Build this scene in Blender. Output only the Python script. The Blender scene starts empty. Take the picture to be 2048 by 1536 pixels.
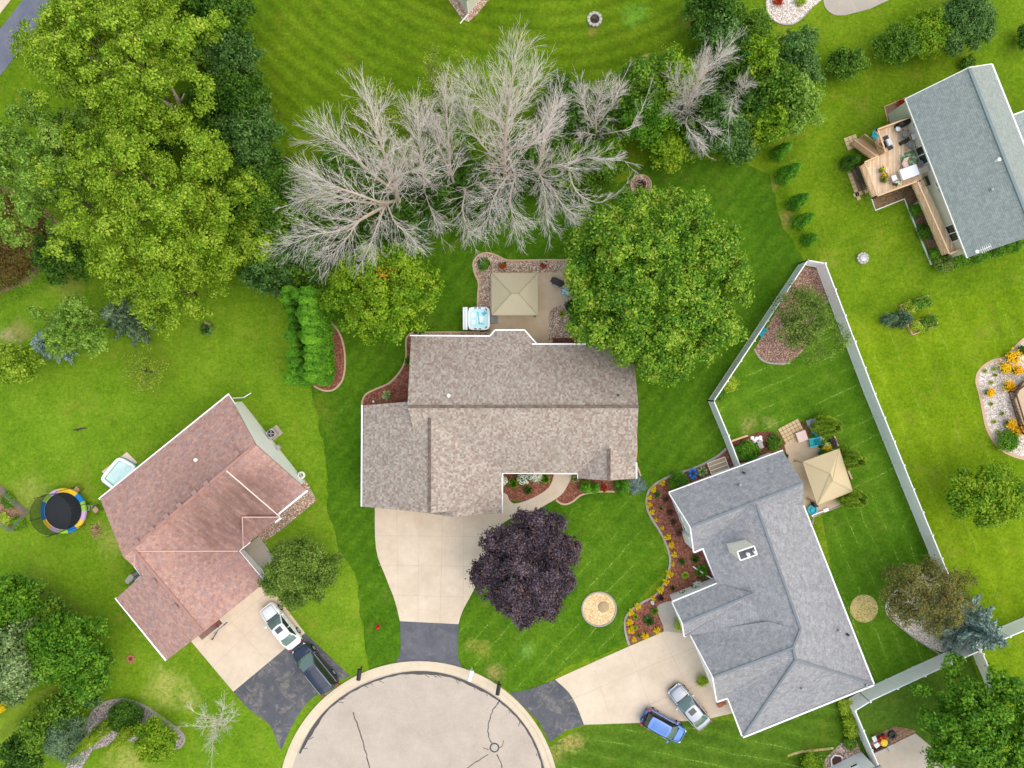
import bpy, math, random
import numpy as np
from mathutils import Vector, Matrix
S = bpy.context.scene
COL = S.collection
R = math.radians
# ---------------------------------------------------------------- camera, sky, sun, exposure
H = 66.7            # height of the drone in metres
F = 1400.0          # focal length in photo pixels (2048 wide)
cam = bpy.data.objects.new('camera', bpy.data.cameras.new('camera'))
COL.objects.link(cam)
cam.location = (0, 0, H)
cam.data.sensor_width = 36.0
cam.data.lens = 36.0 * F / 2048.0
cam.data.clip_end = 2000
S.camera = cam
SUN_EL, SUN_AZ = 63.0, 104.0     # azimuth clockwise from north (+Y)
w = bpy.data.worlds.new('World'); S.world = w; w.use_nodes = True
wn = w.node_tree
sky = wn.nodes.new('ShaderNodeTexSky'); sky.sky_type = 'NISHITA'; sky.sun_disc = False
sky.sun_elevation = R(SUN_EL); sky.sun_rotation = R(SUN_AZ)
sky.dust_density = 1.5; sky.air_density = 2.7; sky.ozone_density = 0.0
wn.links.new(sky.outputs[0], wn.nodes['Background'].inputs[0])
wn.nodes['Background'].inputs[1].default_value = 0.15
sl = bpy.data.lights.new('sun', 'SUN'); sun = bpy.data.objects.new('sun', sl); COL.objects.link(sun)
sl.energy = 1.5; sl.angle = R(95); sl.color = (1.0, 0.82, 0.68)
d = Vector((math.sin(R(SUN_AZ)) * math.cos(R(SUN_EL)), math.cos(R(SUN_AZ)) * math.cos(R(SUN_EL)), math.sin(R(SUN_EL))))
sun.rotation_euler = d.to_track_quat('Z', 'Y').to_euler()
S.view_settings.view_transform = 'Standard'; S.view_settings.look = 'None'
S.view_settings.gamma = 1.0; S.view_settings.exposure = 0.52
# ---------------------------------------------------------------- helpers
def P(x, y, z=0.0):
    s = (H - z) / F
    return Vector(((x - 1024) * s, (768 - y) * s, z))
def m_of(px, z=0.0): return px * (H - z) / F
def srgb(r, g, b):
    f = lambda c: (c / 255 / 12.92) if c / 255 <= 0.04045 else ((c / 255 + 0.055) / 1.055) ** 2.4
    return (f(r), f(g), f(b), 1.0)
class G:
    """small wrapper round a material's node tree"""
    def __init__(s, name, rough=0.85, spec=0.25):
        s.m = bpy.data.materials.new(name); s.m.use_nodes = True
        s.t = s.m.node_tree; s.b = s.t.nodes['Principled BSDF']
        s.b.inputs['Roughness'].default_value = rough
        s.b.inputs['Specular IOR Level'].default_value = spec
        s._pos = None
    def n(s, typ): return s.t.nodes.new(typ)
    def put(s, sock, v):
        if isinstance(v, bpy.types.NodeSocket): s.t.links.new(v, sock)
        elif v is not None: sock.default_value = v
    def pos(s):
        if s._pos is None: s._pos = s.n('ShaderNodeTexCoord').outputs['Object']
        return s._pos
    def uv(s): return s.n('ShaderNodeTexCoord').outputs['UV']
    def math(s, op, a, b=None, clamp=False):
        q = s.n('ShaderNodeMath'); q.operation = op; q.use_clamp = clamp
        s.put(q.inputs[0], a); s.put(q.inputs[1], b); s.last = q; return q.outputs[0]
    def mad(s, a, b, c):
        o = s.math('MULTIPLY_ADD', a, b); s.put(s.last.inputs[2], c); return o
    def vmath(s, op, a, b=None):
        q = s.n('ShaderNodeVectorMath'); q.operation = op
        s.put(q.inputs[0], a); s.put(q.inputs[1], b)
        return q.outputs['Value'] if op in ('LENGTH', 'DISTANCE', 'DOT_PRODUCT') else q.outputs['Vector']
    def sep(s, v):
        q = s.n('ShaderNodeSeparateXYZ'); s.put(q.inputs[0], v); return q.outputs
    def comb(s, x, y, z=0.0):
        q = s.n('ShaderNodeCombineXYZ'); s.put(q.inputs[0], x); s.put(q.inputs[1], y); s.put(q.inputs[2], z); return q.outputs[0]
    def noise(s, scale, detail=2.0, rough=0.5, vec=None, dist=0.0):
        q = s.n('ShaderNodeTexNoise'); s.put(q.inputs['Vector'], vec if vec is not None else s.pos())
        q.inputs['Scale'].default_value = scale; q.inputs['Detail'].default_value = detail
        q.inputs['Roughness'].default_value = rough; q.inputs['Distortion'].default_value = dist
        return q.outputs['Fac']
    def voro(s, scale, vec=None, out='Color', feat='F1'):
        q = s.n('ShaderNodeTexVoronoi'); q.feature = feat
        s.put(q.inputs['Vector'], vec if vec is not None else s.pos()); q.inputs['Scale'].default_value = scale
        return q.outputs[out]
    def white(s, vec):
        q = s.n('ShaderNodeTexWhiteNoise'); q.noise_dimensions = '3D'; s.put(q.inputs['Vector'], vec); return q.outputs['Value']
    def ramp(s, fac, stops, const=False):
        q = s.n('ShaderNodeValToRGB'); e = q.color_ramp.elements
        if const: q.color_ramp.interpolation = 'CONSTANT'
        e[0].position, e[0].color = stops[0]; e[1].position, e[1].color = stops[-1]
        for p, c in stops[1:-1]:
            k = e.new(p); k.color = c
        s.put(q.inputs[0], fac); return q.outputs[0]
    def step(s, v, a, b):
        q = s.n('ShaderNodeMapRange'); q.interpolation_type = 'SMOOTHSTEP'
        s.put(q.inputs[0], v); q.inputs[1].default_value = a; q.inputs[2].default_value = b
        return q.outputs[0]
    def mix(s, f, a, b, mode='MIX'):
        q = s.n('ShaderNodeMix'); q.data_type = 'RGBA'; q.blend_type = mode
        s.put(q.inputs[0], f); s.put(q.inputs[6], a); s.put(q.inputs[7], b); return q.outputs[2]
    def scale(s, c, f):
        q = s.n('ShaderNodeVectorMath'); q.operation = 'SCALE'; s.put(q.inputs[0], c); s.put(q.inputs[3], f); return q.outputs[0]
    def bump(s, h, strength=0.3, dist=0.05):
        q = s.n('ShaderNodeBump'); q.inputs['Strength'].default_value = strength; q.inputs['Distance'].default_value = dist
        s.put(q.inputs['Height'], h); s.t.links.new(q.outputs[0], s.b.inputs['Normal'])
    def col(s, c): s.put(s.b.inputs['Base Color'], c); return s.m
def plain(name, c, rough=0.7, spec=0.3, var=0.12, metal=0.0, sc=3.0):
    g = G(name, rough, spec); g.b.inputs['Metallic'].default_value = metal
    k = g.noise(sc, 4, 0.6)
    f = g.mad(k, var * 2, 1 - var)
    return g.col(g.scale(tuple(c[:3]), f))
# ---------------------------------------------------------------- mesh builder
class MB:
    def __init__(s): s.v = []; s.f = []; s.mi = []
    def add(s, vs, fs, mi=0):
        o = len(s.v); s.v += [tuple(q) for q in vs]
        for f in fs: s.f.append(tuple(i + o for i in f)); s.mi.append(mi)
    def ngon(s, pts, mi=0): s.add(pts, [tuple(range(len(pts)))], mi)
    def prism(s, pts, z0, z1, mi=0):
        pts = ccw(pts); n = len(pts)
        vs = [(p[0], p[1], z0) for p in pts] + [(p[0], p[1], z1) for p in pts]
        fs = [tuple(range(n, 2 * n)), tuple(reversed(range(n)))] + [(i, (i + 1) % n, n + (i + 1) % n, n + i) for i in range(n)]
        s.add(vs, fs, mi)
    def slab(s, pts, th, mi=0):
        """thick slab under a (nearly) planar top polygon"""
        pts = [Vector(p) for p in pts]
        if sum((a.x * b.y - a.y * b.x) for a, b in zip(pts, pts[1:] + pts[:1])) < 0: pts.reverse()
        n = len(pts); lo = [p - Vector((0, 0, th)) for p in pts]
        s.add(pts + lo, [tuple(range(n)), tuple(reversed(range(n, 2 * n)))] + [(i, n + i, n + (i + 1) % n, (i + 1) % n) for i in range(n)], mi)
    def box(s, c, sx, sy, sz, rz=0.0, mi=0, tilt=None):
        M = Matrix.Rotation(rz, 3, 'Z')
        if tilt: M = M @ Matrix.Rotation(tilt[1], 3, tilt[0])
        c = Vector(c); vs = [c + M @ Vector((a * sx / 2, b * sy / 2, e * sz / 2)) for e in (-1, 1) for b in (-1, 1) for a in (-1, 1)]
        s.add(vs, [(0, 2, 3, 1), (4, 5, 7, 6), (0, 1, 5, 4), (2, 6, 7, 3), (0, 4, 6, 2), (1, 3, 7, 5)], mi)
    def beam(s, a, b, wd, ht, mi=0):
        a, b = Vector(a), Vector(b); t = (b - a).normalized()
        u = t.cross(Vector((0, 0, 1)))
        u = u.normalized() if u.length > 1e-4 else Vector((1, 0, 0)); v = u.cross(t)
        vs = [q + u * (i * wd / 2) + v * (j * ht / 2) for q in (a, b) for i, j in ((-1, -1), (1, -1), (1, 1), (-1, 1))]
        s.add(vs, [(0, 1, 2, 3), (7, 6, 5, 4), (0, 4, 5, 1), (1, 5, 6, 2), (2, 6, 7, 3), (3, 7, 4, 0)], mi)
    def tube(s, pts, rad, n=6, mi=0, cap=True):
        pts = [Vector(p) for p in pts]; rings = []; o = len(s.v)
        ref = Vector((0, 0, 1))
        for i, p in enumerate(pts):
            t = (pts[min(i + 1, len(pts) - 1)] - pts[max(i - 1, 0)]).normalized()
            a = ref if abs(t.z) < 0.9 else Vector((1, 0, 0))
            u = t.cross(a).normalized(); v = t.cross(u)
            r = rad[i] if isinstance(rad, (list, tuple)) else rad
            for k in range(n):
                q = 2 * math.pi * k / n
                s.v.append(tuple(p + u * (math.cos(q) * r) + v * (math.sin(q) * r)))
        for i in range(len(pts) - 1):
            for k in range(n):
                a = o + i * n + k; b = o + i * n + (k + 1) % n
                s.f.append((a, b, b + n, a + n)); s.mi.append(mi)
        if cap:
            s.f.append(tuple(o + k for k in reversed(range(n)))); s.mi.append(mi)
            e = o + (len(pts) - 1) * n
            s.f.append(tuple(e + k for k in range(n))); s.mi.append(mi)
    def lathe(s, c, prof, n=20, mi=0, rx=1.0, ry=1.0):
        c = Vector(c); o = len(s.v)
        for r, z in prof:
            for k in range(n):
                q = 2 * math.pi * k / n
                s.v.append((c.x + math.cos(q) * r * rx, c.y + math.sin(q) * r * ry, c.z + z))
        for i in range(len(prof) - 1):
            for k in range(n):
                a = o + i * n + k; b = o + i * n + (k + 1) % n
                s.f.append((a, b, b + n, a + n)); s.mi.append(mi)
        s.f.append(tuple(o + k for k in reversed(range(n)))); s.mi.append(mi)
        e = o + (len(prof) - 1) * n
        s.f.append(tuple(e + k for k in range(n))); s.mi.append(mi)
    def ribbon(s, pts, wd, z0, z1, closed=False, mi=0):
        pts = [Vector((p[0], p[1])) for p in pts]; n = len(pts); o = len(s.v)
        for i in range(n):
            a = pts[(i - 1) % n] if closed or i > 0 else pts[i]; b = pts[(i + 1) % n] if closed or i < n - 1 else pts[i]
            t = (b - a).normalized(); nn = Vector((-t.y, t.x)) * wd / 2
            for q, z in ((pts[i] - nn, z0), (pts[i] - nn, z1), (pts[i] + nn, z1), (pts[i] + nn, z0)): s.v.append((q.x, q.y, z))
        for i in range(n if closed else n - 1):
            a = o + 4 * i; b = o + 4 * ((i + 1) % n)
            for k in range(3): s.f.append((a + k, b + k, b + k + 1, a + k + 1)[::-1]); s.mi.append(mi)
        if not closed:
            s.f.append((o, o + 1, o + 2, o + 3)); s.mi.append(mi)
            e = o + 4 * (n - 1); s.f.append((e + 3, e + 2, e + 1, e)); s.mi.append(mi)
    def build(s, name, mats, parent=None, smooth=False, loc=None):
        me = bpy.data.meshes.new(name)
        off = loc if loc is not None else (root_loc(parent) if parent is not None else Vector((0, 0, 0)))
        me.from_pydata([(v[0] - off[0], v[1] - off[1], v[2] - off[2]) for v in s.v], [], s.f)
        if not isinstance(mats, (list, tuple)): mats = [mats]
        for m in mats: me.materials.append(m)
        me.polygons.foreach_set('material_index', s.mi)
        if smooth: me.polygons.foreach_set('use_smooth', [True] * len(s.f))
        uv = me.uv_layers.new(name='UVMap').data
        for p in me.polygons:
            n = p.normal
            if abs(n.z) > 0.995: u, v = Vector((1, 0, 0)), Vector((0, 1, 0))
            else:
                u = Vector((0, 0, 1)).cross(n).normalized(); v = n.cross(u)
            for li in p.loop_indices:
                c = Vector(me.vertices[me.loops[li].vertex_index].co) + Vector(off)
                uv[li].uv = (c.dot(u), c.dot(v))
        me.update()
        o = bpy.data.objects.new(name, me); COL.objects.link(o)
        if parent is not None: o.parent = parent
        elif loc is not None: o.location = loc
        return o
def ccw(pts):
    a = sum(p[0] * q[1] - p[1] * q[0] for p, q in zip(pts, list(pts[1:]) + [pts[0]]))
    return list(pts) if a > 0 else list(reversed(pts))
def root_loc(o):
    l = Vector((0, 0, 0))
    while o is not None: l = l + Vector(o.location); o = o.parent
    return l
def tag(o, label=None, cat=None, group=None, kind=None):
    if label: o['label'] = label
    if cat: o['category'] = cat
    if group: o['group'] = group
    if kind: o['kind'] = kind
    return o
def thing(name, label, cat, loc=(0, 0, 0), group=None, rz=0.0):
    o = bpy.data.objects.new(name, None); COL.objects.link(o)
    o.empty_display_size = 0.3; o.location = loc; o.rotation_euler = (0, 0, rz)
    return tag(o, label, cat, group)
def dup(root, loc, rz=None, label=None, group=None, scale=None):
    r = root.copy(); COL.objects.link(r); r.location = loc
    if rz is not None: r.rotation_euler = (0, 0, rz)
    if scale: r.scale = (scale, scale, scale)
    if label: r['label'] = label
    if group: r['group'] = group
    for ch in list(root.children):
        c = ch.copy(); COL.objects.link(c); c.parent = r
        for gch in list(ch.children):
            e = gch.copy(); COL.objects.link(e); e.parent = c
    return r
def px(*pts, z=0.0): return [P(a, b, z) for a, b in pts]
def smooth(pts, closed=False, n=5):
    pts = [Vector(p) for p in pts]; out = []; N = len(pts)
    for i in range(N if closed else N - 1):
        p0 = pts[(i - 1) % N] if closed or i > 0 else pts[i]; p1 = pts[i]
        p2 = pts[(i + 1) % N]; p3 = pts[(i + 2) % N] if closed or i < N - 2 else p2
        for k in range(n):
            t = k / n
            out.append(0.5 * ((2 * p1) + (p2 - p0) * t + (2 * p0 - 5 * p1 + 4 * p2 - p3) * t * t + (3 * p1 - p0 - 3 * p2 + p3) * t ** 3))
    if not closed: out.append(pts[-1])
    return out
def circ(c, r, n=40, a0=0.0, a1=360.0, ry=None):
    c = Vector(c); ry = ry or r
    return [Vector((c.x + r * math.cos(R(a0 + (a1 - a0) * k / n)), c.y + ry * math.sin(R(a0 + (a1 - a0) * k / n)), c.z)) for k in range(n + (0 if a1 - a0 >= 360 else 1))]
def sheet(name, pts, z, m, kind='structure'):
    b = MB(); b.ngon(ccw([(p[0], p[1], z) for p in pts])); o = b.build(name, m)
    return tag(o, kind=kind)
def jag(pts, amp=0.12, step=0.6, seed=1):
    """roughen a closed outline, as grass does along an edge"""
    rg = random.Random(seed); out = []; N = len(pts)
    for i in range(N):
        a, b = Vector(pts[i]), Vector(pts[(i + 1) % N]); k = max(1, int((b - a).length / step))
        for j in range(k): out.append(a.lerp(b, j / k) + Vector((rg.uniform(-amp, amp), rg.uniform(-amp, amp), 0)))
    return out
# ---------------------------------------------------------------- materials
def shingle(name, pal, row=0.28, wid=0.42, dark=None, rough=0.9, stain=None):
    g = G(name, rough, 0.15); u = g.sep(g.uv())
    rowi = g.math('FLOOR', g.math('DIVIDE', u[1], row))
    off = g.math('MULTIPLY', g.white(g.comb(rowi, 7.3, 1.1)), 9.0)
    uu = g.math('ADD', g.math('DIVIDE', u[0], wid), off)
    coli = g.math('FLOOR', uu)
    rnd = g.white(g.comb(rowi, coli, 3.7))
    n = len(pal)
    c = g.ramp(rnd, [(i / n, srgb(*p)) for i, p in enumerate(pal)], True)
    # the thicker tabs break each course into smaller pieces
    rnd2 = g.white(g.comb(g.math('FLOOR', g.math('DIVIDE', u[1], row / 2)), g.math('FLOOR', g.math('MULTIPLY', uu, 2.3)), 9.1))
    c = g.scale(c, g.mad(rnd2, 0.26, 0.87))
    fr = g.math('FRACT', g.math('DIVIDE', u[1], row / 2))
    line = g.step(fr, 0.8, 0.97)
    c = g.mix(g.math('MULTIPLY', line, 0.42), c, (0.03, 0.03, 0.03, 1))
    big = g.noise(0.5, 4, 0.6)
    c = g.scale(c, g.mad(big, 0.1, 0.97))
    if stain:
        for (sx, sy), rad, amt in stain:
            p = P(sx, sy, 4.0)
            q = g.vmath('DISTANCE', g.pos(), (p.x - stain_off[0], p.y - stain_off[1], p.z))
            k = g.math('SUBTRACT', 1.0, g.step(q, 0.15 * rad, rad))
            sv = g.comb(g.math('MULTIPLY', u[0], 2.6), g.math('MULTIPLY', u[1], 0.45), 0.0)
            k = g.math('MULTIPLY', g.math('MULTIPLY', k, amt), g.math('ADD', 0.45, g.math('MULTIPLY', g.step(g.noise(0.8, 5, 0.7, vec=sv), 0.3, 0.65), 0.55)))
            c = g.mix(k, c, srgb(104, 78, 72))
    g.bump(g.math('ADD', fr, g.math('MULTIPLY', rnd2, 0.5)), 0.35, 0.02)
    return g.col(c)
stain_off = (0, 0)
def lawn(name, dark, mid, light, stripes=None, fleck=None, patches=(), dryamt=0.35, dry=(150, 135, 62), amp=0.16):
    g = G(name, 0.95, 0.1)
    f1 = g.noise(3.4, 7, 0.95); f2 = g.noise(0.9, 4, 0.65); f3 = g.noise(0.16, 4, 0.7)
    f0 = g.noise(2.6, 3, 0.7, dist=0.4)
    s = g.math('ADD', g.math('MULTIPLY', f1, 0.75), g.math('ADD', g.math('MULTIPLY', f0, 0.2), g.math('ADD', g.math('MULTIPLY', f2, 0.18), g.math('MULTIPLY', f3, 0.3))))
    c = g.ramp(s, [(0.56, srgb(*dark)), (0.715, srgb(*mid)), (0.87, srgb(*light))])
    dm = g.math('MULTIPLY', g.step(g.noise(0.28, 5, 0.7), 0.52, 0.75), g.step(g.noise(3.2, 3, 0.6), 0.3, 0.7))
    c = g.mix(g.math('MULTIPLY', dm, dryamt), c, srgb(*dry))
    dm2 = g.math('MULTIPLY', g.step(g.noise(1.3, 5, 0.75, dist=0.5), 0.54, 0.72), g.step(g.noise(0.14, 3, 0.6), 0.35, 0.65))
    c = g.mix(g.math('MULTIPLY', dm2, min(1.0, dryamt * 1.2)), c, srgb(int(dry[0] * .86), int(dry[1] * .86), int(dry[2] * .8)))
    c = g.scale(c, g.math('ADD', 0.6, g.math('MULTIPLY', g.noise(3.0, 7, 0.95), 0.8)))
    p = g.sep(g.pos())
    if stripes:
        if stripes[0] == 'lin':
            _, ang, per = stripes
            w_ = g.math('ADD', g.math('MULTIPLY', p[0], math.cos(R(ang)) / per), g.math('MULTIPLY', p[1], math.sin(R(ang)) / per))
        else:
            _, cen, per = stripes; q = P(*cen)
            w_ = g.math('DIVIDE', g.vmath('DISTANCE', g.comb(p[0], p[1], 0.0), (q.x, q.y, 0)), per)
        w_ = g.math('ADD', w_, g.math('MULTIPLY', g.noise(0.22, 2), 0.5))
        sn = g.math('SINE', g.math('MULTIPLY', w_, 2 * math.pi))
        k = g.mad(g.math('MULTIPLY', sn, g.math('ADD', g.noise(0.5, 2), 0.25)), amp, 1.0)
        c = g.scale(c, k)
        if fleck:
            ln = g.step(sn, 0.955, 0.998)
            dots = g.math('MULTIPLY', g.step(g.noise(6.5, 3, 0.7), 0.45, 0.65), g.step(g.noise(0.35, 2), 0.42, 0.58))
            c = g.mix(g.math('MULTIPLY', g.math('MULTIPLY', ln, dots), fleck), c, srgb(184, 192, 112))
    for (x, y, r, cc, amt) in patches:
        q = P(x, y)
        dist = g.vmath('DISTANCE', g.comb(p[0], p[1], 0.0), (q.x, q.y, 0))
        dist = g.math('ADD', dist, g.mad(g.noise(0.8, 5, 0.75), r * 2.2, -r * 1.1))
        k = g.math('SUBTRACT', 1.0, g.step(dist, r * 0.05, r * 1.05))
        k = g.math('MULTIPLY', k, g.step(g.noise(3.0, 5, 0.75), 0.3, 0.62))
        c = g.mix(g.math('MULTIPLY', k, amt * 0.85), c, srgb(*cc))
    g.bump(f1, 0.55, 0.06)
    return g.col(c)
def stones(name, pal, scale=11.0, contrast=1.0):
    g = G(name, 0.85, 0.25)
    cc = g.sep(g.voro(scale)); n = len(pal)
    c = g.ramp(cc[0], [(i / n, srgb(*p)) for i, p in enumerate(pal)], True)
    dd = g.voro(scale, out='Distance')
    c = g.scale(c, g.math('SUBTRACT', 1.08, g.math('MULTIPLY', g.step(dd, 0.35, 0.75), 0.45)))
    c = g.scale(c, g.math('ADD', 0.8, g.math('MULTIPLY', g.noise(0.8, 3), 0.4)))
    g.bump(g.math('SUBTRACT', 1.0, dd), 0.7, 0.05)
    return g.col(c)
def mulch(name, cols):
    g = G(name, 0.95, 0.1)
    f = g.noise(14.0, 4, 0.75); f2 = g.voro(9.0)
    s = g.math('ADD', g.math('MULTIPLY', f, 0.65), g.math('MULTIPLY', g.sep(f2)[0], 0.35))
    c = g.ramp(s, [(0.25, srgb(*cols[0])), (0.5, srgb(*cols[1])), (0.75, srgb(*cols[2]))])
    c = g.scale(c, g.math('ADD', 0.78, g.math('MULTIPLY', g.noise(0.7, 3), 0.44)))
    g.bump(f, 0.8, 0.06)
    return g.col(c)
def concrete(name, c1, c2, grain=0.12, blotch=0.9, rough=0.9):
    g = G(name, rough, 0.2)
    f = g.noise(0.35, 5, 0.65, dist=0.3); f2 = g.noise(16.0, 3, 0.7); f3 = g.noise(1.6, 4, 0.6)
    c = g.ramp(g.math('ADD', g.math('MULTIPLY', f, 0.7), g.math('MULTIPLY', f3, 0.3)), [(0.3, srgb(*c1)), (0.7, srgb(*c2))])
    c = g.scale(c, g.math('ADD', 1 - grain, g.math('MULTIPLY', f2, 2 * grain)))
    st = g.math('MULTIPLY', g.step(g.noise(0.55, 5, 0.75), 0.58, 0.8), blotch * 0.3)
    c = g.mix(st, c, srgb(*[int(v * 0.78) for v in c1]))
    return g.col(c)
def asphalt(name, c1, c2, wear, wamt):
    g = G(name, 0.9, 0.25)
    f = g.noise(0.5, 5, 0.7, dist=0.8); f2 = g.noise(20.0, 2, 0.7)
    c = g.ramp(f, [(0.3, srgb(*c1)), (0.7, srgb(*c2))])
    k = g.math('MULTIPLY', g.step(g.noise(0.8, 6, 0.78, dist=1.2), 0.48, 0.62), g.step(g.noise(3.0, 4, 0.8), 0.3, 0.65))
    c = g.mix(g.math('MULTIPLY', k, wamt), c, srgb(*wear))
    c = g.scale(c, g.math('ADD', 0.85, g.math('MULTIPLY', f2, 0.3)))
    return g.col(c)
def leafmat(name, cols, trans=0.25, rough=0.55, nscale=0.55, accent=None):
    g = G(name, rough, 0.2)
    geo = g.n('ShaderNodeNewGeometry'); oi = g.n('ShaderNodeObjectInfo')
    rnd = geo.outputs['Random Per Island']
    vec = g.vmath('ADD', g.pos(), g.comb(g.math('MULTIPLY', oi.outputs['Random'], 50.0), 3.0, 1.0))
    f = g.math('ADD', g.math('MULTIPLY', rnd, 0.55), g.math('MULTIPLY', g.step(g.noise(nscale, 3, 0.6, vec=vec), 0.25, 0.75), 0.45))
    c = g.ramp(f, [(i / (len(cols) - 1) * 0.8 + 0.1, srgb(*k)) for i, k in enumerate(cols)])
    if accent:
        k = g.math('MULTIPLY', g.math('GREATER_THAN', rnd, accent[1]), 1.0)
        c = g.mix(k, c, srgb(*accent[0]))
    g.put(g.b.inputs['Base Color'], c)
    tr = g.n('ShaderNodeBsdfTranslucent'); g.put(tr.inputs[0], c)
    ms = g.n('ShaderNodeMixShader'); ms.inputs[0].default_value = trans
    g.t.links.new(g.b.outputs[0], ms.inputs[1]); g.t.links.new(tr.outputs[0], ms.inputs[2])
    g.t.links.new(ms.outputs[0], g.t.nodes['Material Output'].inputs['Surface'])
    return g.m
def siding(name, c, pitch=0.15, vertical=False):
    g = G(name, 0.6, 0.3); u = g.sep(g.uv())
    fr = g.math('FRACT', g.math('DIVIDE', u[0 if vertical else 1], pitch))
    ln = g.step(fr, 0.88, 0.98)
    k = g.math('SUBTRACT', 1.0, g.math('MULTIPLY', ln, 0.25))
    k = g.math('MULTIPLY', k, g.math('ADD', 0.93, g.math('MULTIPLY', g.noise(1.2, 4), 0.14)))
    g.bump(fr, 0.3, 0.02)
    return g.col(g.scale(srgb(*c)[:3], k))
def boards(name, pal, wid=0.14, axis=0, rough=0.75):
    g = G(name, rough, 0.2); u = g.sep(g.uv())
    x = g.math('DIVIDE', u[axis], wid); i = g.math('FLOOR', x); fr = g.math('FRACT', x)
    rnd = g.white(g.comb(i, 2.0, g.math('FLOOR', g.math('MULTIPLY', u[1 - axis], 0.4))))
    n = len(pal)
    c = g.ramp(rnd, [(k / n, srgb(*p)) for k, p in enumerate(pal)], True)
    c = g.scale(c, g.math('ADD', 0.85, g.math('MULTIPLY', g.noise(2.5, 4), 0.3)))
    c = g.mix(g.math('MULTIPLY', g.step(fr, 0.86, 0.95), 0.55), c, (0.05, 0.03, 0.02, 1))
    return g.col(c)
def netting(name, c, alpha):
    g = G(name, 0.8, 0.1); g.put(g.b.inputs['Base Color'], srgb(*c))
    tr = g.n('ShaderNodeBsdfTransparent'); ms = g.n('ShaderNodeMixShader')
    ms.inputs[0].default_value = alpha
    g.t.links.new(tr.outputs[0], ms.inputs[1]); g.t.links.new(g.b.outputs[0], ms.inputs[2])
    g.t.links.new(ms.outputs[0], g.t.nodes['Material Output'].inputs['Surface'])
    return g.m
def glassy(name, c, rough=0.08, spec=0.8):
    g = G(name, rough, spec); return g.col(g.scale(srgb(*c)[:3], g.math('ADD', 0.8, g.math('MULTIPLY', g.noise(1.5, 3), 0.4))))
K = {}
K['white'] = plain('white_vinyl', srgb(250, 246, 249), 0.45, 0.4, 0.05)
K['trim'] = plain('white_trim', srgb(238, 236, 230), 0.5, 0.35, 0.06)
K['grey'] = plain('grey_plastic', srgb(135, 138, 142), 0.6)
K['dark'] = plain('dark_plastic', srgb(40, 42, 46), 0.5)
K['black'] = plain('black_paint', srgb(26, 27, 30), 0.4, 0.4)
K['steel'] = plain('steel', srgb(170, 172, 175), 0.35, 0.5, 0.08, 0.6)
K['bark'] = plain('bark', srgb(104, 92, 78), 0.95, 0.1, 0.35, 0, 4.0)
K['barkd'] = plain('dark_bark', srgb(74, 62, 52), 0.95, 0.1, 0.3, 0, 4.0)
K['dead'] = plain('bleached_wood', srgb(208, 198, 194), 0.9, 0.1, 0.28, 0, 1.2)
K['deadb'] = plain('dead_bark', srgb(190, 172, 160), 0.95, 0.1, 0.3, 0, 2.5)
K['teal'] = plain('teal_plastic', srgb(10, 160, 176), 0.45, 0.4, 0.08)
K['blue'] = plain('blue_plastic', srgb(20, 110, 190), 0.45, 0.4, 0.1)
K['red'] = plain('red_plastic', srgb(190, 32, 36), 0.45, 0.4, 0.1)
K['yellow'] = plain('yellow_plastic', srgb(225, 190, 20), 0.45, 0.4, 0.1)
K['orange'] = plain('orange_paint', srgb(220, 100, 30), 0.5)
K['terra'] = plain('terracotta', srgb(165, 92, 66), 0.8)
K['wood'] = plain('weathered_wood', srgb(176, 152, 120), 0.85, 0.15, 0.2, 0, 5.0)
K['cedar'] = plain('cedar_wood', srgb(214, 176, 138), 0.8, 0.15, 0.16, 0, 5.0)
K['brownwood'] = plain('brown_stained_wood', srgb(92, 60, 48), 0.8, 0.15, 0.2, 0, 5.0)
K['tanedge'] = plain('tan_concrete_edging', srgb(196, 165, 138), 0.9, 0.2, 0.14)
K['greyedge'] = plain('grey_concrete_edging', srgb(160, 152, 146), 0.9, 0.2, 0.16)
K['conc'] = concrete('driveway_concrete', (196, 176, 154), (220, 202, 182), 0.08)
K['concg'] = concrete('grey_walk_concrete', (160, 150, 138), (186, 176, 164), 0.1)
K['patio'] = concrete('tan_patio_concrete', (182, 158, 130), (208, 188, 162), 0.08)
K['curb'] = concrete('curb_concrete', (196, 178, 154), (216, 199, 176), 0.1)
K['street'] = concrete('street_surface', (172, 158, 146), (192, 178, 165), 0.3)
K['joint'] = plain('concrete_joint', srgb(190, 172, 152), 0.95)
K['tar'] = plain('crack_sealer', srgb(80, 75, 74), 0.6, 0.3, 0.3)
K['apron'] = asphalt('sealed_asphalt', (84, 84, 92), (104, 104, 112), (142, 132, 126), 0.35)
K['apronold'] = asphalt('worn_sealed_asphalt', (76, 77, 84), (98, 98, 104), (140, 131, 122), 0.8)
K['lane'] = asphalt('old_asphalt_lane', (96, 100, 116), (116, 118, 134), (140, 126, 122), 0.5)
K['pebble'] = stones('tan_pebbles', [(206, 186, 166), (178, 152, 134), (150, 122, 108), (196, 164, 140), (222, 206, 190), (132, 116, 108), (186, 140, 114)])
K['palerock'] = stones('pale_pebbles', [(226, 214, 204), (204, 190, 178), (216, 198, 186), (186, 168, 156), (236, 228, 220)], 9.0)
K['greyrock'] = stones('grey_pebbles', [(176, 166, 162), (150, 140, 138), (196, 186, 180), (128, 118, 118), (166, 150, 142)], 10.0)
K['pinkrock'] = stones('pinkish_mulch_stones', [(168, 132, 116), (140, 106, 94), (188, 156, 140), (122, 96, 84), (158, 120, 100)], 10.0)
K['redmulch'] = mulch('red_mulch', [(92, 52, 42), (136, 84, 68), (172, 124, 104)])
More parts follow.
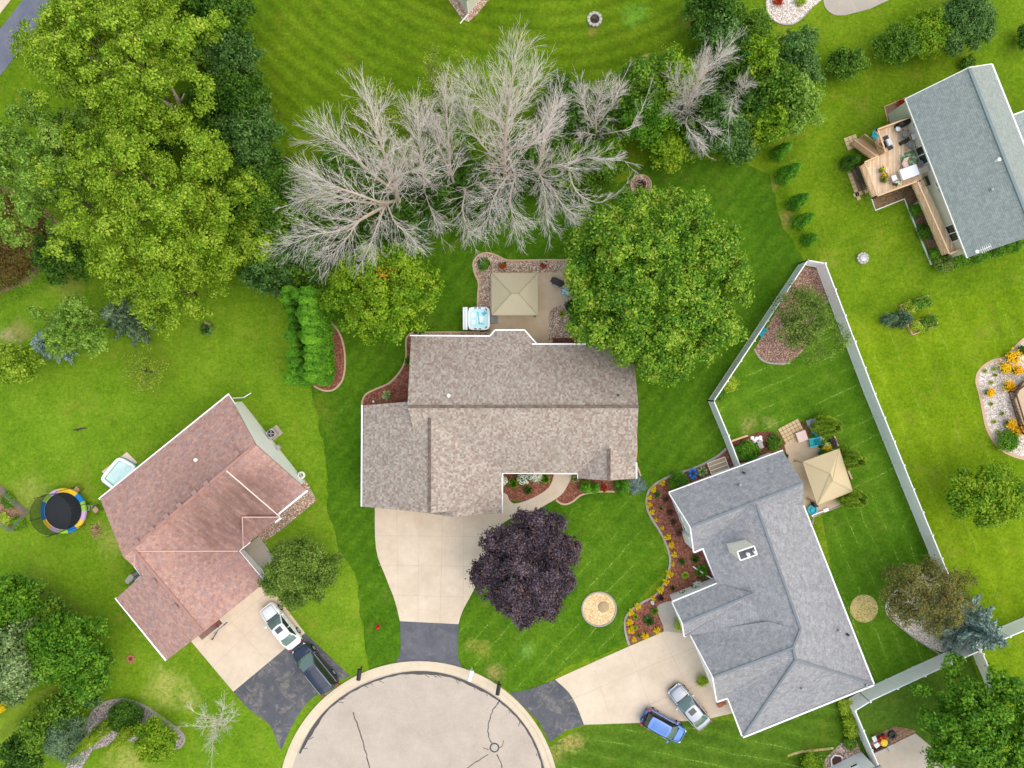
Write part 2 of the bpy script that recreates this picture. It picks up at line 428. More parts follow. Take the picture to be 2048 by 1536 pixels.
K['brownmulch'] = mulch('brown_mulch', [(82, 48, 38), (116, 70, 56), (150, 104, 84)])
K['woodchip'] = mulch('fresh_wood_chips', [(190, 150, 104), (224, 190, 142), (244, 220, 178)])
K['dirt'] = mulch('bare_soil', [(104, 78, 60), (140, 108, 86), (168, 138, 112)])
K['straw'] = mulch('dry_straw', [(130, 120, 66), (186, 168, 108), (216, 200, 146)])
K['tan_roof'] = shingle('tan_blend_shingles', [(168, 154, 144), (162, 147, 138), (148, 127, 119), (176, 163, 153), (156, 146, 134), (164, 150, 140), (180, 168, 157), (154, 135, 126)], 0.2, 0.17)
K['grey_roof'] = shingle('grey_shingles', [(146, 145, 150), (150, 149, 153), (140, 139, 144), (155, 153, 157), (146, 145, 149)], 0.28, 0.34)
K['green_roof'] = shingle('blue_grey_shingles', [(146, 153, 152), (148, 155, 154), (143, 150, 149), (150, 157, 155)], 0.3, 0.36)
K['cap_tan'] = shingle('tan_ridge_cap', [(112, 98, 90), (102, 88, 82), (120, 106, 96)], 0.24, 0.3)
K['cap_grey'] = plain('grey_ridge_cap', srgb(120, 126, 134), 0.9, 0.15, 0.1)
K['cap_green'] = plain('blue_grey_ridge_cap', srgb(122, 134, 138), 0.9, 0.15, 0.1)
K['cap_red'] = plain('red_ridge_cap', srgb(166, 126, 116), 0.9, 0.15, 0.1)
def canvas(name, c):
    g = G(name, 0.8, 0.15); u = g.sep(g.uv())
    fr = g.math('FRACT', g.math('DIVIDE', u[0], 0.2)); ln = g.step(fr, 0.88, 0.98)
    k = g.math('SUBTRACT', 1.0, g.math('MULTIPLY', ln, 0.09))
    k = g.math('MULTIPLY', k, g.math('ADD', 0.94, g.math('MULTIPLY', g.noise(0.8, 4), 0.12)))
    return g.col(g.scale(srgb(*c)[:3], k))
K['canvas_tan'] = canvas('tan_ribbed_metal_roofing', (176, 166, 140))
K['canvas_beige'] = canvas('beige_canvas', (200, 180, 144))
K['wall_white'] = siding('white_siding', (250, 246, 249))
K['wall_tan'] = siding('tan_siding', (196, 184, 168))
K['wall_beige'] = siding('beige_siding', (226, 220, 206))
K['vinyl'] = siding('white_vinyl_boards', (250, 246, 249), 0.16, True)
K['glass'] = glassy('window_glass', (40, 52, 56))
K['deck'] = boards('cedar_deck_boards', [(216, 184, 150), (226, 198, 166), (208, 174, 138), (232, 206, 178), (218, 188, 156)], 0.15, 0)
K['paver'] = plain('tan_pavers', srgb(206, 178, 138), 0.9, 0.15, 0.16, 0, 6.0)
K['brick'] = plain('brick_pieces', srgb(176, 110, 84), 0.9, 0.15, 0.2, 0, 8.0)
K['stone'] = plain('grey_stone', srgb(176, 170, 162), 0.9, 0.2, 0.2, 0, 8.0)
K['ash'] = plain('cold_ash', srgb(88, 80, 72), 0.95, 0.1, 0.4, 0, 9.0)
# foliage
K['maple'] = leafmat('maple_leaves', [(40, 82, 18), (84, 132, 26), (132, 170, 42), (186, 200, 76)], 0.25)
K['limeleaf'] = leafmat('lime_leaves', [(68, 102, 14), (112, 148, 24), (154, 184, 46), (190, 206, 80)], 0.3)
K['limeleaf2'] = leafmat('pale_lime_leaves', [(70, 110, 30), (108, 148, 44), (144, 178, 70), (176, 198, 96)], 0.3)
K['yelgreen'] = leafmat('yellow_green_leaves', [(68, 112, 14), (106, 148, 22), (142, 174, 34), (172, 188, 52)], 0.3)
K['darkgreen'] = leafmat('dark_green_leaves', [(30, 62, 10), (52, 90, 18), (76, 116, 28), (104, 140, 42)], 0.2)
K['bluegreen'] = leafmat('blue_green_leaves', [(38, 74, 24), (66, 104, 42), (94, 132, 58), (124, 156, 80)], 0.2)
K['midgreen'] = leafmat('mid_green_leaves', [(42, 78, 16), (72, 114, 24), (108, 146, 36), (142, 170, 56)], 0.25)
K['bright'] = leafmat('bright_green_leaves', [(46, 92, 14), (74, 124, 20), (104, 152, 32), (138, 176, 50)], 0.25)
K['arbor'] = leafmat('arborvitae_sprays', [(50, 100, 14), (76, 134, 22), (102, 160, 30), (132, 186, 46)], 0.15)
K['olivearbor'] = leafmat('olive_arborvitae_sprays', [(76, 106, 14), (108, 138, 20), (138, 164, 30), (166, 186, 44)], 0.15)
K['purple'] = leafmat('purple_maple_leaves', [(34, 28, 36), (62, 51, 62), (98, 83, 95), (138, 121, 134)], 0.12, accent=((112, 78, 62), 0.9))
K['olive'] = leafmat('olive_brown_leaves', [(66, 72, 30), (98, 100, 44), (126, 124, 60), (150, 144, 80)], 0.2, accent=((150, 96, 54), 0.95))
K['spruce'] = leafmat('blue_spruce_needles', [(84, 108, 98), (116, 140, 130), (146, 168, 158), (176, 194, 184)], 0.1)
K['greyspruce'] = leafmat('grey_green_needles', [(56, 80, 52), (86, 112, 78), (114, 140, 102), (142, 164, 126)], 0.1)
K['silver'] = leafmat('silvery_leaves', [(66, 96, 42), (100, 128, 68), (136, 158, 98), (176, 194, 142)], 0.2)
K['sparse'] = leafmat('thin_yellowish_leaves', [(94, 122, 30), (126, 150, 44), (160, 176, 60), (190, 190, 90)], 0.3)
K['birch'] = leafmat('birch_leaves', [(60, 90, 26), (90, 120, 38), (122, 148, 54), (154, 174, 82)], 0.25)
K['yellowfl'] = leafmat('yellow_petals', [(236, 206, 10), (248, 220, 14), (252, 230, 30), (255, 240, 80)], 0.2)
K['goldfl'] = leafmat('golden_petals', [(226, 160, 6), (244, 186, 10), (250, 204, 20), (252, 218, 50)], 0.2)
K['whitefl'] = leafmat('white_petals', [(196, 204, 176), (220, 224, 206), (236, 238, 226), (246, 246, 240)], 0.2)
K['redfl'] = leafmat('red_petals', [(120, 30, 18), (160, 44, 22), (196, 62, 26), (214, 92, 40)], 0.2)
K['chart'] = leafmat('chartreuse_leaves', [(112, 142, 20), (150, 178, 34), (180, 200, 60), (204, 214, 100)], 0.3)
K['varieg'] = leafmat('variegated_leaves', [(82, 118, 40), (130, 160, 74), (186, 202, 138), (226, 232, 196)], 0.2)
K['drybrown'] = leafmat('dry_brown_stems', [(76, 62, 28), (104, 88, 38), (134, 112, 52), (98, 110, 40)], 0.15)
K['darktwig'] = leafmat('dark_red_twigs', [(58, 36, 30), (80, 50, 40), (100, 66, 52), (70, 60, 40)], 0.1)
K['drypile'] = leafmat('dry_fallen_leaves', [(120, 92, 66), (166, 132, 98), (200, 168, 132), (176, 120, 96)], 0.1)
# ---------------------------------------------------------------- foliage
def unit(a): return a / np.maximum(np.linalg.norm(a, axis=1, keepdims=True), 1e-6)
def leafmesh(name, mat, parent, cen, nor, size, aspect=0.62, rng=None, loc=None, axis=None):
    """one mesh of many small four-cornered leaves"""
    rng = rng or np.random.default_rng(1); n = len(cen)
    nor = unit(nor)
    a = rng.normal(size=(n, 3)) if axis is None else axis
    u = unit(a - nor * np.sum(a * nor, axis=1, keepdims=True)); v = np.cross(nor, u)
    size = np.asarray(size).reshape(-1, 1) * np.ones((n, 1))
    h = size * 0.5; wv = h * aspect
    droop = nor * size * 0.12
    q = np.stack([cen - u * h - droop, cen + v * wv, cen + u * h - droop, cen - v * wv], axis=1)
    off = np.array(loc if loc is not None else root_loc(parent))
    co = (q.reshape(-1, 3) - off).astype(np.float32)
    me = bpy.data.meshes.new(name); me.vertices.add(4 * n); me.vertices.foreach_set('co', co.ravel())
    me.loops.add(4 * n); me.loops.foreach_set('vertex_index', np.arange(4 * n, dtype=np.int32))
    me.polygons.add(n); me.polygons.foreach_set('loop_start', np.arange(0, 4 * n, 4, dtype=np.int32))
    me.polygons.foreach_set('loop_total', np.full(n, 4, dtype=np.int32))
    me.update(calc_edges=True); me.materials.append(mat)
    o = bpy.data.objects.new(name, me); COL.objects.link(o)
    if parent is not None: o.parent = parent
    elif loc is not None: o.location = loc
    return o
def clumps(rng, blobs, cr, per, top_bias=0.25, fill=0.25, cov=1.0, flat=0.6):
    """leaf positions and normals: clumps of leaves over the shell of each blob (x,y,z,rx,ry,rz)"""
    C, N = [], []
    for (x, y, z, rx, ry, rz) in blobs:
        area = 4 * math.pi * ((rx * ry + rx * rz + ry * rz) / 3.0)
        k = max(3, int(cov * area / (cr * cr * 2.6)))
        dirs = unit(rng.normal(size=(k * 2, 3))); dirs = dirs[dirs[:, 2] > -0.45 + top_bias * rng.random(len(dirs))][:k]
        rr = 0.7 + 0.42 * rng.random((len(dirs), 1)) ** 1.3
        cc = np.array([x, y, z]) + dirs * rr * np.array([rx, ry, rz])
        nn = unit(dirs / np.array([rx, ry, rz]))
        m = rng.poisson(per, len(cc)) + 2
        idx = np.repeat(np.arange(len(cc)), m)
        dl = rng.normal(size=(len(idx), 3)) * cr * 0.5 * np.array([1, 1, flat])
        C.append(cc[idx] + dl); N.append(nn[idx] * 0.5 + unit(dl) * 0.45 + np.array([0, 0, 0.55]) + rng.normal(size=(len(idx), 3)) * 0.35)
        kf = int(len(idx) * fill)
        if kf:
            d2 = unit(rng.normal(size=(kf, 3))) * (rng.random((kf, 1)) ** 0.4) * 0.85
            C.append(np.array([x, y, z]) + d2 * np.array([rx, ry, rz])); N.append(rng.normal(size=(kf, 3)) + np.array([0, 0, 0.5]))
    return np.concatenate(C), np.concatenate(N)
def dome(rng, cx, cy, z0, z1, rx, ry, nb, rb, rot=0.0, low=-0.25, jit=0.12, core=0.68):
    """blob layout for a crown: a core and lumps over an ellipsoid"""
    cz = z0 + (z1 - z0) * 0.48; rz = (z1 - z0) / 2
    out = [(cx, cy, cz - rz * (0.68 - core), rx * core, ry * core, rz * core * 1.05)]
    ga = math.pi * (3 - math.sqrt(5))
    cr_, sr_ = math.cos(rot), math.sin(rot)
    for i in range(nb):
        t = 1 - (i + 0.5) / nb * (1 - low)
        rad = math.sqrt(max(0, 1 - t * t)); a = ga * i + rng.random() * 0.6
        f = (1 - rb) * (1 + jit * rng.normal())
        lx, ly = math.cos(a) * rad * rx * f, math.sin(a) * rad * ry * f
        k = rb * (0.8 + 0.45 * rng.random()); rm = min(rx, ry)
        out.append((cx + lx * cr_ - ly * sr_, cy + lx * sr_ + ly * cr_, cz + t * rz * f, rm * k, rm * k, min(rm, rz * 1.3) * k))
    return out
def trunkmesh(base, top, r0, limbs, mat, parent, seed=0):
    rg = random.Random(seed); b = MB(); base = Vector(base); top = Vector(top)
    mid = base.lerp(top, 0.5) + Vector((rg.uniform(-.15, .15), rg.uniform(-.15, .15), 0))
    b.tube([base, base.lerp(mid, .15), mid, top], [r0 * 1.5, r0, r0 * .8, r0 * .45], 8)
    for e in limbs:
        e = Vector(e); s = base.lerp(top, rg.uniform(0.35, 0.8)); m = s.lerp(e, 0.5) + Vector((0, 0, -0.08 * (e - s).length))
        b.tube([s, m, e], [r0 * .42, r0 * .28, r0 * .1], 5)
    return b.build('trunk', mat, parent, smooth=True)
seedn = [100]
def tree(name, label, x, y, rx, h, leaf, cat='tree', ry=None, rot=0.0, z0=None, nb=16, rb=0.34, size=0.3, cr=0.55, per=22, cov=1.0, bark='bark', group=None, fill=0.25, low=-0.3, aspect=0.6, r0=None, base=None, jit=0.12, extra=None, core=0.68):
    """x, y, rx, ry: the crown's centre and radii in the photograph; h: height in metres"""
    seedn[0] += 1; rng = np.random.default_rng(seedn[0])
    z0 = h * 0.25 if z0 is None else z0
    zc = z0 + (h - z0) * 0.5
    c = P(x, y, zc); sx = m_of(rx, zc); sy = m_of(ry or rx, zc)
    bs = P(base[0], base[1], 0) if base else Vector((c.x, c.y, 0))
    root = thing(name, label, cat, bs, group)
    blobs = dome(rng, c.x, c.y, z0, h, sx, sy, nb, rb, -R(rot), low, jit, core)
    if extra:
        for (ex, ey, er, ez) in extra:
            q = P(ex, ey, ez); k = m_of(er, ez); blobs.append((q.x, q.y, q.z, k, k, k * 0.8))
    C, N = clumps(rng, blobs, cr, per, cov=cov, fill=fill)
    lf = leafmesh('crown', K[leaf], root, C, N, size * (0.7 + 0.6 * rng.random(len(C))), aspect, rng)
    limbs = [b[:3] for b in blobs[1:1 + min(9, len(blobs) - 1)]]
    trunkmesh(bs, (c.x, c.y, zc + (h - z0) * 0.18), r0 or max(0.05, h * 0.022), limbs, K[bark], root, seedn[0])
    return root
def shrub(name, label, x, y, r, h, leaf, cat='shrub', ry=None, rot=0, size=0.14, cr=0.24, per=20, nb=8, rb=0.4, group=None, cov=1.2, stem='barkd', aspect=0.6):
    """low bush, its foliage reaching the ground"""
    seedn[0] += 1; rng = np.random.default_rng(seedn[0])
    zc = h * 0.45; c = P(x, y, zc); sx = m_of(r, zc); sy = m_of(ry or r, zc)
    root = thing(name, label, cat, (c.x, c.y, 0), group)
    blobs = dome(rng, c.x, c.y, 0.02, h, sx, sy, nb, rb, -R(rot), -0.2)
    C, N = clumps(rng, blobs, cr, per, cov=cov, fill=0.3); C[:, 2] = np.maximum(C[:, 2], 0.03)
    leafmesh('foliage', K[leaf], root, C, N, size * (0.7 + 0.6 * rng.random(len(C))), aspect, rng)
    b = MB()
    for bl in blobs[:6]: b.tube([(c.x, c.y, 0), Vector((c.x, c.y, 0)).lerp(Vector(bl[:3]), .55) + Vector((0, 0, .05)), bl[:3]], [0.035, 0.025, 0.01], 5)
    b.build('stems', K[stem], root)
    return root
def spire(name, label, base, h, r, leaf, cat='conifer', group=None, size=0.16, dens=1.0, tips=1, lean=0.0, rng=None, blunt=0.12, bulge=0.75):
    """columnar evergreen on its real base point (photo pixels), r in metres"""
    seedn[0] += 1; rng = np.random.default_rng(seedn[0])
    c = P(base[0], base[1], 0); root = thing(name, label, cat, c, group)
    Cs, Ns, Ax = [], [], []
    for t_ in range(tips):
        a = 2 * math.pi * t_ / max(1, tips) + 0.7; o = (0 if tips == 1 else r * 0.42)
        hh = h * (1 - 0.16 * rng.random() * (tips > 1)); rr = r * (1 if tips == 1 else 0.68)
        n = int(dens * 22 * rr * hh / (size * size))
        t = rng.random(n) ** 0.8
        prof = np.minimum(1.0, (blunt + (1 - t) ** bulge * (1 - blunt))) * np.minimum(1, 0.55 + t * 4)
        ang = rng.random(n) * 2 * np.pi
        rad = rr * prof * (0.72 + 0.38 * rng.random(n)) * (1 + 0.13 * np.sin(ang * 5 + t * 9) + 0.07 * np.sin(ang * 3 - t * 17))
        rad = np.where(t > .9, rad * np.sqrt(rng.random(n)) * 1.05, rad)
        x = np.cos(ang) * rad + math.cos(a) * o; y = np.sin(ang) * rad + math.sin(a) * o; z = t * hh + 0.03 + np.where(t > .9, .12 * hh * blunt, 0)
        Cs.append(np.stack([x + c.x, y + c.y, z], 1)); Ns.append(np.stack([np.cos(ang), np.sin(ang), 0.75 + 0.9 * t ** 3], 1) + rng.normal(size=(n, 3)) * 0.45)
        Ax.append(np.stack([np.cos(ang) * .5, np.sin(ang) * .5, 0.6 * np.ones(n)], 1) + rng.normal(size=(n, 3)) * 0.35)
    C, N, A = map(np.concatenate, (Cs, Ns, Ax))
    leafmesh('foliage', K[leaf], root, C, N, size * (0.8 + 0.6 * rng.random(len(C))), 0.55, rng, axis=A)
    b = MB()
    for t_ in range(tips):
        a = 2 * math.pi * t_ / max(1, tips) + 0.7; o = (0 if tips == 1 else r * 0.42)
        q = Vector((c.x + math.cos(a) * o, c.y + math.sin(a) * o, 0)); b.tube([q, q + Vector((0, 0, h * .8))], [r * .14, .02], 6)
    b.build('trunk', K['barkd'], root)
    return root
def spruce(name, label, base, h, r, leaf, cat='spruce', group=None, size=0.22, tiers=9, dens=1.0):
    """conifer with whorls of drooping boughs"""
    seedn[0] += 1; rng = np.random.default_rng(seedn[0])
    c = P(base[0], base[1], 0); root = thing(name, label, cat, c, group)
    C, N, A = [], [], []; b = MB()
    b.tube([c, c + Vector((0, 0, h * .96))], [h * .022 + .03, .02], 7)
    for i in range(tiers):
        t = (i + 0.5) / tiers; z = h * (0.08 + 0.88 * t); L = r * (1 - t) ** 0.85 + 0.12
        nb = max(5, int(11 - 5 * t))
        for k in range(nb):
            a = 2 * math.pi * (k + rng.random() * .6) / nb + i * 1.3; l = L * (0.75 + 0.4 * rng.random())
            d = np.array([math.cos(a), math.sin(a), 0.0]); dz = l * (0.22 * t - 0.12)
            tip = Vector((c.x + d[0] * l, c.y + d[1] * l, z + dz)); b.tube([(c.x, c.y, z), tip], [.03, .01], 4)
            m = int(dens * 34 * l / size * 0.34) + 5
            s = rng.random(m) ** 0.7; side = rng.normal(size=m) * 0.17 * l * (1.15 - s)
            pp = np.stack([c.x + d[0] * l * s - d[1] * side, c.y + d[1] * l * s + d[0] * side, z + dz * s - np.abs(side) * .3 + rng.normal(size=m) * .05], 1)
            C.append(pp); N.append(np.array([0, 0, 1.0]) + rng.normal(size=(m, 3)) * 0.45)
            A.append(d + rng.normal(size=(m, 3)) * 0.35)
    C, N, A = map(np.concatenate, (C, N, A))
    leafmesh('boughs', K[leaf], root, C, N, size * (0.8 + 0.6 * rng.random(len(C))), 0.42, rng, axis=A)
    b.build('trunk', K['barkd'], root)
    return root
def baretree(name, label, base, limbs, cat='dead tree', group=None, r0=0.28, seed=1, mat='dead', depth=4, twig=1.0, leaf=None, spread=0.32):
    """leafless tree: limbs given as (x, y, z) photo points at their own heights, twigs grown off them"""
    rg = random.Random(seed); b0 = P(*base); root = thing(name, label, cat, b0, group)
    tk, tw = MB(), MB(); ends = []
    def grow(p, d, L, r, lv):
        if lv > depth or L < 0.25: ends.append(p); return
        n = 3; pts = [p]; dd = d.copy()
        for i in range(n):
            dd = (dd + Vector((rg.gauss(0, .09), rg.gauss(0, .09), rg.gauss(0.03, .07)))).normalized()
            pts.append(pts[-1] + dd * L / n)
        rr = [max(r * (1 - .28 * i), 0.006) for i in range(n + 1)]
        tw.tube(pts, rr, 3 if lv > 1 else 4, cap=False)
        k = rg.choice((2, 3, 3)) if lv < depth else 2
        for j in range(int(k * twig + rg.random())):
            q = pts[rg.choice((1, 2, 3, 3))]; ax = Vector((rg.gauss(0, 1), rg.gauss(0, 1), rg.gauss(0, 1)))
            nd = (dd + (ax - dd * ax.dot(dd)).normalized() * rg.uniform(.35, .35 + spread)).normalized()
            grow(q, nd, L * rg.uniform(.52, .8), r * .52, lv + 1)
        grow(pts[-1], dd, L * .72, r * .6, lv + 1)
    for li, L in enumerate(limbs):
        pts = smooth([P(*q) for q in L[0]], n=4); n = len(pts); r = L[1]
        r *= .78; rad = [max(r * (1 - .86 * i / (n - 1)), .022) for i in range(n)]
        tk.tube(pts, rad, 7 if r > .1 else 5)
        tot = sum((pts[i + 1] - pts[i]).length for i in range(n - 1)); dens = L[2] if len(L) > 2 else 2.3
        cnt = int(tot * dens * 1.35)
        for j in range(cnt):
            f = 0.16 + 0.84 * ((j + rg.random()) / cnt) ** 0.85
            i = min(n - 2, int(f * (n - 1))); u = f * (n - 1) - i; p = pts[i].lerp(pts[i + 1], u); d = (pts[i + 1] - pts[i]).normalized()
            ax = Vector((rg.gauss(0, 1), rg.gauss(0, 1), rg.gauss(0, .8))); ax = (ax - d * ax.dot(d)).normalized()
            nd = (d * rg.uniform(.5, 1.0) + ax * rg.uniform(.35, .35 + spread)).normalized()
            ll = L[3] if len(L) > 3 else 1.9; ll *= .95
            grow(p, nd, ll * rg.uniform(.55, 1.1) * (1.15 - .5 * f), max(.018, rad[i] * .38), 2)
        grow(pts[-1], (pts[-1] - pts[-2]).normalized(), 1.3, .03, 2)
    tk.build('trunk', K['deadb'] if mat == 'dead' else K[mat], root, smooth=True)
    tw.build('branches', K[mat], root)
    if leaf:
        rng = np.random.default_rng(seed); e = np.array([tuple(q) for q in ends]); e = np.repeat(e, leaf[1], axis=0) + rng.normal(size=(len(e) * leaf[1], 3)) * .22
        leafmesh('leaves', K[leaf[0]], root, e, rng.normal(size=e.shape) + np.array([0, 0, 1]), leaf[2] * (.7 + .6 * rng.random(len(e))), .6, rng)
    return root
def tuft(name, label, x, y, r, h, leaf, cat='plant', group=None, n=60, flower=None, wid=0.09, droop=0.5):
    """rosette of strap leaves, optional flowers on top"""
    seedn[0] += 1; rng = np.random.default_rng(seedn[0]); c = P(x, y, h * .5); rm = m_of(r, h * .5)
    root = thing(name, label, cat, (c.x, c.y, 0), group); b = MB()
    for i in range(n):
        a = rng.random() * 2 * math.pi; l = rm * (0.55 + .5 * rng.random()); hh = h * (.5 + .6 * rng.random())
        d = Vector((math.cos(a), math.sin(a), 0)); s = Vector((-d.y, d.x, 0)) * wid * .5
        p0 = Vector((c.x, c.y, 0.01)) + d * rm * .08; p1 = p0 + d * l * .55 + Vector((0, 0, hh)); p2 = p0 + d * l + Vector((0, 0, hh * (1 - droop)))
        b.add([p0 - s * .6, p0 + s * .6, p1 + s, p1 - s, p2], [(0, 1, 2, 3), (3, 2, 4)])
    b.build('leaves', K[leaf], root)
    if flower:
        m, cnt, sz = flower; C = np.stack([c.x + rng.normal(size=cnt) * rm * .4, c.y + rng.normal(size=cnt) * rm * .4, h * (.85 + .3 * rng.random(cnt))], 1)
        C = np.repeat(C, 4, axis=0) + rng.normal(size=(cnt * 4, 3)) * sz * .4
        leafmesh('flowers', K[m], root, C, rng.normal(size=C.shape) * .5 + np.array([0, 0, 1]), sz * (.7 + .6 * rng.random(len(C))), .7, rng)
    return root
def groundcover(name, pts, h, leaf, dens, size, kind='stuff', seed=5, label=None, amp=0.5, upright=0.0):
    """uncountable low growth over an outline"""
    rng = np.random.default_rng(seed); xy = np.array([(p[0], p[1]) for p in pts])
    lo, hi = xy.min(0), xy.max(0); n = int(dens * np.prod(hi - lo)); q = lo + rng.random((n, 2)) * (hi - lo)
    ins = np.zeros(n, bool); j = len(xy) - 1
    for i in range(len(xy)):
        a, b_ = xy[i], xy[j]
        c1 = (a[1] > q[:, 1]) != (b_[1] > q[:, 1])
        with np.errstate(divide='ignore', invalid='ignore'): xx = (b_[0] - a[0]) * (q[:, 1] - a[1]) / (b_[1] - a[1]) + a[0]
        ins ^= c1 & (q[:, 0] < xx); j = i
    q = q[ins]; n = len(q)
    hh = h * (1 - amp + amp * (0.5 + .5 * np.sin(q[:, 0] * 1.9 + np.sin(q[:, 1] * 1.3) * 2) * np.sin(q[:, 1] * 1.6)))
    C = np.concatenate([q, (hh * rng.random(n) ** .5)[:, None]], 1)
    N = rng.normal(size=(n, 3)) * (0.5 + upright) + np.array([0, 0, 1.0 - upright])
    ax = None
    if upright: ax = rng.normal(size=(n, 3)) * .5 + np.array([0, 0, 1.0])
    o = leafmesh(name, K[leaf], None, C, N, size * (.7 + .6 * rng.random(n)), .5 if not upright else .18, rng, axis=ax)
    return tag(o, label=label, kind=kind)
# ---------------------------------------------------------------- ground, lawns, roads
K['g_base'] = lawn('grass_open', (60, 92, 8), (96, 126, 16), (134, 152, 34), ('lin', 150, 3.4), dryamt=0.6, amp=0.06,
    patches=[(1570, 437, 1.1, (176, 150, 96), .8), (1500, 480, 0.9, (150, 150, 60), .6), (1548, 370, 0.7, (170, 140, 90), .6)])
sheet('ground', [(-420, -420, 0), (420, -420, 0), (420, 420, 0), (-420, 420, 0)], 0.0, K['g_base'])
K['g_left'] = lawn('grass_left_yard', (68, 104, 14), (102, 136, 24), (138, 160, 46), None, dryamt=0.5,
    patches=[(330, 1375, 2.6, (196, 182, 110), .7), (375, 1400, 1.6, (200, 186, 120), .6), (260, 1535, 3.4, (196, 180, 110), .7),
             (130, 1235, 2.4, (128, 104, 62), .7), (175, 1290, 2.4, (112, 92, 56), .7), (60, 1180, 2.6, (120, 98, 60), .7), (95, 1205, 2.4, (120, 98, 60), .6), (190, 1345, 1.6, (104, 92, 56), .6),
             (160, 858, 0.7, (86, 98, 60), .6), (230, 1080, 2.2, (186, 172, 100), .55), (60, 985, 2.4, (186, 170, 100), .5), (40, 660, 1.5, (182, 150, 110), .8), (15, 672, 1.2, (190, 165, 130), .8), (140, 565, 2.2, (168, 150, 84), .6), (300, 730, 3.6, (110, 128, 30), .6), (535, 930, 1.5, (150, 150, 70), .5)])
sheet('left_lawn', jag(px((-80, 470), (130, 470), (420, 560), (560, 585), (626, 790), (650, 910), (657, 1025), (684, 1113), (711, 1148), (738, 1345), (738, 1700), (-80, 1700)), .1), 0.005, K['g_left'])
K['g_leftlow'] = lawn('grass_pale_strip', (88, 116, 26), (116, 140, 36), (146, 162, 58), ('lin', 128, 1.5), amp=0.16, dryamt=0.3)  # slightly paler striped grass than the rest of the left yard
sheet('lower_left_lawn', jag(px((-60, 1405), (70, 1385), (130, 1360), (135, 1400), (60, 1470), (0, 1550), (-60, 1600)), .15), 0.009, K['g_leftlow'])
K['g_main'] = lawn('grass_main_yard', (42, 76, 8), (68, 106, 14), (98, 132, 30), ('lin', 142, 1.25), dryamt=0.25, amp=0.1,
    patches=[(965, 1300, 1.3, (168, 156, 74), .7), (940, 1290, .8, (170, 150, 80), .6), (990, 1345, 1.2, (176, 150, 96), .8), (1052, 1302, 1.2, (120, 160, 70), .8), (1430, 1010, 2.5, (88, 120, 30), .3), (640, 815, 2.0, (120, 130, 40), .6)])
sheet('main_lawn', jag(px((626, 790), (560, 585), (700, 480), (900, 400), (1250, 360), (1300, 320), (1470, 320), (1540, 350), (1560, 440), (1606, 522), (1416, 800), (1470, 925), (1400, 940), (1310, 990), (1320, 1070), (1340, 1130), (1260, 1220), (1260, 1285), (1120, 1340), (1060, 1390), (1000, 1370), (930, 1340), (738, 1345), (711, 1148), (684, 1113), (657, 1025), (650, 910)), .16, .7), 0.0075, K['g_main'])
K['g_front'] = lawn('grass_front_yard', (46, 82, 8), (74, 112, 16), (108, 138, 34), ('lin', 137, 1.55), fleck=0.6, dryamt=0.25, amp=0.08,
    patches=[(965, 1300, 1.3, (168, 156, 74), .7), (940, 1290, .8, (170, 150, 80), .6), (990, 1345, 1.2, (176, 150, 96), .8), (1052, 1302, 1.1, (120, 160, 70), .9)])
sheet('front_lawn', jag(px((1150, 1010), (1290, 985), (1400, 880), (1440, 850), (1470, 925), (1300, 980), (1320, 1070), (1340, 1130), (1260, 1220), (1260, 1285), (1120, 1340), (1030, 1390), (1000, 1370), (915, 1345), (915, 1250), (960, 1180), (1050, 1180)), .15), 0.009, K['g_front'])
K['g_top'] = lawn('grass_top_yard', (56, 84, 6), (86, 114, 12), (120, 142, 30), ('ring', (1080, -450), 1.38), dryamt=0.4, amp=0.17, dry=(140, 122, 40),
    patches=[(1270, 30, 1.6, (112, 168, 60), .8), (1185, 62, .7, (150, 110, 70), .8), (1050, 78, 1.2, (150, 150, 50), .5), (1340, 108, .7, (190, 160, 110), .7), (1292, 112, .5, (190, 170, 120), .7), (1385, 40, 1.6, (150, 104, 80), .6)])
sheet('top_lawn', jag(px((470, -300), (490, 0), (540, 200), (590, 380), (700, 400), (900, 330), (1250, 300), (1390, 130), (1405, 0), (1400, -300)), .12), 0.005, K['g_top'])
K['g_back'] = lawn('grass_fenced_yard', (48, 86, 8), (76, 114, 18), (108, 140, 36), ('lin', 115, 1.75), fleck=0.6, dryamt=0.3, amp=0.07,
    patches=[(1495, 850, 1.2, (196, 180, 110), .5), (1540, 845, 1.0, (196, 180, 110), .4)])
sheet('fenced_lawn', px((1416, 800), (1600, 529), (1632, 534), (1800, 965), (1640, 1010), (1470, 925)), 0.009, K['g_back'])
K['g_side'] = lawn('grass_side_yard', (46, 84, 8), (72, 110, 16), (102, 136, 34), ('lin', 22, 1.55), fleck=0.6, dryamt=0.25, amp=0.1)
sheet('side_lawn', px((1640, 1010), (1800, 965), (1931, 1283), (1730, 1380), (1700, 1340)), 0.013, K['g_side'])
K['g_low'] = lawn('grass_lower_yard', (46, 78, 12), (74, 106, 22), (106, 132, 42), ('lin', 78, 1.5), fleck=0.6, dryamt=0.35, amp=0.14,
    patches=[(1140, 1480, 1.8, (196, 170, 104), .8), (1110, 1510, 1.2, (180, 160, 90), .7)])
sheet('lower_lawn', jag(px((1085, 1500), (1170, 1450), (1270, 1445), (1480, 1440), (1720, 1360), (1760, 1540), (1760, 1640), (1085, 1640)), .08), 0.005, K['g_low'])
K['g_dark'] = lawn('grass_dark_yard', (50, 78, 16), (74, 104, 26), (100, 130, 42), None, dryamt=0.3)  # dark green grass colour, no stripes
sheet('dark_lawn', px((1693, 1408), (1931, 1290), (1975, 1400), (1900, 1640), (1770, 1640)), 0.009, K['g_dark'])
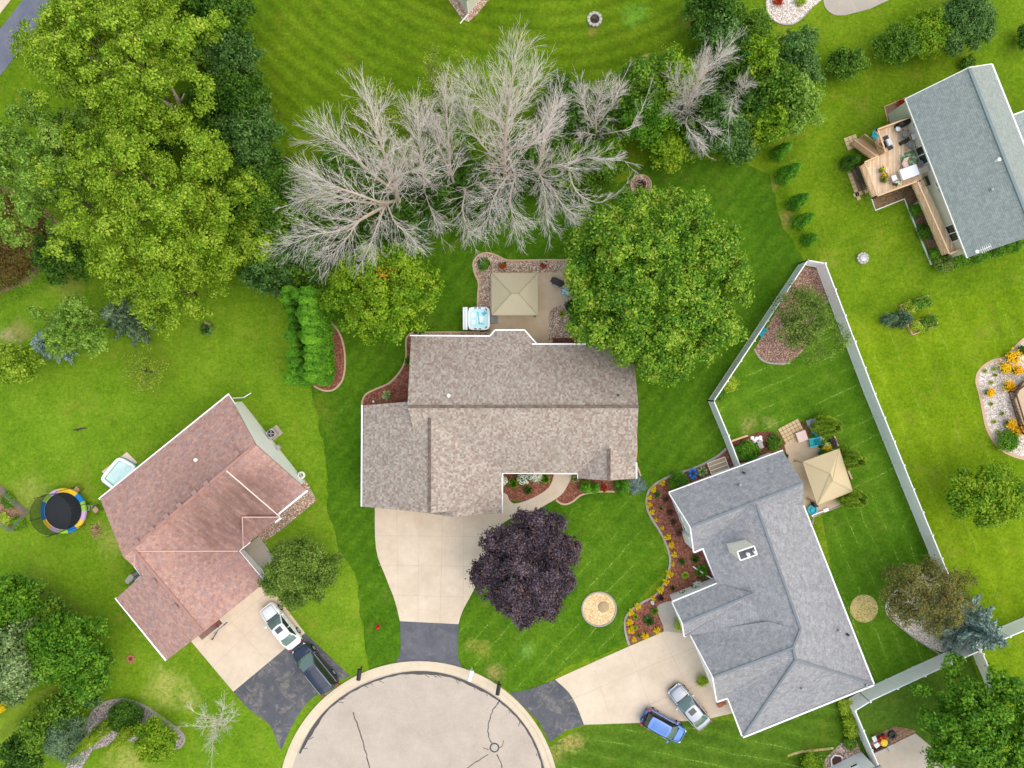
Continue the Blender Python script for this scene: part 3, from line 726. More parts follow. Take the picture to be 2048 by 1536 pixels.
K['g_east'] = lawn('grass_east_yard', (66, 98, 6), (104, 132, 12), (140, 158, 30), ('lin', 22, 2.2), dryamt=0.5, amp=0.06, fleck=0.3)
sheet('east_lawn', jag(px((1640, 560), (1700, 640), (2100, 560), (2160, 700), (2160, 1200), (1940, 1285)), .15), 0.007, K['g_east'])
sheet('far_east_lawn', px((1935, 1286), (2160, 1190), (2160, 1640), (1975, 1420)), 0.011, K['g_east'])
# road at the top left
lane = smooth(px((-60, 215), (0, 150), (50, 85), (100, 20), (130, -25), (170, -90)), n=4)
b = MB(); b.ribbon([p + Vector((-1.05, .75, 0)) for p in lane], 2.7, -.01, .03); tag(b.build('lane', K['lane']), kind='structure')
b = MB(); b.prism(px((-40, 40), (0, 28), (30, -10), (-40, -40)), 0, .06); tag(b.build('pavement', K['conc']), kind='structure')
# cul-de-sac
CC = P(838, 1603); RO = m_of(281.5); RI = m_of(262)
sheet('street', circ(CC, RI, 72), 0.02, K['street'])
b = MB()
for k in range(96):
    a0, a1 = 2 * math.pi * k / 96, 2 * math.pi * (k + 1) / 96
    q = lambda r, a, z: Vector((CC.x + r * math.cos(a), CC.y + r * math.sin(a), z))
    rs = [(RI, .018), (RI + .45, .03), (RI + .58, .10), (RO, .11), (RO, -.02)]
    for (r1, z1), (r2, z2) in zip(rs, rs[1:]):
        b.add([q(r1, a0, z1), q(r2, a0, z2), q(r2, a1, z2), q(r1, a1, z1)], [(0, 1, 2, 3)])
    if k % 3 == 0:
        t = Vector((-math.sin(a0), math.cos(a0), 0)) * .012
        pr = [q(r, a0, z + .004) for r, z in rs[:4]]
        for u, v in zip(pr, pr[1:]): b.add([u - t, v - t, v + t, u + t], [(0, 1, 2, 3)], 1)
tag(b.build('kerb', [K['curb'], K['joint']]), kind='structure')
rg = random.Random(3)
def crack(pts, w0, w1, b, z=.024):
    pts = [Vector(p) for p in pts]; q = []
    for i, p in enumerate(pts):
        q.append(p + Vector((rg.uniform(-.05, .05), rg.uniform(-.05, .05), 0)))
    for i in range(len(q) - 1):
        t = (q[i + 1] - q[i]).normalized(); n = Vector((-t.y, t.x, 0)); wa = rg.uniform(w0, w1) / 2; wb = rg.uniform(w0, w1) / 2
        b.add([(q[i] - n * wa).xy.to_3d() + Vector((0, 0, z)), (q[i + 1] - n * wb).xy.to_3d() + Vector((0, 0, z)), (q[i + 1] + n * wb).xy.to_3d() + Vector((0, 0, z)), (q[i] + n * wa).xy.to_3d() + Vector((0, 0, z))], [(0, 1, 2, 3)])
b = MB()
ang = np.linspace(R(158), R(6), 260); prev = None
for i in range(len(ang) - 1):
    a0, a1 = ang[i], ang[i + 1]
    w_ = lambda a: .17 + .2 * max(0, math.sin(a * 5.0 + 1) * .6 + math.sin(a * 13) * .4) + .05 * math.sin(a * 31) ** 2
    f = lambda a: RI - .03 - .1 * (.5 + .5 * math.sin(a * 7.3))
    r0, r1 = f(a0), f(a1); v0, v1 = w_(a0), w_(a1)
    b.add([q(r0, a0, .024), q(r1, a1, .024), q(r1 - v1, a1, .024), q(r0 - v0, a0, .024)], [(0, 1, 2, 3)])
    if rg.random() < .09:
        a = a0 - rg.uniform(.01, .04); crack([q(r0 - v0, a0, 0), q(r0 - v0 - rg.uniform(.1, .35), a, 0)], .04, .07, b)
crack(smooth(px((706, 1424), (722, 1470), (733, 1510), (741, 1545)), n=6), .08, .13, b)
crack(smooth(px((1000, 1400), (986, 1420), (977, 1450), (978, 1476), (985, 1487)), n=6), .07, .11, b)
crack(smooth(px((977, 1508), (958, 1520), (932, 1538)), n=4), .07, .12, b)
crack(smooth(px((994, 1508), (1002, 1525), (1006, 1545)), n=4), .08, .12, b)
crack(smooth(px((978, 1500), (972, 1497), (966, 1495)), n=3), .05, .07, b); crack(smooth(px((999, 1496), (1006, 1490), (1007, 1480)), n=3), .05, .07, b)
tag(b.build('sealed_cracks', K['tar']), kind='structure')
# driveways and walks
def slabwork(name, pts, z, m, joints=(), edge=None):
    b = MB(); b.prism([(p[0], p[1]) for p in pts], -.05, z)
    for j in joints:
        a, c = P(*j[0]), P(*j[1]); t = (c - a).normalized(); n = Vector((-t.y, t.x, 0)) * .018
        b.add([(a - n) + Vector((0, 0, z + .004)), (c - n) + Vector((0, 0, z + .004)), (c + n) + Vector((0, 0, z + .004)), (a + n) + Vector((0, 0, z + .004))], [(0, 1, 2, 3)], 1)
    return tag(b.build(name, [m, K['joint']]), kind='structure')
slabwork('main_driveway', smooth(px((750, 1000), (752, 1096), (772, 1155), (789, 1199), (800, 1242)), n=4) + smooth(px((917, 1248), (926, 1220), (950, 1175), (985, 1100), (1003, 1045), (1003, 1000)), n=4), .04, K['conc'],
    [((793, 1010), (797, 1225)), ((839, 1010), (836, 1243)), ((886, 1010), (880, 1246)), ((928, 1010), (926, 1215)), ((752, 1071), (995, 1073)), ((757, 1130), (970, 1133)), ((786, 1190), (940, 1194))])
slabwork('main_driveway_apron', smooth(px((800, 1242), (801, 1302), (789, 1326)), n=5) + px((838, 1322), (880, 1326)) + smooth(px((925, 1336), (916, 1312), (917, 1248)), n=5), .03, K['apron'])
walk = smooth(px((1145, 940), (1144, 950), (1136, 969), (1121, 991), (1092, 1009), (1067, 1022), (1027, 1034), (1003, 1048)), n=4) + px((1003, 985)) + smooth(px((1005, 985), (1014, 989), (1019, 1000), (1030, 1007), (1058, 999), (1088, 983), (1103, 966), (1109, 940)), n=4)
slabwork('front_walk', walk, .05, K['conc'], [((1112, 955), (1134, 969)), ((1104, 984), (1114, 1000)), ((1078, 992), (1086, 1011)), ((1051, 1002), (1055, 1024)), ((1028, 1008), (1030, 1030))])
slabwork('left_driveway', px((530, 1160), (610, 1266), (575, 1293), (467, 1383), (372, 1270)), .04, K['conc'], [((460, 1240), (542, 1331)), ((515, 1200), (590, 1285)), ((425, 1335), (500, 1262)), ((500, 1262), (572, 1205)), ((408, 1290), (490, 1222)), ((490, 1222), (545, 1178))])
slabwork('left_driveway_apron', px((467, 1383), (575, 1293), (610, 1266), (700, 1352)) + smooth(px((676, 1362), (620, 1400), (585, 1450), (563, 1500)), n=3) + smooth(px((556, 1490), (540, 1450), (500, 1420), (467, 1383)), n=3), .03, K['apronold'])
slabwork('left_side_walk', px((475, 1105), (518, 1072), (552, 1120), (520, 1165)), .04, K['concg'], [((500, 1112), (535, 1085))])
slabwork('right_driveway', smooth(px((1110, 1359), (1140, 1345), (1250, 1296), (1330, 1262)), n=3) + px((1345, 1240), (1400, 1240), (1500, 1420), (1470, 1425), (1405, 1440), (1290, 1445), (1168, 1449)) + smooth(px((1155, 1415), (1138, 1385), (1110, 1359)), n=3), .04, K['conc'],
    [((1257, 1294), (1300, 1412)), ((1190, 1340), (1225, 1448)), ((1140, 1400), (1270, 1344)), ((1270, 1344), (1400, 1290)), ((1320, 1262), (1370, 1365)), ((1290, 1412), (1420, 1360))])
slabwork('right_driveway_apron', smooth(px((1020, 1385), (1060, 1378), (1110, 1359)), n=3) + smooth(px((1138, 1385), (1155, 1415), (1168, 1449)), n=3) + px((1130, 1462), (1100, 1484), (1076, 1440)), .03, K['apronold'])
ramp_ = smooth(px((1367, 1202), (1345, 1201), (1322, 1207), (1314, 1215), (1318, 1232), (1326, 1252), (1327, 1262)), n=4) + px((1400, 1270))
slabwork('right_entry_walk', ramp_, .05, K['concg'], [((1326, 1255), (1350, 1245))])
slabwork('patio', px((982, 550), (984, 545), (1120, 545)) + smooth(px((1132, 550), (1146, 565), (1149, 585), (1140, 605), (1118, 612), (1104, 618), (1097, 632)), n=4) + px((1097, 700), (980, 700), (980, 630)), .06, K['patio'],
    [((1040, 630), (1040, 670)), ((1098, 548), (1098, 625)), ((1076, 615), (1100, 615))])
slabwork('fenced_patio', px((1568, 890), (1600, 868), (1650, 905), (1700, 1000), (1625, 1035), (1600, 1000)), .05, K['patio'], [((1608, 884), (1640, 960))])
slabwork('top_patio', smooth(px((1645, -10), (1650, 15), (1668, 30), (1690, 31)), n=4) + px((1740, 18), (1800, -10), (1800, -60), (1645, -60)), .05, K['concg'], [((1676, 28), (1682, -10)), ((1710, 26), (1700, -10)), ((1740, 18), (1735, -10))])
slabwork('lower_right_patio', px((1740, 1513), (1800, 1480), (1830, 1466), (1990, 1600), (1800, 1640)), .08, K['concg'], [((1786, 1500), (1800, 1545))])
# planting beds with their edging
def bed(name, pts, mat, z=.035, edge=None, edgew=.16, ez=.09, closed=True, edgepts=None, ename=None, elabel=None):
    b = MB(); b.prism([(p[0], p[1]) for p in pts], -.05, z); tag(b.build(name, mat), kind='structure')
    if edge:
        b = MB(); b.ribbon(edgepts or pts, edgew, -.05, ez, closed=closed); tag(b.build('bed_edging', edge), elabel, 'edging')
hb = smooth(px((643, 620), (664, 646), (680, 668), (689, 700), (690, 735), (684, 762), (668, 779), (648, 781), (628, 772)), n=5)
bed('conifer_bed', hb + px((612, 768), (606, 640), (612, 600)), K['redmulch'], edge=K['tanedge'], closed=False, edgepts=hb, elabel='curved tan concrete edging round the mulch bed of the conifer row')
wb = smooth(px((850, 665), (826, 665), (814, 675), (812, 690), (812, 715), (802, 740), (780, 765), (752, 778), (733, 788), (725, 802), (724, 818)), n=5)
bed('west_mulch_bed', wb + px((850, 820)), K['redmulch'], edge=K['tanedge'], closed=False, edgepts=wb, elabel='curved tan edging along the west wall bed of the tan roofed house')
pb = smooth(px((955, 625), (956, 590), (957, 565), (949, 545), (947, 525), (957, 511), (975, 506), (993, 511), (1013, 520), (1040, 521), (1090, 520), (1150, 521)), n=5)
bed('pebble_bed', pb + px((1165, 560), (1140, 560), (1120, 545), (984, 545), (982, 660), (960, 660)), K['pebble'], edge=K['tanedge'], closed=False, edgepts=pb, elabel='tan edging round the pebble bed north of the patio')
sb = smooth(px((1150, 600), (1146, 628), (1138, 645), (1140, 665), (1152, 680), (1170, 685), (1230, 686), (1265, 690)), n=5)
bed('pebble_bed_south', px((1097, 700), (1097, 632), (1104, 618), (1118, 612), (1150, 600)) + sb[1:] + px((1265, 700)), K['pebble'], edge=K['tanedge'], closed=False, edgepts=sb, elabel='tan edging between the pebble bed and the lawn under the big maple')
b = MB(); b.prism(px((1105, 676), (1150, 676), (1172, 687), (1172, 700), (1105, 700)), -.05, .05); tag(b.build('dark_mulch', K['brownmulch']), kind='structure')
nb_ = px((830, 663), (965, 664), (984, 660), (984, 690), (830, 690))
bed('north_pebble_strip', nb_, K['pebble'], edge=K['tanedge'], closed=False, edgepts=px((828, 665), (960, 664)), elabel='straight tan edging behind the tan roofed house')
fb = smooth(px((1112, 1000), (1122, 1007), (1134, 1008), (1148, 1001), (1160, 991), (1176, 986), (1200, 983), (1236, 983)), n=5)
bed('front_mulch_bed', px((1003, 940), (1250, 940), (1252, 983)) + list(reversed(fb)) + px((1080, 1003), (1003, 1000)), K['redmulch'], edge=K['tanedge'], closed=False, edgepts=fb, elabel='curved tan edging along the front mulch bed of the tan roofed house')
eb = smooth(px((1271, 850), (1273, 900), (1271, 925), (1277, 940), (1281, 952)), n=4)
bed('east_mulch_strip', eb + px((1255, 952), (1255, 850)), K['redmulch'], edge=K['tanedge'], closed=False, edgepts=eb, elabel='tan edging at the east gable of the tan roofed house')
rb_ = smooth(px((1258, 1290), (1251, 1265), (1250, 1240), (1260, 1222), (1282, 1206), (1310, 1190), (1326, 1170), (1336, 1146), (1340, 1118), (1332, 1088), (1318, 1060), (1302, 1035), (1293, 1010), (1296, 985), (1310, 968), (1345, 950), (1390, 935), (1430, 915), (1452, 897)), n=5)
bed('curved_mulch_bed', rb_ + px((1475, 945), (1370, 990), (1410, 1100), (1450, 1180), (1360, 1215), (1330, 1260)), K['redmulch'], edge=K['greyedge'], edgew=.2, closed=False, edgepts=rb_, elabel='grey concrete edging snaking round the red mulch bed of the grey roofed house')
tb = smooth(px((1498, 705), (1503, 690), (1520, 672)), n=2)
gb = px((1604, 532), (1632, 537), (1655, 600), (1640, 612)) + smooth(px((1632, 625), (1625, 640), (1615, 690), (1575, 727), (1545, 728), (1522, 720), (1508, 700)), n=4)
bed('fence_corner_bed', gb, K['pinkrock'], edge=K['greyedge'], closed=False, edgepts=smooth(px((1508, 698), (1522, 719), (1545, 727), (1580, 726)), n=4), elabel='grey edging of the corner bed inside the white fence by the teal chair')
b = MB(); b.ribbon(smooth(px((1653, 604), (1640, 615), (1632, 628), (1626, 648)), n=4), .16, -.05, .1); tag(b.build('bed_edging', K['greyedge']), 'short grey edging by the long white fence near the birch', 'edging')
groundcover('weeds', px((1606, 560), (1632, 570), (1640, 605), (1620, 640), (1590, 620)), .12, 'sparse', 26, .16, seed=8)
ob = smooth(px((1860, 1140), (1790, 1180), (1770, 1220), (1800, 1255), (1850, 1290), (1886, 1305)), n=4)
bed('olive_tree_bed', ob + px((1925, 1288), (1875, 1150)), K['palerock'], edge=K['greyedge'], edgew=.1, closed=False, edgepts=smooth(px((1775, 1225), (1810, 1262), (1850, 1290), (1880, 1308)), n=3), elabel='thin grey edging under the olive brown tree')
b = MB(); b.prism(circ(P(1728, 1217), m_of(28), 28), -.05, .02); tag(b.build('dry_grass_circle', K['straw']), kind='structure')
b = MB(); b.prism(circ(P(1198, 1218), m_of(34), 36), -.05, .04); tag(b.build('chip_bed', K['woodchip']), kind='structure')
b = MB(); b.ribbon(circ(P(1198, 1218), m_of(34), 40), .13, -.05, .1, closed=True); tag(b.build('bed_edging', K['greyedge']), 'round grey edging ring of the wood chip circle in the front lawn', 'edging')
b = MB(); b.lathe(P(1207, 1214, .04), [(.55, 0), (.42, .1), (.2, .16), (.16, .16)], 12); tag(b.build('stump', K['wood'], loc=P(1207, 1214, 0)), 'low mound with a stump in the wood chip circle', 'stump')
gi = smooth(px((175, 1440), (195, 1413), (225, 1400), (258, 1400), (290, 1412), (320, 1432), (345, 1450), (364, 1465), (369, 1480), (360, 1494), (345, 1498)), n=5)
bed('island_bed', gi + px((250, 1480), (185, 1500), (150, 1560), (120, 1560)), K['greyrock'], edge=K['greyedge'], edgew=.18, closed=False, edgepts=gi, elabel='curved grey edging of the pebble island bed at the lower left')
gb2 = px((515, 1075), (552, 1012), (610, 958), (628, 990), (632, 1002)) + px((560, 1062), (530, 1082))
bed('gravel_strip', gb2, K['pebble'])
yb = smooth(px((2060, 668), (2035, 690), (2010, 715), (1985, 722), (1962, 738), (1953, 760), (1960, 790), (1966, 820), (1972, 850), (1985, 878), (2005, 900), (2030, 912), (2060, 920)), n=5)
bed('gold_flower_bed', yb + px((2120, 920), (2120, 668)), K['palerock'], edge=K['tanedge'], edgew=.3, ez=.05, closed=False, edgepts=yb, elabel='tan edging of the pale pebble bed with golden flowers at the right')
tr = smooth(px((1533, -20), (1532, 15), (1540, 35), (1560, 48), (1585, 49), (1605, 36), (1625, 15), (1650, -5)), n=5)
bed('top_pebble_bed', tr, K['palerock'], edge=K['greyedge'], edgew=.08, closed=False, edgepts=tr[:30], elabel='thin edging of the pale pebble bed at the top')
bed('house_gravel', px((885, -30), (897, 0), (925, 40), (937, 44), (955, 28), (978, 0), (1000, -30)), K['pebble'])
bed('lower_right_gravel', px((1640, 1545), (1652, 1515), (1690, 1478), (1712, 1480), (1722, 1506), (1660, 1545)), K['pebble'])
bed('lower_right_planting', px((1738, 1490), (1745, 1472), (1790, 1452), (1830, 1460), (1830, 1468), (1742, 1505)), K['dirt'])
bed('deck_bed', px((1742, 397), (1806, 366), (1826, 372), (1905, 520), (1868, 525), (1812, 400), (1750, 420)), K['dirt'], edge=K['trim'], edgew=.1, ez=.12, closed=False, edgepts=px((1742, 397), (1750, 421), (1808, 398), (1818, 423), (1862, 530)), elabel='pale timber edging of the planting bed south of the cedar deck')
bed('deck_corner_bed', px((1768, 214), (1812, 196), (1775, 245)), K['dirt'], edge=K['cedar'], edgew=.08, ez=.1, closed=False, edgepts=px((1810, 196), (1768, 214), (1775, 243)), elabel='timber edging at the north corner of the blue grey roofed house')
# ---------------------------------------------------------------- buildings
def roofmesh(planes, th=.2):
    b = MB()
    for pl in planes: b.slab([P(*v) for v in pl], th)
    return b
def gutters(parent, segs, mat=None, wd=.13, ht=.13, name='gutter'):
    for s in segs:
        b = MB(); pts = [P(*q) - Vector((0, 0, .04)) for q in s]
        for a, c in zip(pts, pts[1:]): b.beam(a, c, wd, ht)
        b.build(name, mat or K['trim'], parent)
from mathutils.bvhtree import BVHTree
def rooftree(ob):
    l = root_loc(ob); return BVHTree.FromPolygons([Vector(v.co) + l for v in ob.data.vertices], [tuple(p.vertices) for p in ob.data.polygons])
def onto(b, roof, s0, s1, wd, a, c):
    """strip lying on whatever roof surface is below it"""
    t = rooftree(roof); n = 8; pts = []
    for k in range(n + 1):
        f = k / n; q = P(s0[0] + (s1[0] - s0[0]) * f, s0[1] + (s1[1] - s0[1]) * f, 0); o = Vector((0, 0, H)); h_ = t.ray_cast(o, (q - o).normalized())
        pts.append((h_[0] if h_[0] is not None else a.lerp(c, f)) + Vector((0, 0, .05)))
    for p, q in zip(pts, pts[1:]): b.beam(p, q, wd, .06)
def cap(parent, segs, mat, wd=.32, name='ridge_cap'):
    for s in segs:
        b = MB(); a, c = P(*s[0]), P(*s[1]); onto(b, parent, s[0], s[1], wd, a, c); b.build(name, mat, parent)
def vent(parent, x, y, z, kind='box', rz=0.0, r=.09):
    b = MB(); o_ = Vector((0, 0, H)); h_ = rooftree(parent).ray_cast(o_, (P(x, y, 0) - o_).normalized()); c = h_[0] if h_[0] is not None else P(x, y, z)
    if kind == 'box':
        b.box(c + Vector((0, 0, .06)), .34, .34, .3, rz); b.box(c + Vector((0, 0, .24)), .46, .46, .05, rz); m = K['ventred']
    elif kind == 'pipe': b.tube([c - Vector((0, 0, .2)), c + Vector((0, 0, .35))], r, 10); m = K['dark']
    else:
        b.tube([c - Vector((0, 0, .2)), c + Vector((0, 0, .3))], r, 10); b.lathe(c + Vector((0, 0, .3)), [(r * 1.25, 0), (r * 1.25, .06), (r * .4, .12)], 10); m = K['steel'] if r < .12 else K['white']
    return b.build('roof_vent', m, parent)
K['ventred'] = plain('brown_metal_vent', srgb(150, 118, 112), 0.5, 0.4)
K['ventdark'] = plain('grey_metal_vent', srgb(70, 74, 80), 0.5, 0.4)
def pz(z, *pts): return px(*pts, z=z)
def walls(parent, blocks, mat):
    for k, (pts, z) in enumerate(blocks):
        b = MB(); b.prism([(p[0], p[1]) for p in pts], -.1, z); b.build('wall', mat, parent)
def onwall(A, B, x, y):
    """point of the vertical plane over ground line A-B seen at pixel x, y"""
    a, c = P(*A), P(*B); n = Vector((c.y - a.y, a.x - c.x, 0)); o = Vector((0, 0, H)); d_ = P(x, y) - o
    return o + d_ * (n.dot(a - o) / n.dot(d_))
def wallpanel(parent, name, A, B, quad, mat, proud=.05, frame=None):
    pts = [onwall(A, B, *q) for q in quad]; a, c = P(*A), P(*B); n = Vector((c.y - a.y, a.x - c.x, 0)).normalized()
    if n.dot(-a) < 0: n = -n
    b = MB(); lo = [p + n * .01 for p in pts]; hi = [p + n * proud for p in pts]
    b.add(lo + hi, [(4, 5, 6, 7), (3, 2, 1, 0), (0, 1, 5, 4), (1, 2, 6, 5), (2, 3, 7, 6), (3, 0, 4, 7)]); o = b.build(name, mat, parent)
    if frame:
        b = MB()
        for p, q in zip(hi, hi[1:] + hi[:1]): b.beam(p, q, .09, .09)
        b.build('frame', frame, o)
    return o
# ---- tan roofed house in the middle
h = thing('house', 'long house with a tan blended shingle roof and bay, in the centre', 'house', P(1010, 850))
walls(h, [(pz(2.3, (834, 690), (1250, 702), (1255, 925), (834, 925)), 2.3), (pz(2.4, (738, 822), (990, 822), (990, 1001), (738, 1001)), 2.4), (pz(2.41, (828, 1000), (991, 1000), (991, 1012), (828, 1012)), 2.41), (pz(2.5, (1168, 900), (1260, 900), (1260, 945), (1168, 945)), 2.5), (pz(2.29, (990, 683), (999, 673), (1040, 673), (1056, 690), (1020, 720)), 2.29)], K['wall_tan'])
bm = roofmesh([
    [(822, 673, 2.5), (981, 674, 2.5), (1020, 719, 3.63), (1072, 689, 2.6), (1265, 690, 2.9), (1277, 813, 5.9), (815, 813, 5.9)],
    [(981, 674, 2.5), (991, 662, 2.5), (1020, 719, 3.63)], [(991, 662, 2.5), (1048, 662, 2.5), (1020, 719, 3.63)], [(1048, 662, 2.5), (1072, 689, 2.6), (1020, 719, 3.63)],
    [(815, 813, 5.9), (1277, 813, 5.9), (1270, 946, 2.7), (850, 946, 2.7)],
    [(859, 800, 5.4), (859, 1026, 5.4), (725, 1013, 2.7), (727, 811, 2.7)], [(859, 800, 5.4), (1003, 812, 2.7), (1003, 1014, 2.7), (859, 1026, 5.4)],
    [(905, 990, 4.5), (905, 1034, 4.5), (817, 1021, 2.7), (817, 985, 2.7)], [(905, 990, 4.5), (1004, 980, 2.66), (1004, 1026, 2.66), (905, 1034, 4.5)],
    [(1218, 870, 4.2), (1218, 961, 4.2), (1156, 957, 2.75), (1156, 870, 2.75)], [(1218, 870, 4.2), (1271, 870, 2.75), (1272, 957, 2.75), (1218, 961, 4.2)]])
rf = bm.build('roof', K['tan_roof'], h)
gutters(h, [[(820, 671, 2.5), (980, 672, 2.5), (990, 660, 2.5), (1049, 660, 2.5), (1074, 688, 2.55)], [(1064, 688, 2.85), (1266, 688, 2.85)], [(724, 810, 2.65), (723, 1013, 2.65)], [(1005, 946, 2.65), (1004, 1026, 2.6)], [(1005, 946, 2.62), (1156, 947, 2.62)], [(1156, 947, 2.7), (1156, 957, 2.7)], [(1273, 925, 2.7), (1273, 957, 2.7)]], K['white'])
cap(rf, [[(817, 813, 5.9), (1276, 813, 5.9)], [(859, 836, 5.4), (859, 1025, 5.4)], [(1218, 898, 4.2), (1218, 960, 4.2)]], K['cap_tan'], .27)
vent(rf, 898, 791, 5.4, 'cap', r=.13); vent(rf, 1236, 790, 5.3, 'pipe')
# ---- red roofed house on the left
stain_off = tuple(P(400, 1060).xy)
h = thing('house', 'house with a weathered red shingle roof and white gable wall, at the left', 'house', P(400, 1060))
K['red_roof'] = shingle('red_shingles', [(176, 138, 130), (182, 146, 137), (168, 130, 122), (180, 140, 130), (168, 138, 134), (188, 148, 135)], 0.26, 0.3,
    stain=[((450, 1035), 8.0, 0.75), ((520, 985), 4.6, 0.6), ((440, 1060), 3.4, 0.35)])
stain_off = (0, 0)
NEa, NEb = (484, 803), (610, 963)
a1, a2 = P(484, 803), P(610, 963)
dirw = (P(257, 793 + 207) - P(514, 793)).normalized()
wl = 16.0
W1 = [a1, a2, a2 + dirw * 14.5, a1 + dirw * 14.5]
walls(h, [(W1, 2.75)], K['wall_white'])
b = MB(); ap = onwall(NEa, NEb, 511, 889)      # gable triangle under the ridge
t0, t1 = Vector((a1.x, a1.y, 2.7)), Vector((a2.x, a2.y, 2.7)); mid = (t0 + t1) / 2; mid.z = 5.5
back = dirw * .3
b.add([t0, t1, mid, t0 + back, t1 + back, mid + back], [(0, 1, 2), (5, 4, 3), (0, 3, 4, 1), (1, 4, 5, 2), (2, 5, 3, 0)]); b.build('gable', K['wall_white'], h)
walls(h, [(pz(2.6, (300, 1130), (466, 1112), (515, 1165), (336, 1303), (246, 1198), (290, 1158)), 2.6)], K['wall_white'])
bm = roofmesh([
    [(457, 790, 2.9), (511, 889, 5.75), (246, 1113, 5.75), (200, 997, 2.9)],
    [(511, 889, 5.75), (613, 980, 2.9), (556, 1027, 2.9), (477, 1103, 2.9), (360, 1190, 2.9), (268, 1133, 5.0), (246, 1113, 5.75)],
    [(268, 1098, 5.5), (407, 1264, 5.4), (333, 1320, 2.7), (232, 1197, 2.7), (282, 1152, 4.72), (268, 1131, 4.84)],
    [(268, 1098, 5.5), (477, 1103, 2.8), (530, 1165, 2.7), (407, 1264, 5.4)],
    [(485, 1034, 3.95), (561, 1034, 3.02), (487, 1094, 3.02)]])
rf = bm.build('roof', K['red_roof'], h)
cap(rf, [[(511, 889, 5.75), (247, 1112, 5.75)], [(270, 1101, 5.5), (406, 1263, 5.4)]], K['cap_red'], .22)
K['flash2'] = plain('white_step_flashing', srgb(222, 202, 194), .5, .3); K['flash'] = plain('pale_valley_flashing', srgb(200, 164, 152), .5, .3)
cap(rf, [[(275, 1102, 5.45), (476, 1102, 2.98)], [(485, 1034, 3.97), (561, 1034, 3.05)], [(485, 1034, 3.97), (487, 1094, 3.05)], [(271, 1106, 5.3), (270, 1131, 4.75)]], K['flash'], .09, 'valley_flashing')
cap(rf, [[(453, 941, 5.0), (560, 1033, 3.05)]], K['flash2'], .1, 'rake_trim')
gutters(h, [[(458, 788, 2.85), (198, 998, 2.85)], [(615, 981, 2.85), (556, 1029, 2.85)], [(562, 1036, 2.85), (550, 1045, 2.85)], [(231, 1196, 2.65), (332, 1321, 2.65)], [(478, 1103, 2.65), (531, 1165, 2.65)], [(476, 1103, 2.7), (500, 1084, 2.7)], [(283, 1151, 2.6), (270, 1164, 2.6)], [(283, 1151, 2.6), (268, 1131, 2.6)]], K['white'], .16)
gutters(h, [[(459, 791, 2.95), (470, 808, 3.4)]], K['white'], .08, .1, 'rake_trim')
for x, y in ((475, 906), (415, 967), (391, 985), (361, 1010), (335, 1032), (306, 1057), (276, 1083)): vent(rf, x, y, 5.35, 'box', R(38))
for x, y in ((310, 1163), (353, 1213)): vent(rf, x, y, 5.1, 'box', R(38))
vent(rf, 466, 882, 5.3, 'cap', r=.07); vent(rf, 394, 919, 5.0, 'cap', r=.13)
K['brownshingle'] = plain('brown_shingles', srgb(126, 100, 94), .9, .15, .2, 0, 6.0)
b = MB(); b.slab([P(397, 1272, 2.75), P(437, 1240, 2.75), P(444, 1248, 2.5), P(404, 1280, 2.5)], .15); b.build('porch_roof', K['brownshingle'], h)
b = MB(); g0 = P(489, 797, 0); b.tube([g0 + Vector((0, .1, 2.7)), g0 + Vector((0, .1, .2)), P(502, 786, .12)], .05, 6); b.build('downspout', K['white'], h)
# ---- grey roofed house on the right
h = thing('house', 'house with a grey hipped roof and stone chimney inside the white fence', 'house', P(1540, 1200))
A, B_ = (1336, 983), (1374, 1076)
walls(h, [([P(*A), P(1370, 1066), P(1568, 985), P(1537, 905)], 2.75), (pz(2.7, (1376, 1074), (1590, 995), (1600, 1010), (1590, 1018), (1384, 1098)), 2.72), (pz(2.7, (1414, 1098), (1600, 1020), (1738, 1362), (1490, 1462), (1462, 1395), (1440, 1390), (1384, 1270), (1442, 1170)), 2.7), (pz(2.6, (1352, 1206), (1440, 1172), (1460, 1240), (1372, 1268)), 2.6)], K['wall_white'])
b = MB(); t0, t1 = Vector(P(*A)), Vector(P(*B_)); t0.z = t1.z = 2.7; mid = (t0 + t1) / 2; mid.z = 5.0; back = (P(1537, 905) - P(*A)).normalized() * .3
b.add([t0, t1, mid, t0 + back, t1 + back, mid + back], [(0, 2, 1), (5, 3, 4), (0, 1, 4, 3), (1, 2, 5, 4), (2, 0, 3, 5)]); b.build('gable', K['wall_white'], h)
bm = roofmesh([
    [(1340, 985, 2.9), (1565, 902, 2.9), (1606, 965, 5.1), (1381, 1054, 5.1)],
    [(1381, 1054, 5.1), (1606, 965, 5.1), (1607, 1011, 2.9), (1500, 1060, 2.9), (1388, 1103, 2.9)],
    [(1511, 1002, 5.2), (1606, 1010, 2.9), (1746, 1367, 2.9), (1591, 1319, 5.9), (1586, 1295, 5.9), (1601, 1259, 5.3)],
    [(1511, 1002, 5.2), (1601, 1259, 5.3), (1586, 1293, 5.4), (1470, 1262, 2.9), (1407, 1096, 2.9)],
    [(1591, 1319, 5.9), (1746, 1367, 2.9), (1486, 1472, 2.9)],
    [(1591, 1319, 5.9), (1486, 1472, 2.9), (1456, 1396, 2.9)],
    [(1601, 1259, 5.3), (1586, 1295, 5.9), (1426, 1354, 5.6), (1379, 1266, 2.9), (1536, 1243, 4.35)],
    [(1586, 1295, 5.9), (1591, 1319, 5.88), (1456, 1396, 2.9), (1434, 1402, 3.0), (1426, 1354, 5.6)],
    [(1507, 1187, 4.3), (1436, 1167, 2.9), (1345, 1205, 2.9), (1365, 1246, 4.3)],
    [(1507, 1187, 4.3), (1365, 1246, 4.3), (1369, 1272, 3.2)], [(1369, 1273, 3.1), (1537, 1243, 4.05), (1509, 1185, 3.9)]])
rf = bm.build('roof', K['grey_roof'], h)
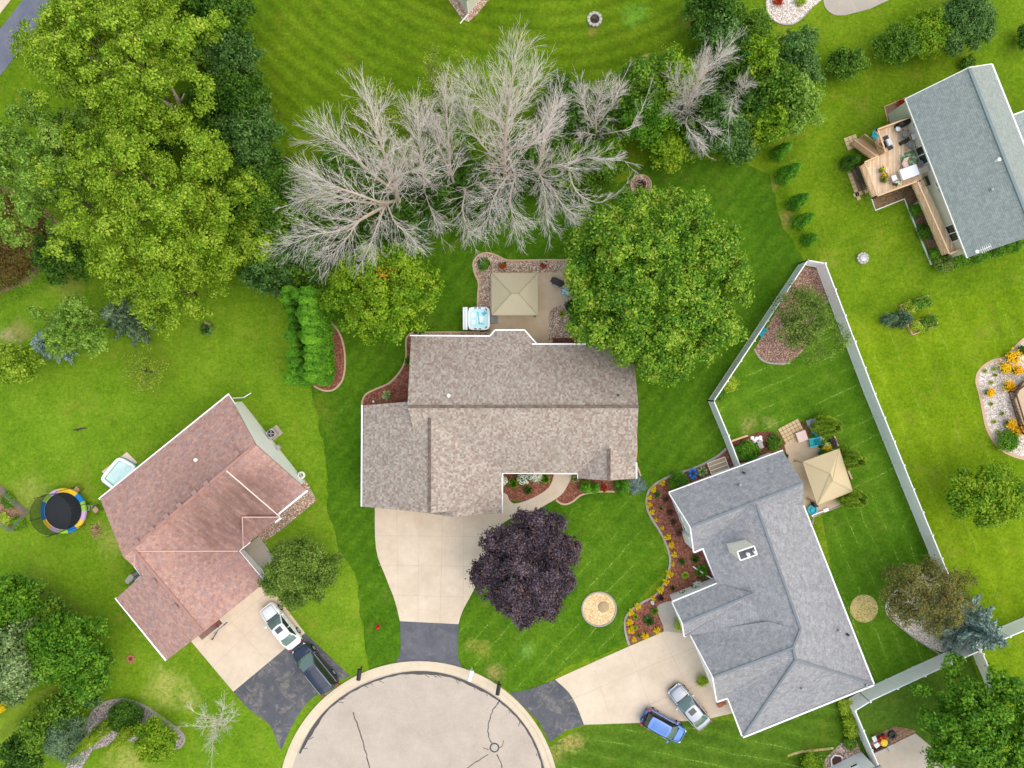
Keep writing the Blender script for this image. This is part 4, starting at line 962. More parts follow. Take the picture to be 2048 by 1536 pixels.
cap(rf, [[(1383, 1053, 5.1), (1605, 966, 5.1)], [(1513, 1010, 6.0), (1601, 1258, 6.0)], [(1601, 1259, 6.0), (1586, 1295, 6.5)], [(1586, 1295, 6.5), (1428, 1353, 6.2)], [(1507, 1187, 4.62), (1366, 1246, 4.42)], [(1591, 1319, 6.5), (1745, 1367, 2.92)], [(1591, 1319, 6.5), (1487, 1471, 2.92)], [(1586, 1295, 6.5), (1591, 1319, 6.5)]], K['cap_grey'], .2)
gutters(h, [[(1338, 985, 2.85), (1566, 901, 2.85)], [(1607, 1011, 2.85), (1748, 1368, 2.85)], [(1748, 1370, 2.85), (1486, 1475, 2.85)], [(1484, 1472, 2.85), (1455, 1395, 2.85)], [(1405, 1096, 2.85), (1436, 1168, 2.85)], [(1436, 1166, 2.85), (1345, 1203, 2.85)], [(1388, 1105, 2.8), (1407, 1097, 2.8)], [(1434, 1404, 2.8), (1456, 1396, 2.8)], [(1369, 1273, 2.8), (1379, 1268, 2.8)]], K['white'], .14)
gutters(h, [[(1338, 986, 2.9), (1380, 1054, 5.12), (1387, 1104, 2.9)], [(1378, 1266, 2.9), (1425, 1354, 5.62), (1433, 1403, 3.0)], [(1344, 1205, 2.9), (1364, 1246, 4.32), (1368, 1273, 3.1)]], K['white'], .1, .16, 'rake_trim')
gw0, gw1 = (1372, 1266), (1432, 1405)
b = MB(); t0, t1 = P(1366, 1248), P(1416, 1372); t0.z = t1.z = 2.65; mid = (t0 + t1) / 2; mid.z = 5.35; back = (P(1586, 1295) - P(1426, 1354)).normalized() * .3
b.add([t0, t1, mid, t0 + back, t1 + back, mid + back], [(0, 2, 1), (5, 3, 4), (0, 1, 4, 3), (1, 2, 5, 4), (2, 0, 3, 5)]); b.build('gable', K['wall_white'], h)
for qd in ([(1351.5, 1014), (1355.5, 1024), (1358, 1023), (1354, 1013)], [(1359, 1034), (1363, 1044), (1366, 1043), (1362, 1033)], [(1366, 1052), (1370, 1062), (1373.5, 1061), (1369, 1051)]): wallpanel(h, 'window', A, B_, qd, K['glass'], frame=K['trim'])
N0, N1 = (1336, 983), (1560, 897)
for qd in ([(1485, 931), (1495, 927), (1495, 929), (1485, 933)], [(1498, 926), (1510, 921), (1510, 923.5), (1498, 928.5)], [(1514, 920), (1532, 913), (1532, 916), (1514, 923)]): wallpanel(h, 'window', N0, N1, qd, K['glass'], frame=K['trim'])
b = MB(); cb = P(1491, 1105, 5.6); ax = math.atan2(0.37, 0.93)
K['chimstone'] = stones('chimney_stone', [(234, 226, 212), (214, 204, 190), (244, 238, 228), (200, 190, 178)], 6.0)
bs = P(1494, 1106, 6.7) - Vector((.35, -.25, 0)); rz_ = R(19)
b.box(Vector((bs.x + .35, bs.y - .25, 5.2)), 1.55, .8, 3.0, rz_); ch = b.build('chimney', plain('pale_chimney_stone', srgb(240, 232, 220), .9, .15, .2, 0, 7.0), rf)
ct = Vector((bs.x + .35, bs.y - .25, 6.7)); b = MB(); b.box(ct + Vector((0, 0, .03)), 1.42, .68, .08, rz_); b.build('chimney_cap', K['ventdark'], ch)
for k, (dx, r_) in enumerate(((-.05, .16), (.5, .11))):
    b = MB(); c = ct + Vector((dx, dx * .34, .07)); b.tube([c, c + Vector((0, 0, .35))], r_ * .7, 10); b.lathe(c + Vector((0, 0, .35)), [(r_, 0), (r_, .1), (r_ * .4, .18)], 10); b.build('flue', K['white'], ch)
b = MB(); fr0 = [ct + Matrix.Rotation(rz_, 3, 'Z') @ Vector((sx * .76, sy * .39, .02)) for sx, sy in ((-1, -1), (1, -1), (1, 1), (-1, 1))]
for p, q_ in zip(fr0, fr0[1:] + fr0[:1]): b.beam(p, q_, .1, .12)
b.build('coping', K['white'], ch)
for x, y, z, k in ((1487, 945, 4.1, 'pipe'), (1478, 969, 4.6, 'cap'), (1676, 1260, 4.2, 'cap'), (1694, 1268, 4.0, 'pipe'), (1602, 1376, 4.9, 'cap'), (1730, 1370, 3.3, 'cap')): vent(rf, x, y, z, k, r=.1)
b = MB(); b.tube([P(1625, 1032, 2.7), P(1626, 1030, .3), P(1655, 1019, .15)], .06, 6); b.box(P(1652, 1020, .12), .5, .3, .08, R(20)); b.build('downspout', K['white'], h)
b = MB(); b.tube([P(1434, 1166, 2.7), P(1424, 1158, .35), P(1386, 1133, .12)], .07, 6); b.build('downspout', K['white'], h)
b = MB(); b.tube([P(1744, 1366, 2.7), P(1733, 1346, .3), P(1735, 1332, .12)], .06, 6); b.build('downspout', K['white'], h)
# ---- blue grey roofed house with the cedar deck, upper right
h = thing('house', 'house with a blue grey shingle roof beside the cedar deck', 'house', P(1960, 330))
DA, DB = (1774, 230), (1889, 519)
da, db = P(*DA), P(*DB); e_ = Vector((.93, .37, 0))
walls(h, [([da, db, db + e_ * 7.3, da + e_ * 7.3], 3.95)], K['wall_beige'])
for pa in (da, db):
    b = MB(); t0 = pa + Vector((0, 0, 3.9)); t1 = pa + e_ * 7.3 + Vector((0, 0, 3.9)); mid = t0 + e_ * 3.45 + Vector((0, 0, 2.75)); back = (db - da).normalized() * (.25 if pa == da else -.25)
    b.add([t0, t1, mid, t0 + back, t1 + back, mid + back], [(0, 2, 1), (5, 3, 4), (0, 1, 4, 3), (1, 2, 5, 4), (2, 0, 3, 5)]); b.build('gable', K['wall_beige'], h)
bm = roofmesh([[(1812, 198, 4.1), (1938, 136, 7.1), (2069, 470, 7.1), (1936, 515, 4.1)], [(1938, 136, 7.1), (1983, 129, 4.1), (2109, 446, 4.1), (2069, 470, 7.1)],
               [(2025, 232, 3.6), (2110, 200, 3.6), (2150, 330, 2.6), (2062, 365, 2.6)]])
rf = bm.build('roof', K['green_roof'], h)
cap(rf, [[(1938, 137, 7.1), (2068, 469, 7.1)]], K['cap_green'], .26)
gutters(h, [[(1811, 197, 4.05), (1935, 516, 4.05)], [(1984, 128, 4.05), (2111, 446, 4.05)], [(2024, 231, 3.55), (2110, 199, 3.55)]], K['trim'], .14)
gutters(h, [[(1812, 197, 4.1), (1938, 135, 7.12), (1983, 128, 4.1)]], K['trim'], .08, .14, 'rake_trim')
vent(rf, 1993, 321, 5.2, 'cap', r=.125); vent(rf, 1980, 380, 4.6, 'cap', r=.11)
o = wallpanel(h, 'patio_door', DA, DB, [(1829, 298), (1846, 290), (1859, 324), (1841, 332)], K['glass'], frame=K['trim'])
b = MB(); m0, m1 = onwall(DA, DB, 1835, 315), onwall(DA, DB, 1852, 307); b.beam(m0 + Vector((-.07, .03, 0)), m1 + Vector((-.07, .03, 0)), .1, .08); b.build('mullion', K['trim'], o)
o = wallpanel(h, 'patio_door', DA, DB, [(1891, 453), (1908, 447), (1920, 478), (1904, 485)], K['glass'], frame=K['trim'])
b = MB(); m0, m1 = onwall(DA, DB, 1897, 470), onwall(DA, DB, 1914, 464); b.beam(m0 + Vector((-.07, .03, 0)), m1 + Vector((-.07, .03, 0)), .1, .08); b.build('mullion', K['trim'], o)
for qd in ([(1826, 246), (1829, 244), (1833, 255), (1830, 257)], [(1871, 364), (1874, 362), (1879, 373), (1876, 375)], [(1877, 378), (1880, 376), (1885, 387), (1882, 389)]): wallpanel(h, 'window', DA, DB, qd, K['glass'], frame=K['trim'])
b = MB(); c = P(1951, 503, 4.6); b.tube([c, c + Vector((0, 0, 1.1))], .03, 6); b.tube([c + Vector((0, 0, 1.1)), c + Vector((.5, .25, 1.3))], .03, 6)
for k in range(6): b.tube([c + Vector((.5 - .16 * k, .25 - .08 * k, 1.25)) + Vector((-.12, .25, 0)), c + Vector((.5 - .16 * k, .25 - .08 * k, 1.25)) + Vector((.12, -.25, 0))], .015, 5)
b.lathe(c + Vector((-.2, -.1, .5)), [(.16, .05), (.1, .02), (.05, 0)], 12); b.build('roof_aerial', K['white'], rf)
# ---- corner of the house at the top edge
h = thing('house', 'pale house corner with a pebble border at the top edge', 'house', P(937, -60))
T0 = P(937, 29); da_ = (P(895, -30) - T0).normalized(); db_ = (P(985, -30) - T0).normalized()
walls(h, [([T0, T0 + da_ * 9, T0 + da_ * 9 + db_ * 9, T0 + db_ * 9], 2.9)], K['wall_beige'])
b = MB(); up = Vector((0, 0, 2.95)); o2 = -(da_ + db_).normalized() * .3
b.slab([T0 + o2 + up, T0 + da_ * 9.3 + o2 + up, T0 + da_ * 4.5 + db_ * 4.5 + up + Vector((0, 0, 2.4))], .18); b.slab([T0 + o2 + up, T0 + db_ * 9.3 + o2 + up, T0 + da_ * 4.5 + db_ * 4.5 + up + Vector((0, 0, 2.4))], .18); b.build('roof', K['grey_roof'], h)
b = MB(); b.box(T0 + Vector((0, -.02, 1.45)), .12, .12, 2.8); b.tube([T0 + Vector((0, -.1, 2.8)), T0 + Vector((0, -.1, .3)), P(920, 47, .1)], .06, 6); b.build('downspout', K['white'], h)
# ---- corner of the house at the bottom edge
h = thing('house', 'white walled house corner with a basement window well at the bottom edge', 'house', P(1720, 1580))
q0 = P(1722, 1503); q1 = P(1640, 1543); du = (q1 - q0).normalized(); dv = Vector((-du.y, du.x, 0)); dv = dv if dv.y < 0 else -dv
walls(h, [([q0, q0 + du * 9, q0 + du * 9 + dv * 9, q0 + dv * 9], 3.0)], K['wall_white'])
b = MB(); up = Vector((0, 0, 3.05)); b.slab([q0 - du * .4 - dv * .15 + up, q0 + du * 9 - dv * .15 + up, q0 + du * 9 + dv * 5 + up + Vector((0, 0, 2.5)), q0 - du * .4 + dv * 5 + up + Vector((0, 0, 2.5))], .2); b.build('roof', K['grey_roof'], h)
wallpanel(h, 'window', (1722, 1503), (1640, 1543), [(1700, 1533), (1714, 1527), (1716, 1532), (1702, 1538)], K['glass'], frame=K['trim'])
# ---- white vinyl fence
def fence(name, label, pts, posts_every=2.4, h_=2.0, group='white vinyl privacy fence runs'):
    P0 = [P(*p) for p in pts]; root = thing(name, label, 'fence', P0[0], group)
    b = MB(); pp = []
    for a, c in zip(P0, P0[1:]):
        L = (c - a).length; n = max(1, round(L / posts_every)); t = (c - a).normalized()
        b.beam(a + Vector((0, 0, h_ / 2)), c + Vector((0, 0, h_ / 2)), .05, h_ - .06)
        for z in (.15, h_ - .07): b.beam(a + Vector((0, 0, z)), c + Vector((0, 0, z)), .09, .14)
        for k in range(n + 1): pp.append(a.lerp(c, k / n))
    b.build('panels', K['vinyl'], root)
    done = []
    for p in pp:
        if any((p - q).length < .3 for q in done): continue
        done.append(p); b = MB(); b.box(p + Vector((0, 0, h_ / 2 + .03)), .13, .13, h_ + .06); b.box(p + Vector((0, 0, h_ + .08)), .17, .17, .05); b.lathe(p + Vector((0, 0, h_ + .1)), [(.1, 0), (.01, .08)], 4); b.build('post', K['white'], root)
fence('privacy_fence', 'short white vinyl fence from the grey roofed house to the fence corner', [(1470, 936), (1444, 868), (1416, 801)])
fence('privacy_fence', 'white vinyl fence slanting past the big maple to the narrow top corner', [(1416, 801), (1598, 528)])
fence('privacy_fence', 'long white vinyl fence from the narrow top corner down to the blue spruce', [(1598, 528), (1632, 534), (1728, 787), (1803, 972), (1931, 1285)])
fence('privacy_fence', 'white vinyl fence from the grey hipped roof corner to the blue spruce', [(1719, 1383), (1825, 1334), (1931, 1286)])
fence('privacy_fence', 'white vinyl fence running from the blue spruce to the right edge', [(1932, 1285), (1990, 1258), (2048, 1234), (2130, 1200)])
fence('privacy_fence', 'white vinyl fence stub south of the blue spruce behind the round tree', [(1938, 1292), (1968, 1362), (1984, 1410)])
fence('privacy_fence', 'white vinyl fence going down to the white walled house at the bottom edge', [(1719, 1384), (1690, 1402), (1722, 1478), (1752, 1545)])
# ---------------------------------------------------------------- vehicles
def paint(name, c, metal=0.3, rough=0.25):
    g = G(name, rough, 0.6); g.b.inputs['Metallic'].default_value = metal; g.b.inputs['Coat Weight'].default_value = 0.6; g.b.inputs['Coat Roughness'].default_value = 0.08
    return g.col(g.scale(srgb(*c)[:3], g.math('ADD', .92, g.math('MULTIPLY', g.noise(1.0, 3), .16))))
K['carglass'] = glassy('car_glass', (92, 112, 106), 0.06, 0.9)
K['carglasst'] = glassy('tinted_car_glass', (30, 34, 40), 0.06, 0.9)
K['lamp'] = glassy('headlamp_glass', (206, 210, 214), 0.15, 0.8)
K['tail'] = glassy('tail_lamp_glass', (150, 16, 22), 0.2, 0.6)
K['tyre'] = plain('tyre_rubber', srgb(30, 30, 32), .85, .2)
K['rim'] = plain('alloy_rim', srgb(178, 180, 184), .35, .5, .05, .5)
def car(name, label, cat, c, head, spec, body, group='cars parked on the driveways'):
    """spec: L W Ht, stations [(x, halfw, top, bottom)], cabin (x_wind_base, x_roof_front, x_roof_rear, x_rear_base, belt, half_base, half_roof)"""
    root = thing(name, label, cat, c, group, head)
    st, cab, Ht = spec['st'], spec['cab'], spec['H']
    root.location = (0, 0, 0); root.rotation_euler = (0, 0, 0)
    b = MB(); n = 14
    for (x, wd, zt, zb) in st:
        hp = [(0, zb), (wd * .8, zb), (wd * .97, zb + .14), (wd, zb + (zt - zb) * .5), (wd * .985, zt - .16), (wd * .93, zt - .045), (wd * .78, zt), (0, zt + .035)]
        b.v += [(x, y, z) for y, z in hp] + [(x, -y, z) for y, z in hp[-2:0:-1]]
    for i in range(len(st) - 1):
        for k in range(n):
            a, d_ = i * n + k, i * n + (k + 1) % n
            b.f.append((a, d_, d_ + n, a + n)); b.mi.append(0)
    b.f.append(tuple(range(n))); b.mi.append(0); e = (len(st) - 1) * n; b.f.append(tuple(e + k for k in reversed(range(n)))); b.mi.append(0)
    b.build('body', body, root, smooth=True)
    xw, xf, xr, xb, belt, hb_, hr = cab
    def grid(f, nu=6, nv=3):
        g = MB()
        for j in range(nv + 1):
            for i in range(nu + 1): g.v.append(tuple(f(i / nu * 2 - 1, j / nv)))
        for j in range(nv):
            for i in range(nu):
                a = j * (nu + 1) + i; g.f.append((a, a + 1, a + nu + 2, a + nu + 1)); g.mi.append(0)
        return g
    zr = Ht; bw, br = spec.get('bulge', .22), .16
    wind = lambda u, t: (xw + bw * (1 - u * u) * (1 - t) + (xf - xw) * t + .10 * (1 - u * u) * t, u * (hb_ + (hr - hb_) * t), belt + (zr - belt) * (t ** .85) - .05 * t * u * u)
    rear = lambda u, t: (xb - br * (1 - u * u) * (1 - t) + (xr - xb) * t - .08 * (1 - u * u) * t, u * (hb_ * spec.get('rw', .94) + (hr - hb_ * spec.get('rw', .94)) * t), belt + .02 + (zr - belt - .02) * (t ** .8) - .05 * t * u * u)
    roof = lambda u, t: (xf + .10 * (1 - u * u) * (1 - t) + (xr - xf) * t - .08 * (1 - u * u) * t, u * hr * (1 + .05 * math.sin(t * math.pi)), zr + .035 * math.sin(t * math.pi) - .05 * u * u)
    grid(wind).build('windshield', K['carglass'], root, smooth=True); grid(rear).build('rear_window', K[spec.get('rg', 'carglass')], root, smooth=True)
    ro = grid(roof, 8, 6); ro.build('roof', body, root, smooth=True)
    for s in (1, -1):
        g = MB(); N = 8
        for i in range(N + 1):
            t = i / N; xl = xw + (xb - xw) * t; xu = xf + (xr - xf) * t
            g.v += [(xl, s * (hb_ * (1 if t < .9 else spec.get('rw', .94) + (1 - spec.get('rw', .94)) * (1 - t) * 10)), belt), (xl * .5 + xu * .5, s * (hb_ + hr) / 2 * 1.015, (belt + zr) / 2), (xu, s * hr * (1 + .05 * math.sin(t * math.pi)), zr - .05)]
        for i in range(N):
            for k in (0, 1):
                a = i * 3 + k; g.f.append((a, a + 3, a + 4, a + 1)); g.mi.append(0)
        g.build('side_window', K[spec.get('sg', 'carglasst')], root, smooth=True)
        g = MB(); 
        g.beam(wind(s * 1.0, 0), wind(s * 1.0, 1), .09, .06); g.beam(rear(s * 1.0, 0), rear(s * 1.0, 1), .13, .06)
        g.tube([roof(s * 1.0, k / 6) for k in range(7)], .045, 6); xm = (xw + xb) / 2 - .1; g.beam((xm, s * hb_, belt), (xm * .6 + (xf + xr) * .2, s * hr, zr - .05), .09, .04)
        g.build('pillars', body if not spec.get('dp') else K['black'], root)
        g = MB(); g.box((xw - .18, s * (spec['W'] / 2 + .09), belt + .05), .14, .22, .13, 0); g.build('mirror', body, root)
        g = MB(); fx, fw, fz, _ = st[-2]; g.box((fx - .12, s * fw * .86, fz - .07), .34, .22, .15, -s * .45); g.build('headlight', K['lamp'], root)
        g = MB(); fx, fw, fz, _ = st[1]; g.box((fx + .02, s * fw * .93, fz - spec.get('td', .1)), .22, .18, spec.get('th', .16), s * .3); g.build('taillight', K['tail'], root)
        for x in (spec['ax'], -spec['ax'] + spec.get('axo', 0)):
            y = s * (spec['W'] / 2 - .1); r = spec.get('wr', .33)
            g = MB(); g.tube([(x, y - .1, r), (x, y + .1, r)], r, 18); wh = g.build('wheel', K['tyre'], root)
            g = MB(); g.tube([(x, y - .105, r), (x, y + .105, r)], r * .64, 12); g.build('rim', K['rim'], wh)
        if spec.get('rails'):
            g = MB(); g.tube([(xf - .3, s * hr * .95, zr + .05), (xf - .7, s * hr * .97, zr + .1), (xr + .4, s * hr * .97, zr + .1), (xr + .1, s * hr * .95, zr + .05)], .025, 6); g.build('roof_rail', K['steel'], root)
        g = MB(); g.beam((xw - .1, s * spec['W'] * .478, belt - .03), (xb + .2, s * spec['W'] * .472, belt - .01), .03, .03); g.build('window_trim', K['steel'], root)
    if spec.get('sun'):
        x0, x1 = spec['sun']; g = MB(); g.box(((x0 + x1) / 2, 0, zr + .028), abs(x1 - x0), hr * 1.1, .02); g.build('sunroof', K['carglasst'], root)
    g = MB(); fx, fw, fz, fb = st[-1]; g.box((fx, 0, (fz + fb) / 2 + .02), .06, fw * 1.3, .2); g.build('grille', K['black'], root)
    g = MB()
    top = lambda x: next((p[2] + (q_[2] - p[2]) * (x - p[0]) / (q_[0] - p[0]) for p, q_ in zip(st, st[1:]) if p[0] <= x <= q_[0]), .9)
    for s in (1, -1):
        xs = [xw + .1 + (st[-2][0] - .12 - xw - .1) * k / 5 for k in range(6)]
        g.tube([(x, s * (spec['W'] * .36 - .09 * k / 5), top(x) + .012) for k, x in enumerate(xs)], .016, 4)
    xe = st[-2][0] - .1; g.tube([(xe + .05 * (1 - (k / 3 - 1) ** 2), spec['W'] * .31 * (k / 3 - 1), top(xe) + .02) for k in range(7)], .016, 4)
    xt = max(xb - .06, st[0][0] + .25); g.tube([(xt, spec['W'] * .36 * (k / 3 - 1), top(xt) + .02) for k in range(7)], .014, 4)
    if cat == 'minivan' or spec.get('dp'):
        for k in range(-2, 3): g.beam((xf - .15, hr * .28 * k, zr + .034 - .05 * (.28 * k) ** 2), (xr + .25, hr * .28 * k, zr + .034 - .05 * (.28 * k) ** 2), .02, .015)
    for x in (xw - .55, (xw + xb) / 2 - .1, xb + .45):
        for s in (1, -1): g.beam((x, s * spec['W'] * .497, .35), (x, s * spec['W'] * .47, belt - .06), .014, .014)
    g.build('panel_gaps', K['black'], root)
    g = MB(); g.box((xw + bw * .5 + .06, 0, belt + .012), .1, hb_ * 1.7, .03); g.build('wiper_cowl', K['black'], root)
    root.location = c; root.rotation_euler = (0, 0, head)
    return root
def heading(x0, y0, x1, y1): return math.atan2(-(y1 - y0), x1 - x0)
sed = dict(L=4.7, W=1.82, H=1.45, st=[(-2.36, .62, .74, .36), (-2.27, .8, .9, .3), (-1.95, .87, .98, .24), (-1.2, .9, .99, .2), (0, .91, .98, .2), (.9, .91, .97, .2), (1.5, .9, .9, .2), (2.0, .84, .8, .24), (2.25, .72, .68, .3), (2.36, .52, .58, .34)],
    cab=(.95, .2, -1.0, -1.72, .96, .8, .6), ax=1.38)
S1 = dict(sed, sun=(.1, -.4)); 
car('car', 'white sedan with a sunroof, its nose under the tree by the red roofed house', 'car', P(566, 1247), heading(591, 1284, 535, 1213), S1, paint('white_car_paint', (226, 227, 228), 0.0, .3))
car('car', 'silver grey sedan with a sunroof beside the blue hatchback', 'car', P(1375, 1407), heading(1408, 1449, 1342, 1370), dict(S1), paint('silver_car_paint', (158, 162, 170), .5, .25))
van = dict(L=5.1, W=1.98, H=1.74, st=[(-2.55, .74, .86, .36), (-2.47, .9, 1.06, .3), (-2.1, .97, 1.1, .24), (-1, .99, 1.09, .22), (.3, .99, 1.08, .22), (1.1, .98, 1.06, .22), (1.7, .95, .98, .24), (2.2, .88, .86, .28), (2.45, .76, .72, .32), (2.55, .56, .6, .36)],
    cab=(1.4, .45, -2.15, -2.42, 1.06, .88, .68), ax=1.5, rails=True, rw=.97, rg='carglasst', td=.02, th=.3, wr=.35)
car('minivan', 'dark navy minivan with silver roof rails on the worn asphalt apron', 'minivan', P(634, 1330), heading(663, 1369, 601, 1293), van, paint('navy_car_paint', (44, 52, 70), .35, .18))
hat = dict(L=4.3, W=1.8, H=1.6, st=[(-2.15, .66, .84, .36), (-2.06, .82, 1.0, .3), (-1.7, .88, 1.03, .24), (-.8, .9, 1.03, .22), (.3, .9, 1.02, .22), (.9, .89, 1.0, .22), (1.4, .86, .93, .24), (1.8, .8, .84, .27), (2.05, .68, .72, .3), (2.15, .5, .6, .34)],
    cab=(1.05, .35, -1.6, -1.98, 1.0, .79, .6), ax=1.28, rw=.96, rg='carglasst', td=0.0, th=.34, rails=False, dp=True)
car('hatchback', 'bright blue hatchback parked half on the lawn beside the silver sedan', 'car', P(1324, 1445), heading(1282, 1424, 1363, 1469), hat, paint('blue_car_paint', (72, 118, 190), .35, .2))
# ---------------------------------------------------------------- yard things
def gazebo(name, label, corners, ze, ridge, zr, mat, post, sag=.15):
    c = sum((P(x, y, ze) for x, y in corners), Vector()) / 4; root = thing(name, label, 'gazebo', (c.x, c.y, 0))
    C4 = [P(x, y, ze) for x, y in corners]; r0, r1 = P(*ridge[0], zr), P(*ridge[1], zr); b = MB()
    b.slab([C4[0], C4[1], r1, r0], .06); b.slab([C4[1], C4[2], r1], .06); b.slab([C4[2], C4[3], r0, r1], .06); b.slab([C4[3], C4[0], r0], .06)
    for p, q in zip(C4, C4[1:] + C4[:1]): b.beam(p - Vector((0, 0, .06)), q - Vector((0, 0, .06)), .05, .18)
    rf = b.build('canopy', mat, root)
    b = MB(); K_ = K['steel']
    for p, q in ((C4[0], r0), (C4[3], r0), (C4[1], r1), (C4[2], r1), (r0, r1)): b.beam(p + Vector((0, 0, .02)), q + Vector((0, 0, .02)), .06, .03)
    b.build('ribs', post, rf)
    for p in C4:
        q = p.lerp(Vector((c.x, c.y, 0)), .07); b = MB(); b.box((q.x, q.y, ze / 2), .12, .12, ze); b.box((q.x, q.y, .08), .26, .26, .06); b.build('post', post, root)
    return root
K['ribmetal'] = plain('tan_metal_ribs', srgb(152, 138, 108), .6)
gazebo('gazebo', 'square tan hipped gazebo roof on the patio beside the hot tub', [(984, 547), (1075, 547), (1075, 630), (984, 630)], 2.4, [(1023, 587), (1037, 587)], 3.3, K['canvas_tan'], K['ribmetal'])
K['beigerib'] = plain('beige_ribs', srgb(182, 160, 122), .7)
gazebo('gazebo', 'beige canvas gazebo behind the grey roofed house by the dark arborvitae', [(1606, 924), (1678, 898), (1705, 982), (1635, 1010)], 2.3, [(1661, 948), (1665, 962)], 3.2, K['canvas_beige'], K['beigerib'])
# hot tub
t = thing('hot_tub', 'open white hot tub with turquoise water beside the tan gazebo', 'hot tub', P(955, 636)); c = Vector(t.location)
sx, sy = m_of(44, .9), m_of(46, .9); q = P(958, 637, .9)
b = MB(); b.box((q.x, q.y, .4), sx * .96, sy * .96, .78); b.build('cabinet', K['grey'], t)
K['acryl'] = plain('white_acrylic', srgb(228, 234, 236), .25, .5, .04); K['water'] = glassy('pale_pool_water', (176, 226, 232), .05, .6); K['watdeep'] = glassy('deep_pool_water', (70, 178, 196), .05, .6)
b = MB(); o_, i_ = [], []
for k in range(32):
    a = 2 * math.pi * k / 32; e = 5.0
    f = lambda r: (math.copysign(abs(math.cos(a)) ** (2 / e), math.cos(a)) * r, math.copysign(abs(math.sin(a)) ** (2 / e), math.sin(a)) * r)
    o_.append(f(sx / 2)); i_.append(f(sx / 2 - .2))
n = 32
b.v = [(q.x + x, q.y + y * sy / sx, z) for pts, z in ((o_, .84), (o_, .93), (i_, .95), (i_, .55)) for x, y in pts]
for r in range(3):
    for k in range(n): b.f.append((r * n + k, r * n + (k + 1) % n, (r + 1) * n + (k + 1) % n, (r + 1) * n + k)); b.mi.append(0)
b.f.append(tuple(3 * n + k for k in range(n))); b.mi.append(0); sh = b.build('shell', K['acryl'], t, smooth=False)
b = MB(); b.ngon([(q.x + x * .995, q.y + y * sy / sx * .995, .82) for x, y in i_]); b.build('water', K['water'], t)
b = MB()
for (dx, dy, w_, h_) in ((-.55, .35, .4, .5), (-.5, -.35, .42, .5), (.1, -.05, .62, .62), (.55, .5, .4, .4)): b.lathe((q.x + dx, q.y + dy, .823), [(w_ / 2, 0), (w_ / 2 * .8, .004)], 12, ry=h_ / w_)
b.build('footwell', K['acryl'], t); b = MB(); b.box((q.x + .5, q.y + .48, .826), .42, .34, .006, R(40)); b.box((q.x - .05, q.y + .1, .826), .1, 1.1, .006, R(8)); b.box((q.x + .2, q.y - .5, .826), .5, .1, .006); b.build('seat', K['watdeep'], t)
for (x, y, rz) in ((-.35, .93, 0), (.05, .93, 0), (.72, .8, -.8), (-.35, -.93, 0), (.1, -.93, 0), (.72, -.8, .8)):
    b = MB(); b.box((q.x + x * .93, q.y + y * sy / 2.05, .96), .24, .09, .05, rz); b.build('headrest', K['dark'], t)
b = MB(); b.box((P(933, 636, .8).x, q.y, .95), .22, sy * .98, .14, 0); b.box((P(930, 636, .8).x - .1, q.y, .9), .18, sy * .98, .16, 0); b.build('folded_cover', K['acryl'], t)
b = MB(); b.box((P(933, 636).x + .13, q.y, .5), .06, sy * 1.02, .9); b.build('cover_lifter', K['dark'], t)
t = thing('tub_step', 'small grey two tread step beside the hot tub', 'step', P(988, 640)); c = Vector(t.location)
b = MB(); b.box((c.x - .15, c.y, .2), .36, .72, .4); b.build('upper_tread', K['grey'], t); b = MB(); b.box((c.x + .2, c.y, .1), .36, .72, .2); b.build('lower_tread', K['grey'], t)
# grill under a cover, fire globe
t = thing('grill', 'black covered barbecue grill on the tan patio', 'grill', P(1115, 568)); t.location = (0, 0, 0)
b = MB(); b.box((0, 0, .82), .95, .62, .3); b.box((0, 0, 1.0), .86, .5, .1); b.build('lid', K['black'], t); b = MB(); b.box((0, 0, .35), .8, .52, .65); b.build('cabinet', K['dark'], t)
for s in (-1, 1): b = MB(); b.box((s * .56, 0, .86), .22, .5, .04); b.build('side_shelf', K['dark'], t)
b = MB(); b.beam((-.3, -.36, .9), (.3, -.36, .9), .03, .03); b.build('handle', K['steel'], t); t.location = P(1114, 567); t.rotation_euler = (0, 0, R(-25))
t = thing('fire_globe', 'round pale blue mosaic table on the tan patio beside the grill', 'fire table', P(1130, 585)); c = Vector(t.location)
K['mosaic'] = stones('pale_blue_mosaic', [(196, 214, 220), (160, 190, 202), (214, 224, 226), (132, 164, 180)], 9.0)
b = MB(); b.lathe(c, [(.3, 0), (.22, .1), (.14, .35), (.2, .62)], 14); b.build('pedestal', K['stone'], t); b = MB(); b.lathe(c + Vector((0, 0, .62)), [(.2, 0), (.44, .05), (.46, .1), (.3, .2), (.05, .24)], 20); b.build('top', K['mosaic'], t, smooth=True)
def pot(name, label, x, y, r, h, mat, leaf, fl=None, group=None, cat='flower pot'):
    c = P(x, y); t = thing(name, label, cat, c, group); b = MB(); b.lathe(c, [(r * .65, 0), (r * .95, h * .8), (r * 1.05, h * .82), (r * 1.05, h), (r * .88, h), (r * .85, h * .9)], 14); b.build('pot', mat, t)
    seedn[0] += 1; rng = np.random.default_rng(seedn[0]); C, N = clumps(rng, [(c.x, c.y, h + r * .35, r * 1.1, r * 1.1, r * .8)], .16, 14, cov=1.4)
    leafmesh('foliage', K[leaf], t, C, N, .12, .6, rng)
    if fl:
        C, N = clumps(rng, [(c.x + fl[1], c.y + fl[2], h + r * .6, r * .95, r * .8, r * .7)], .14, 12, cov=1.2, fill=0); leafmesh('flowers', K[fl[0]], t, C, N, .11, .8, rng)
        if len(fl) > 3:
            C, N = clumps(rng, [(c.x - fl[1], c.y - fl[2], h + r * .5, r * .7, r * .6, r * .6)], .12, 10, cov=1.0, fill=0); leafmesh('flowers', K[fl[3]], t, C, N, .1, .8, rng)
    return t
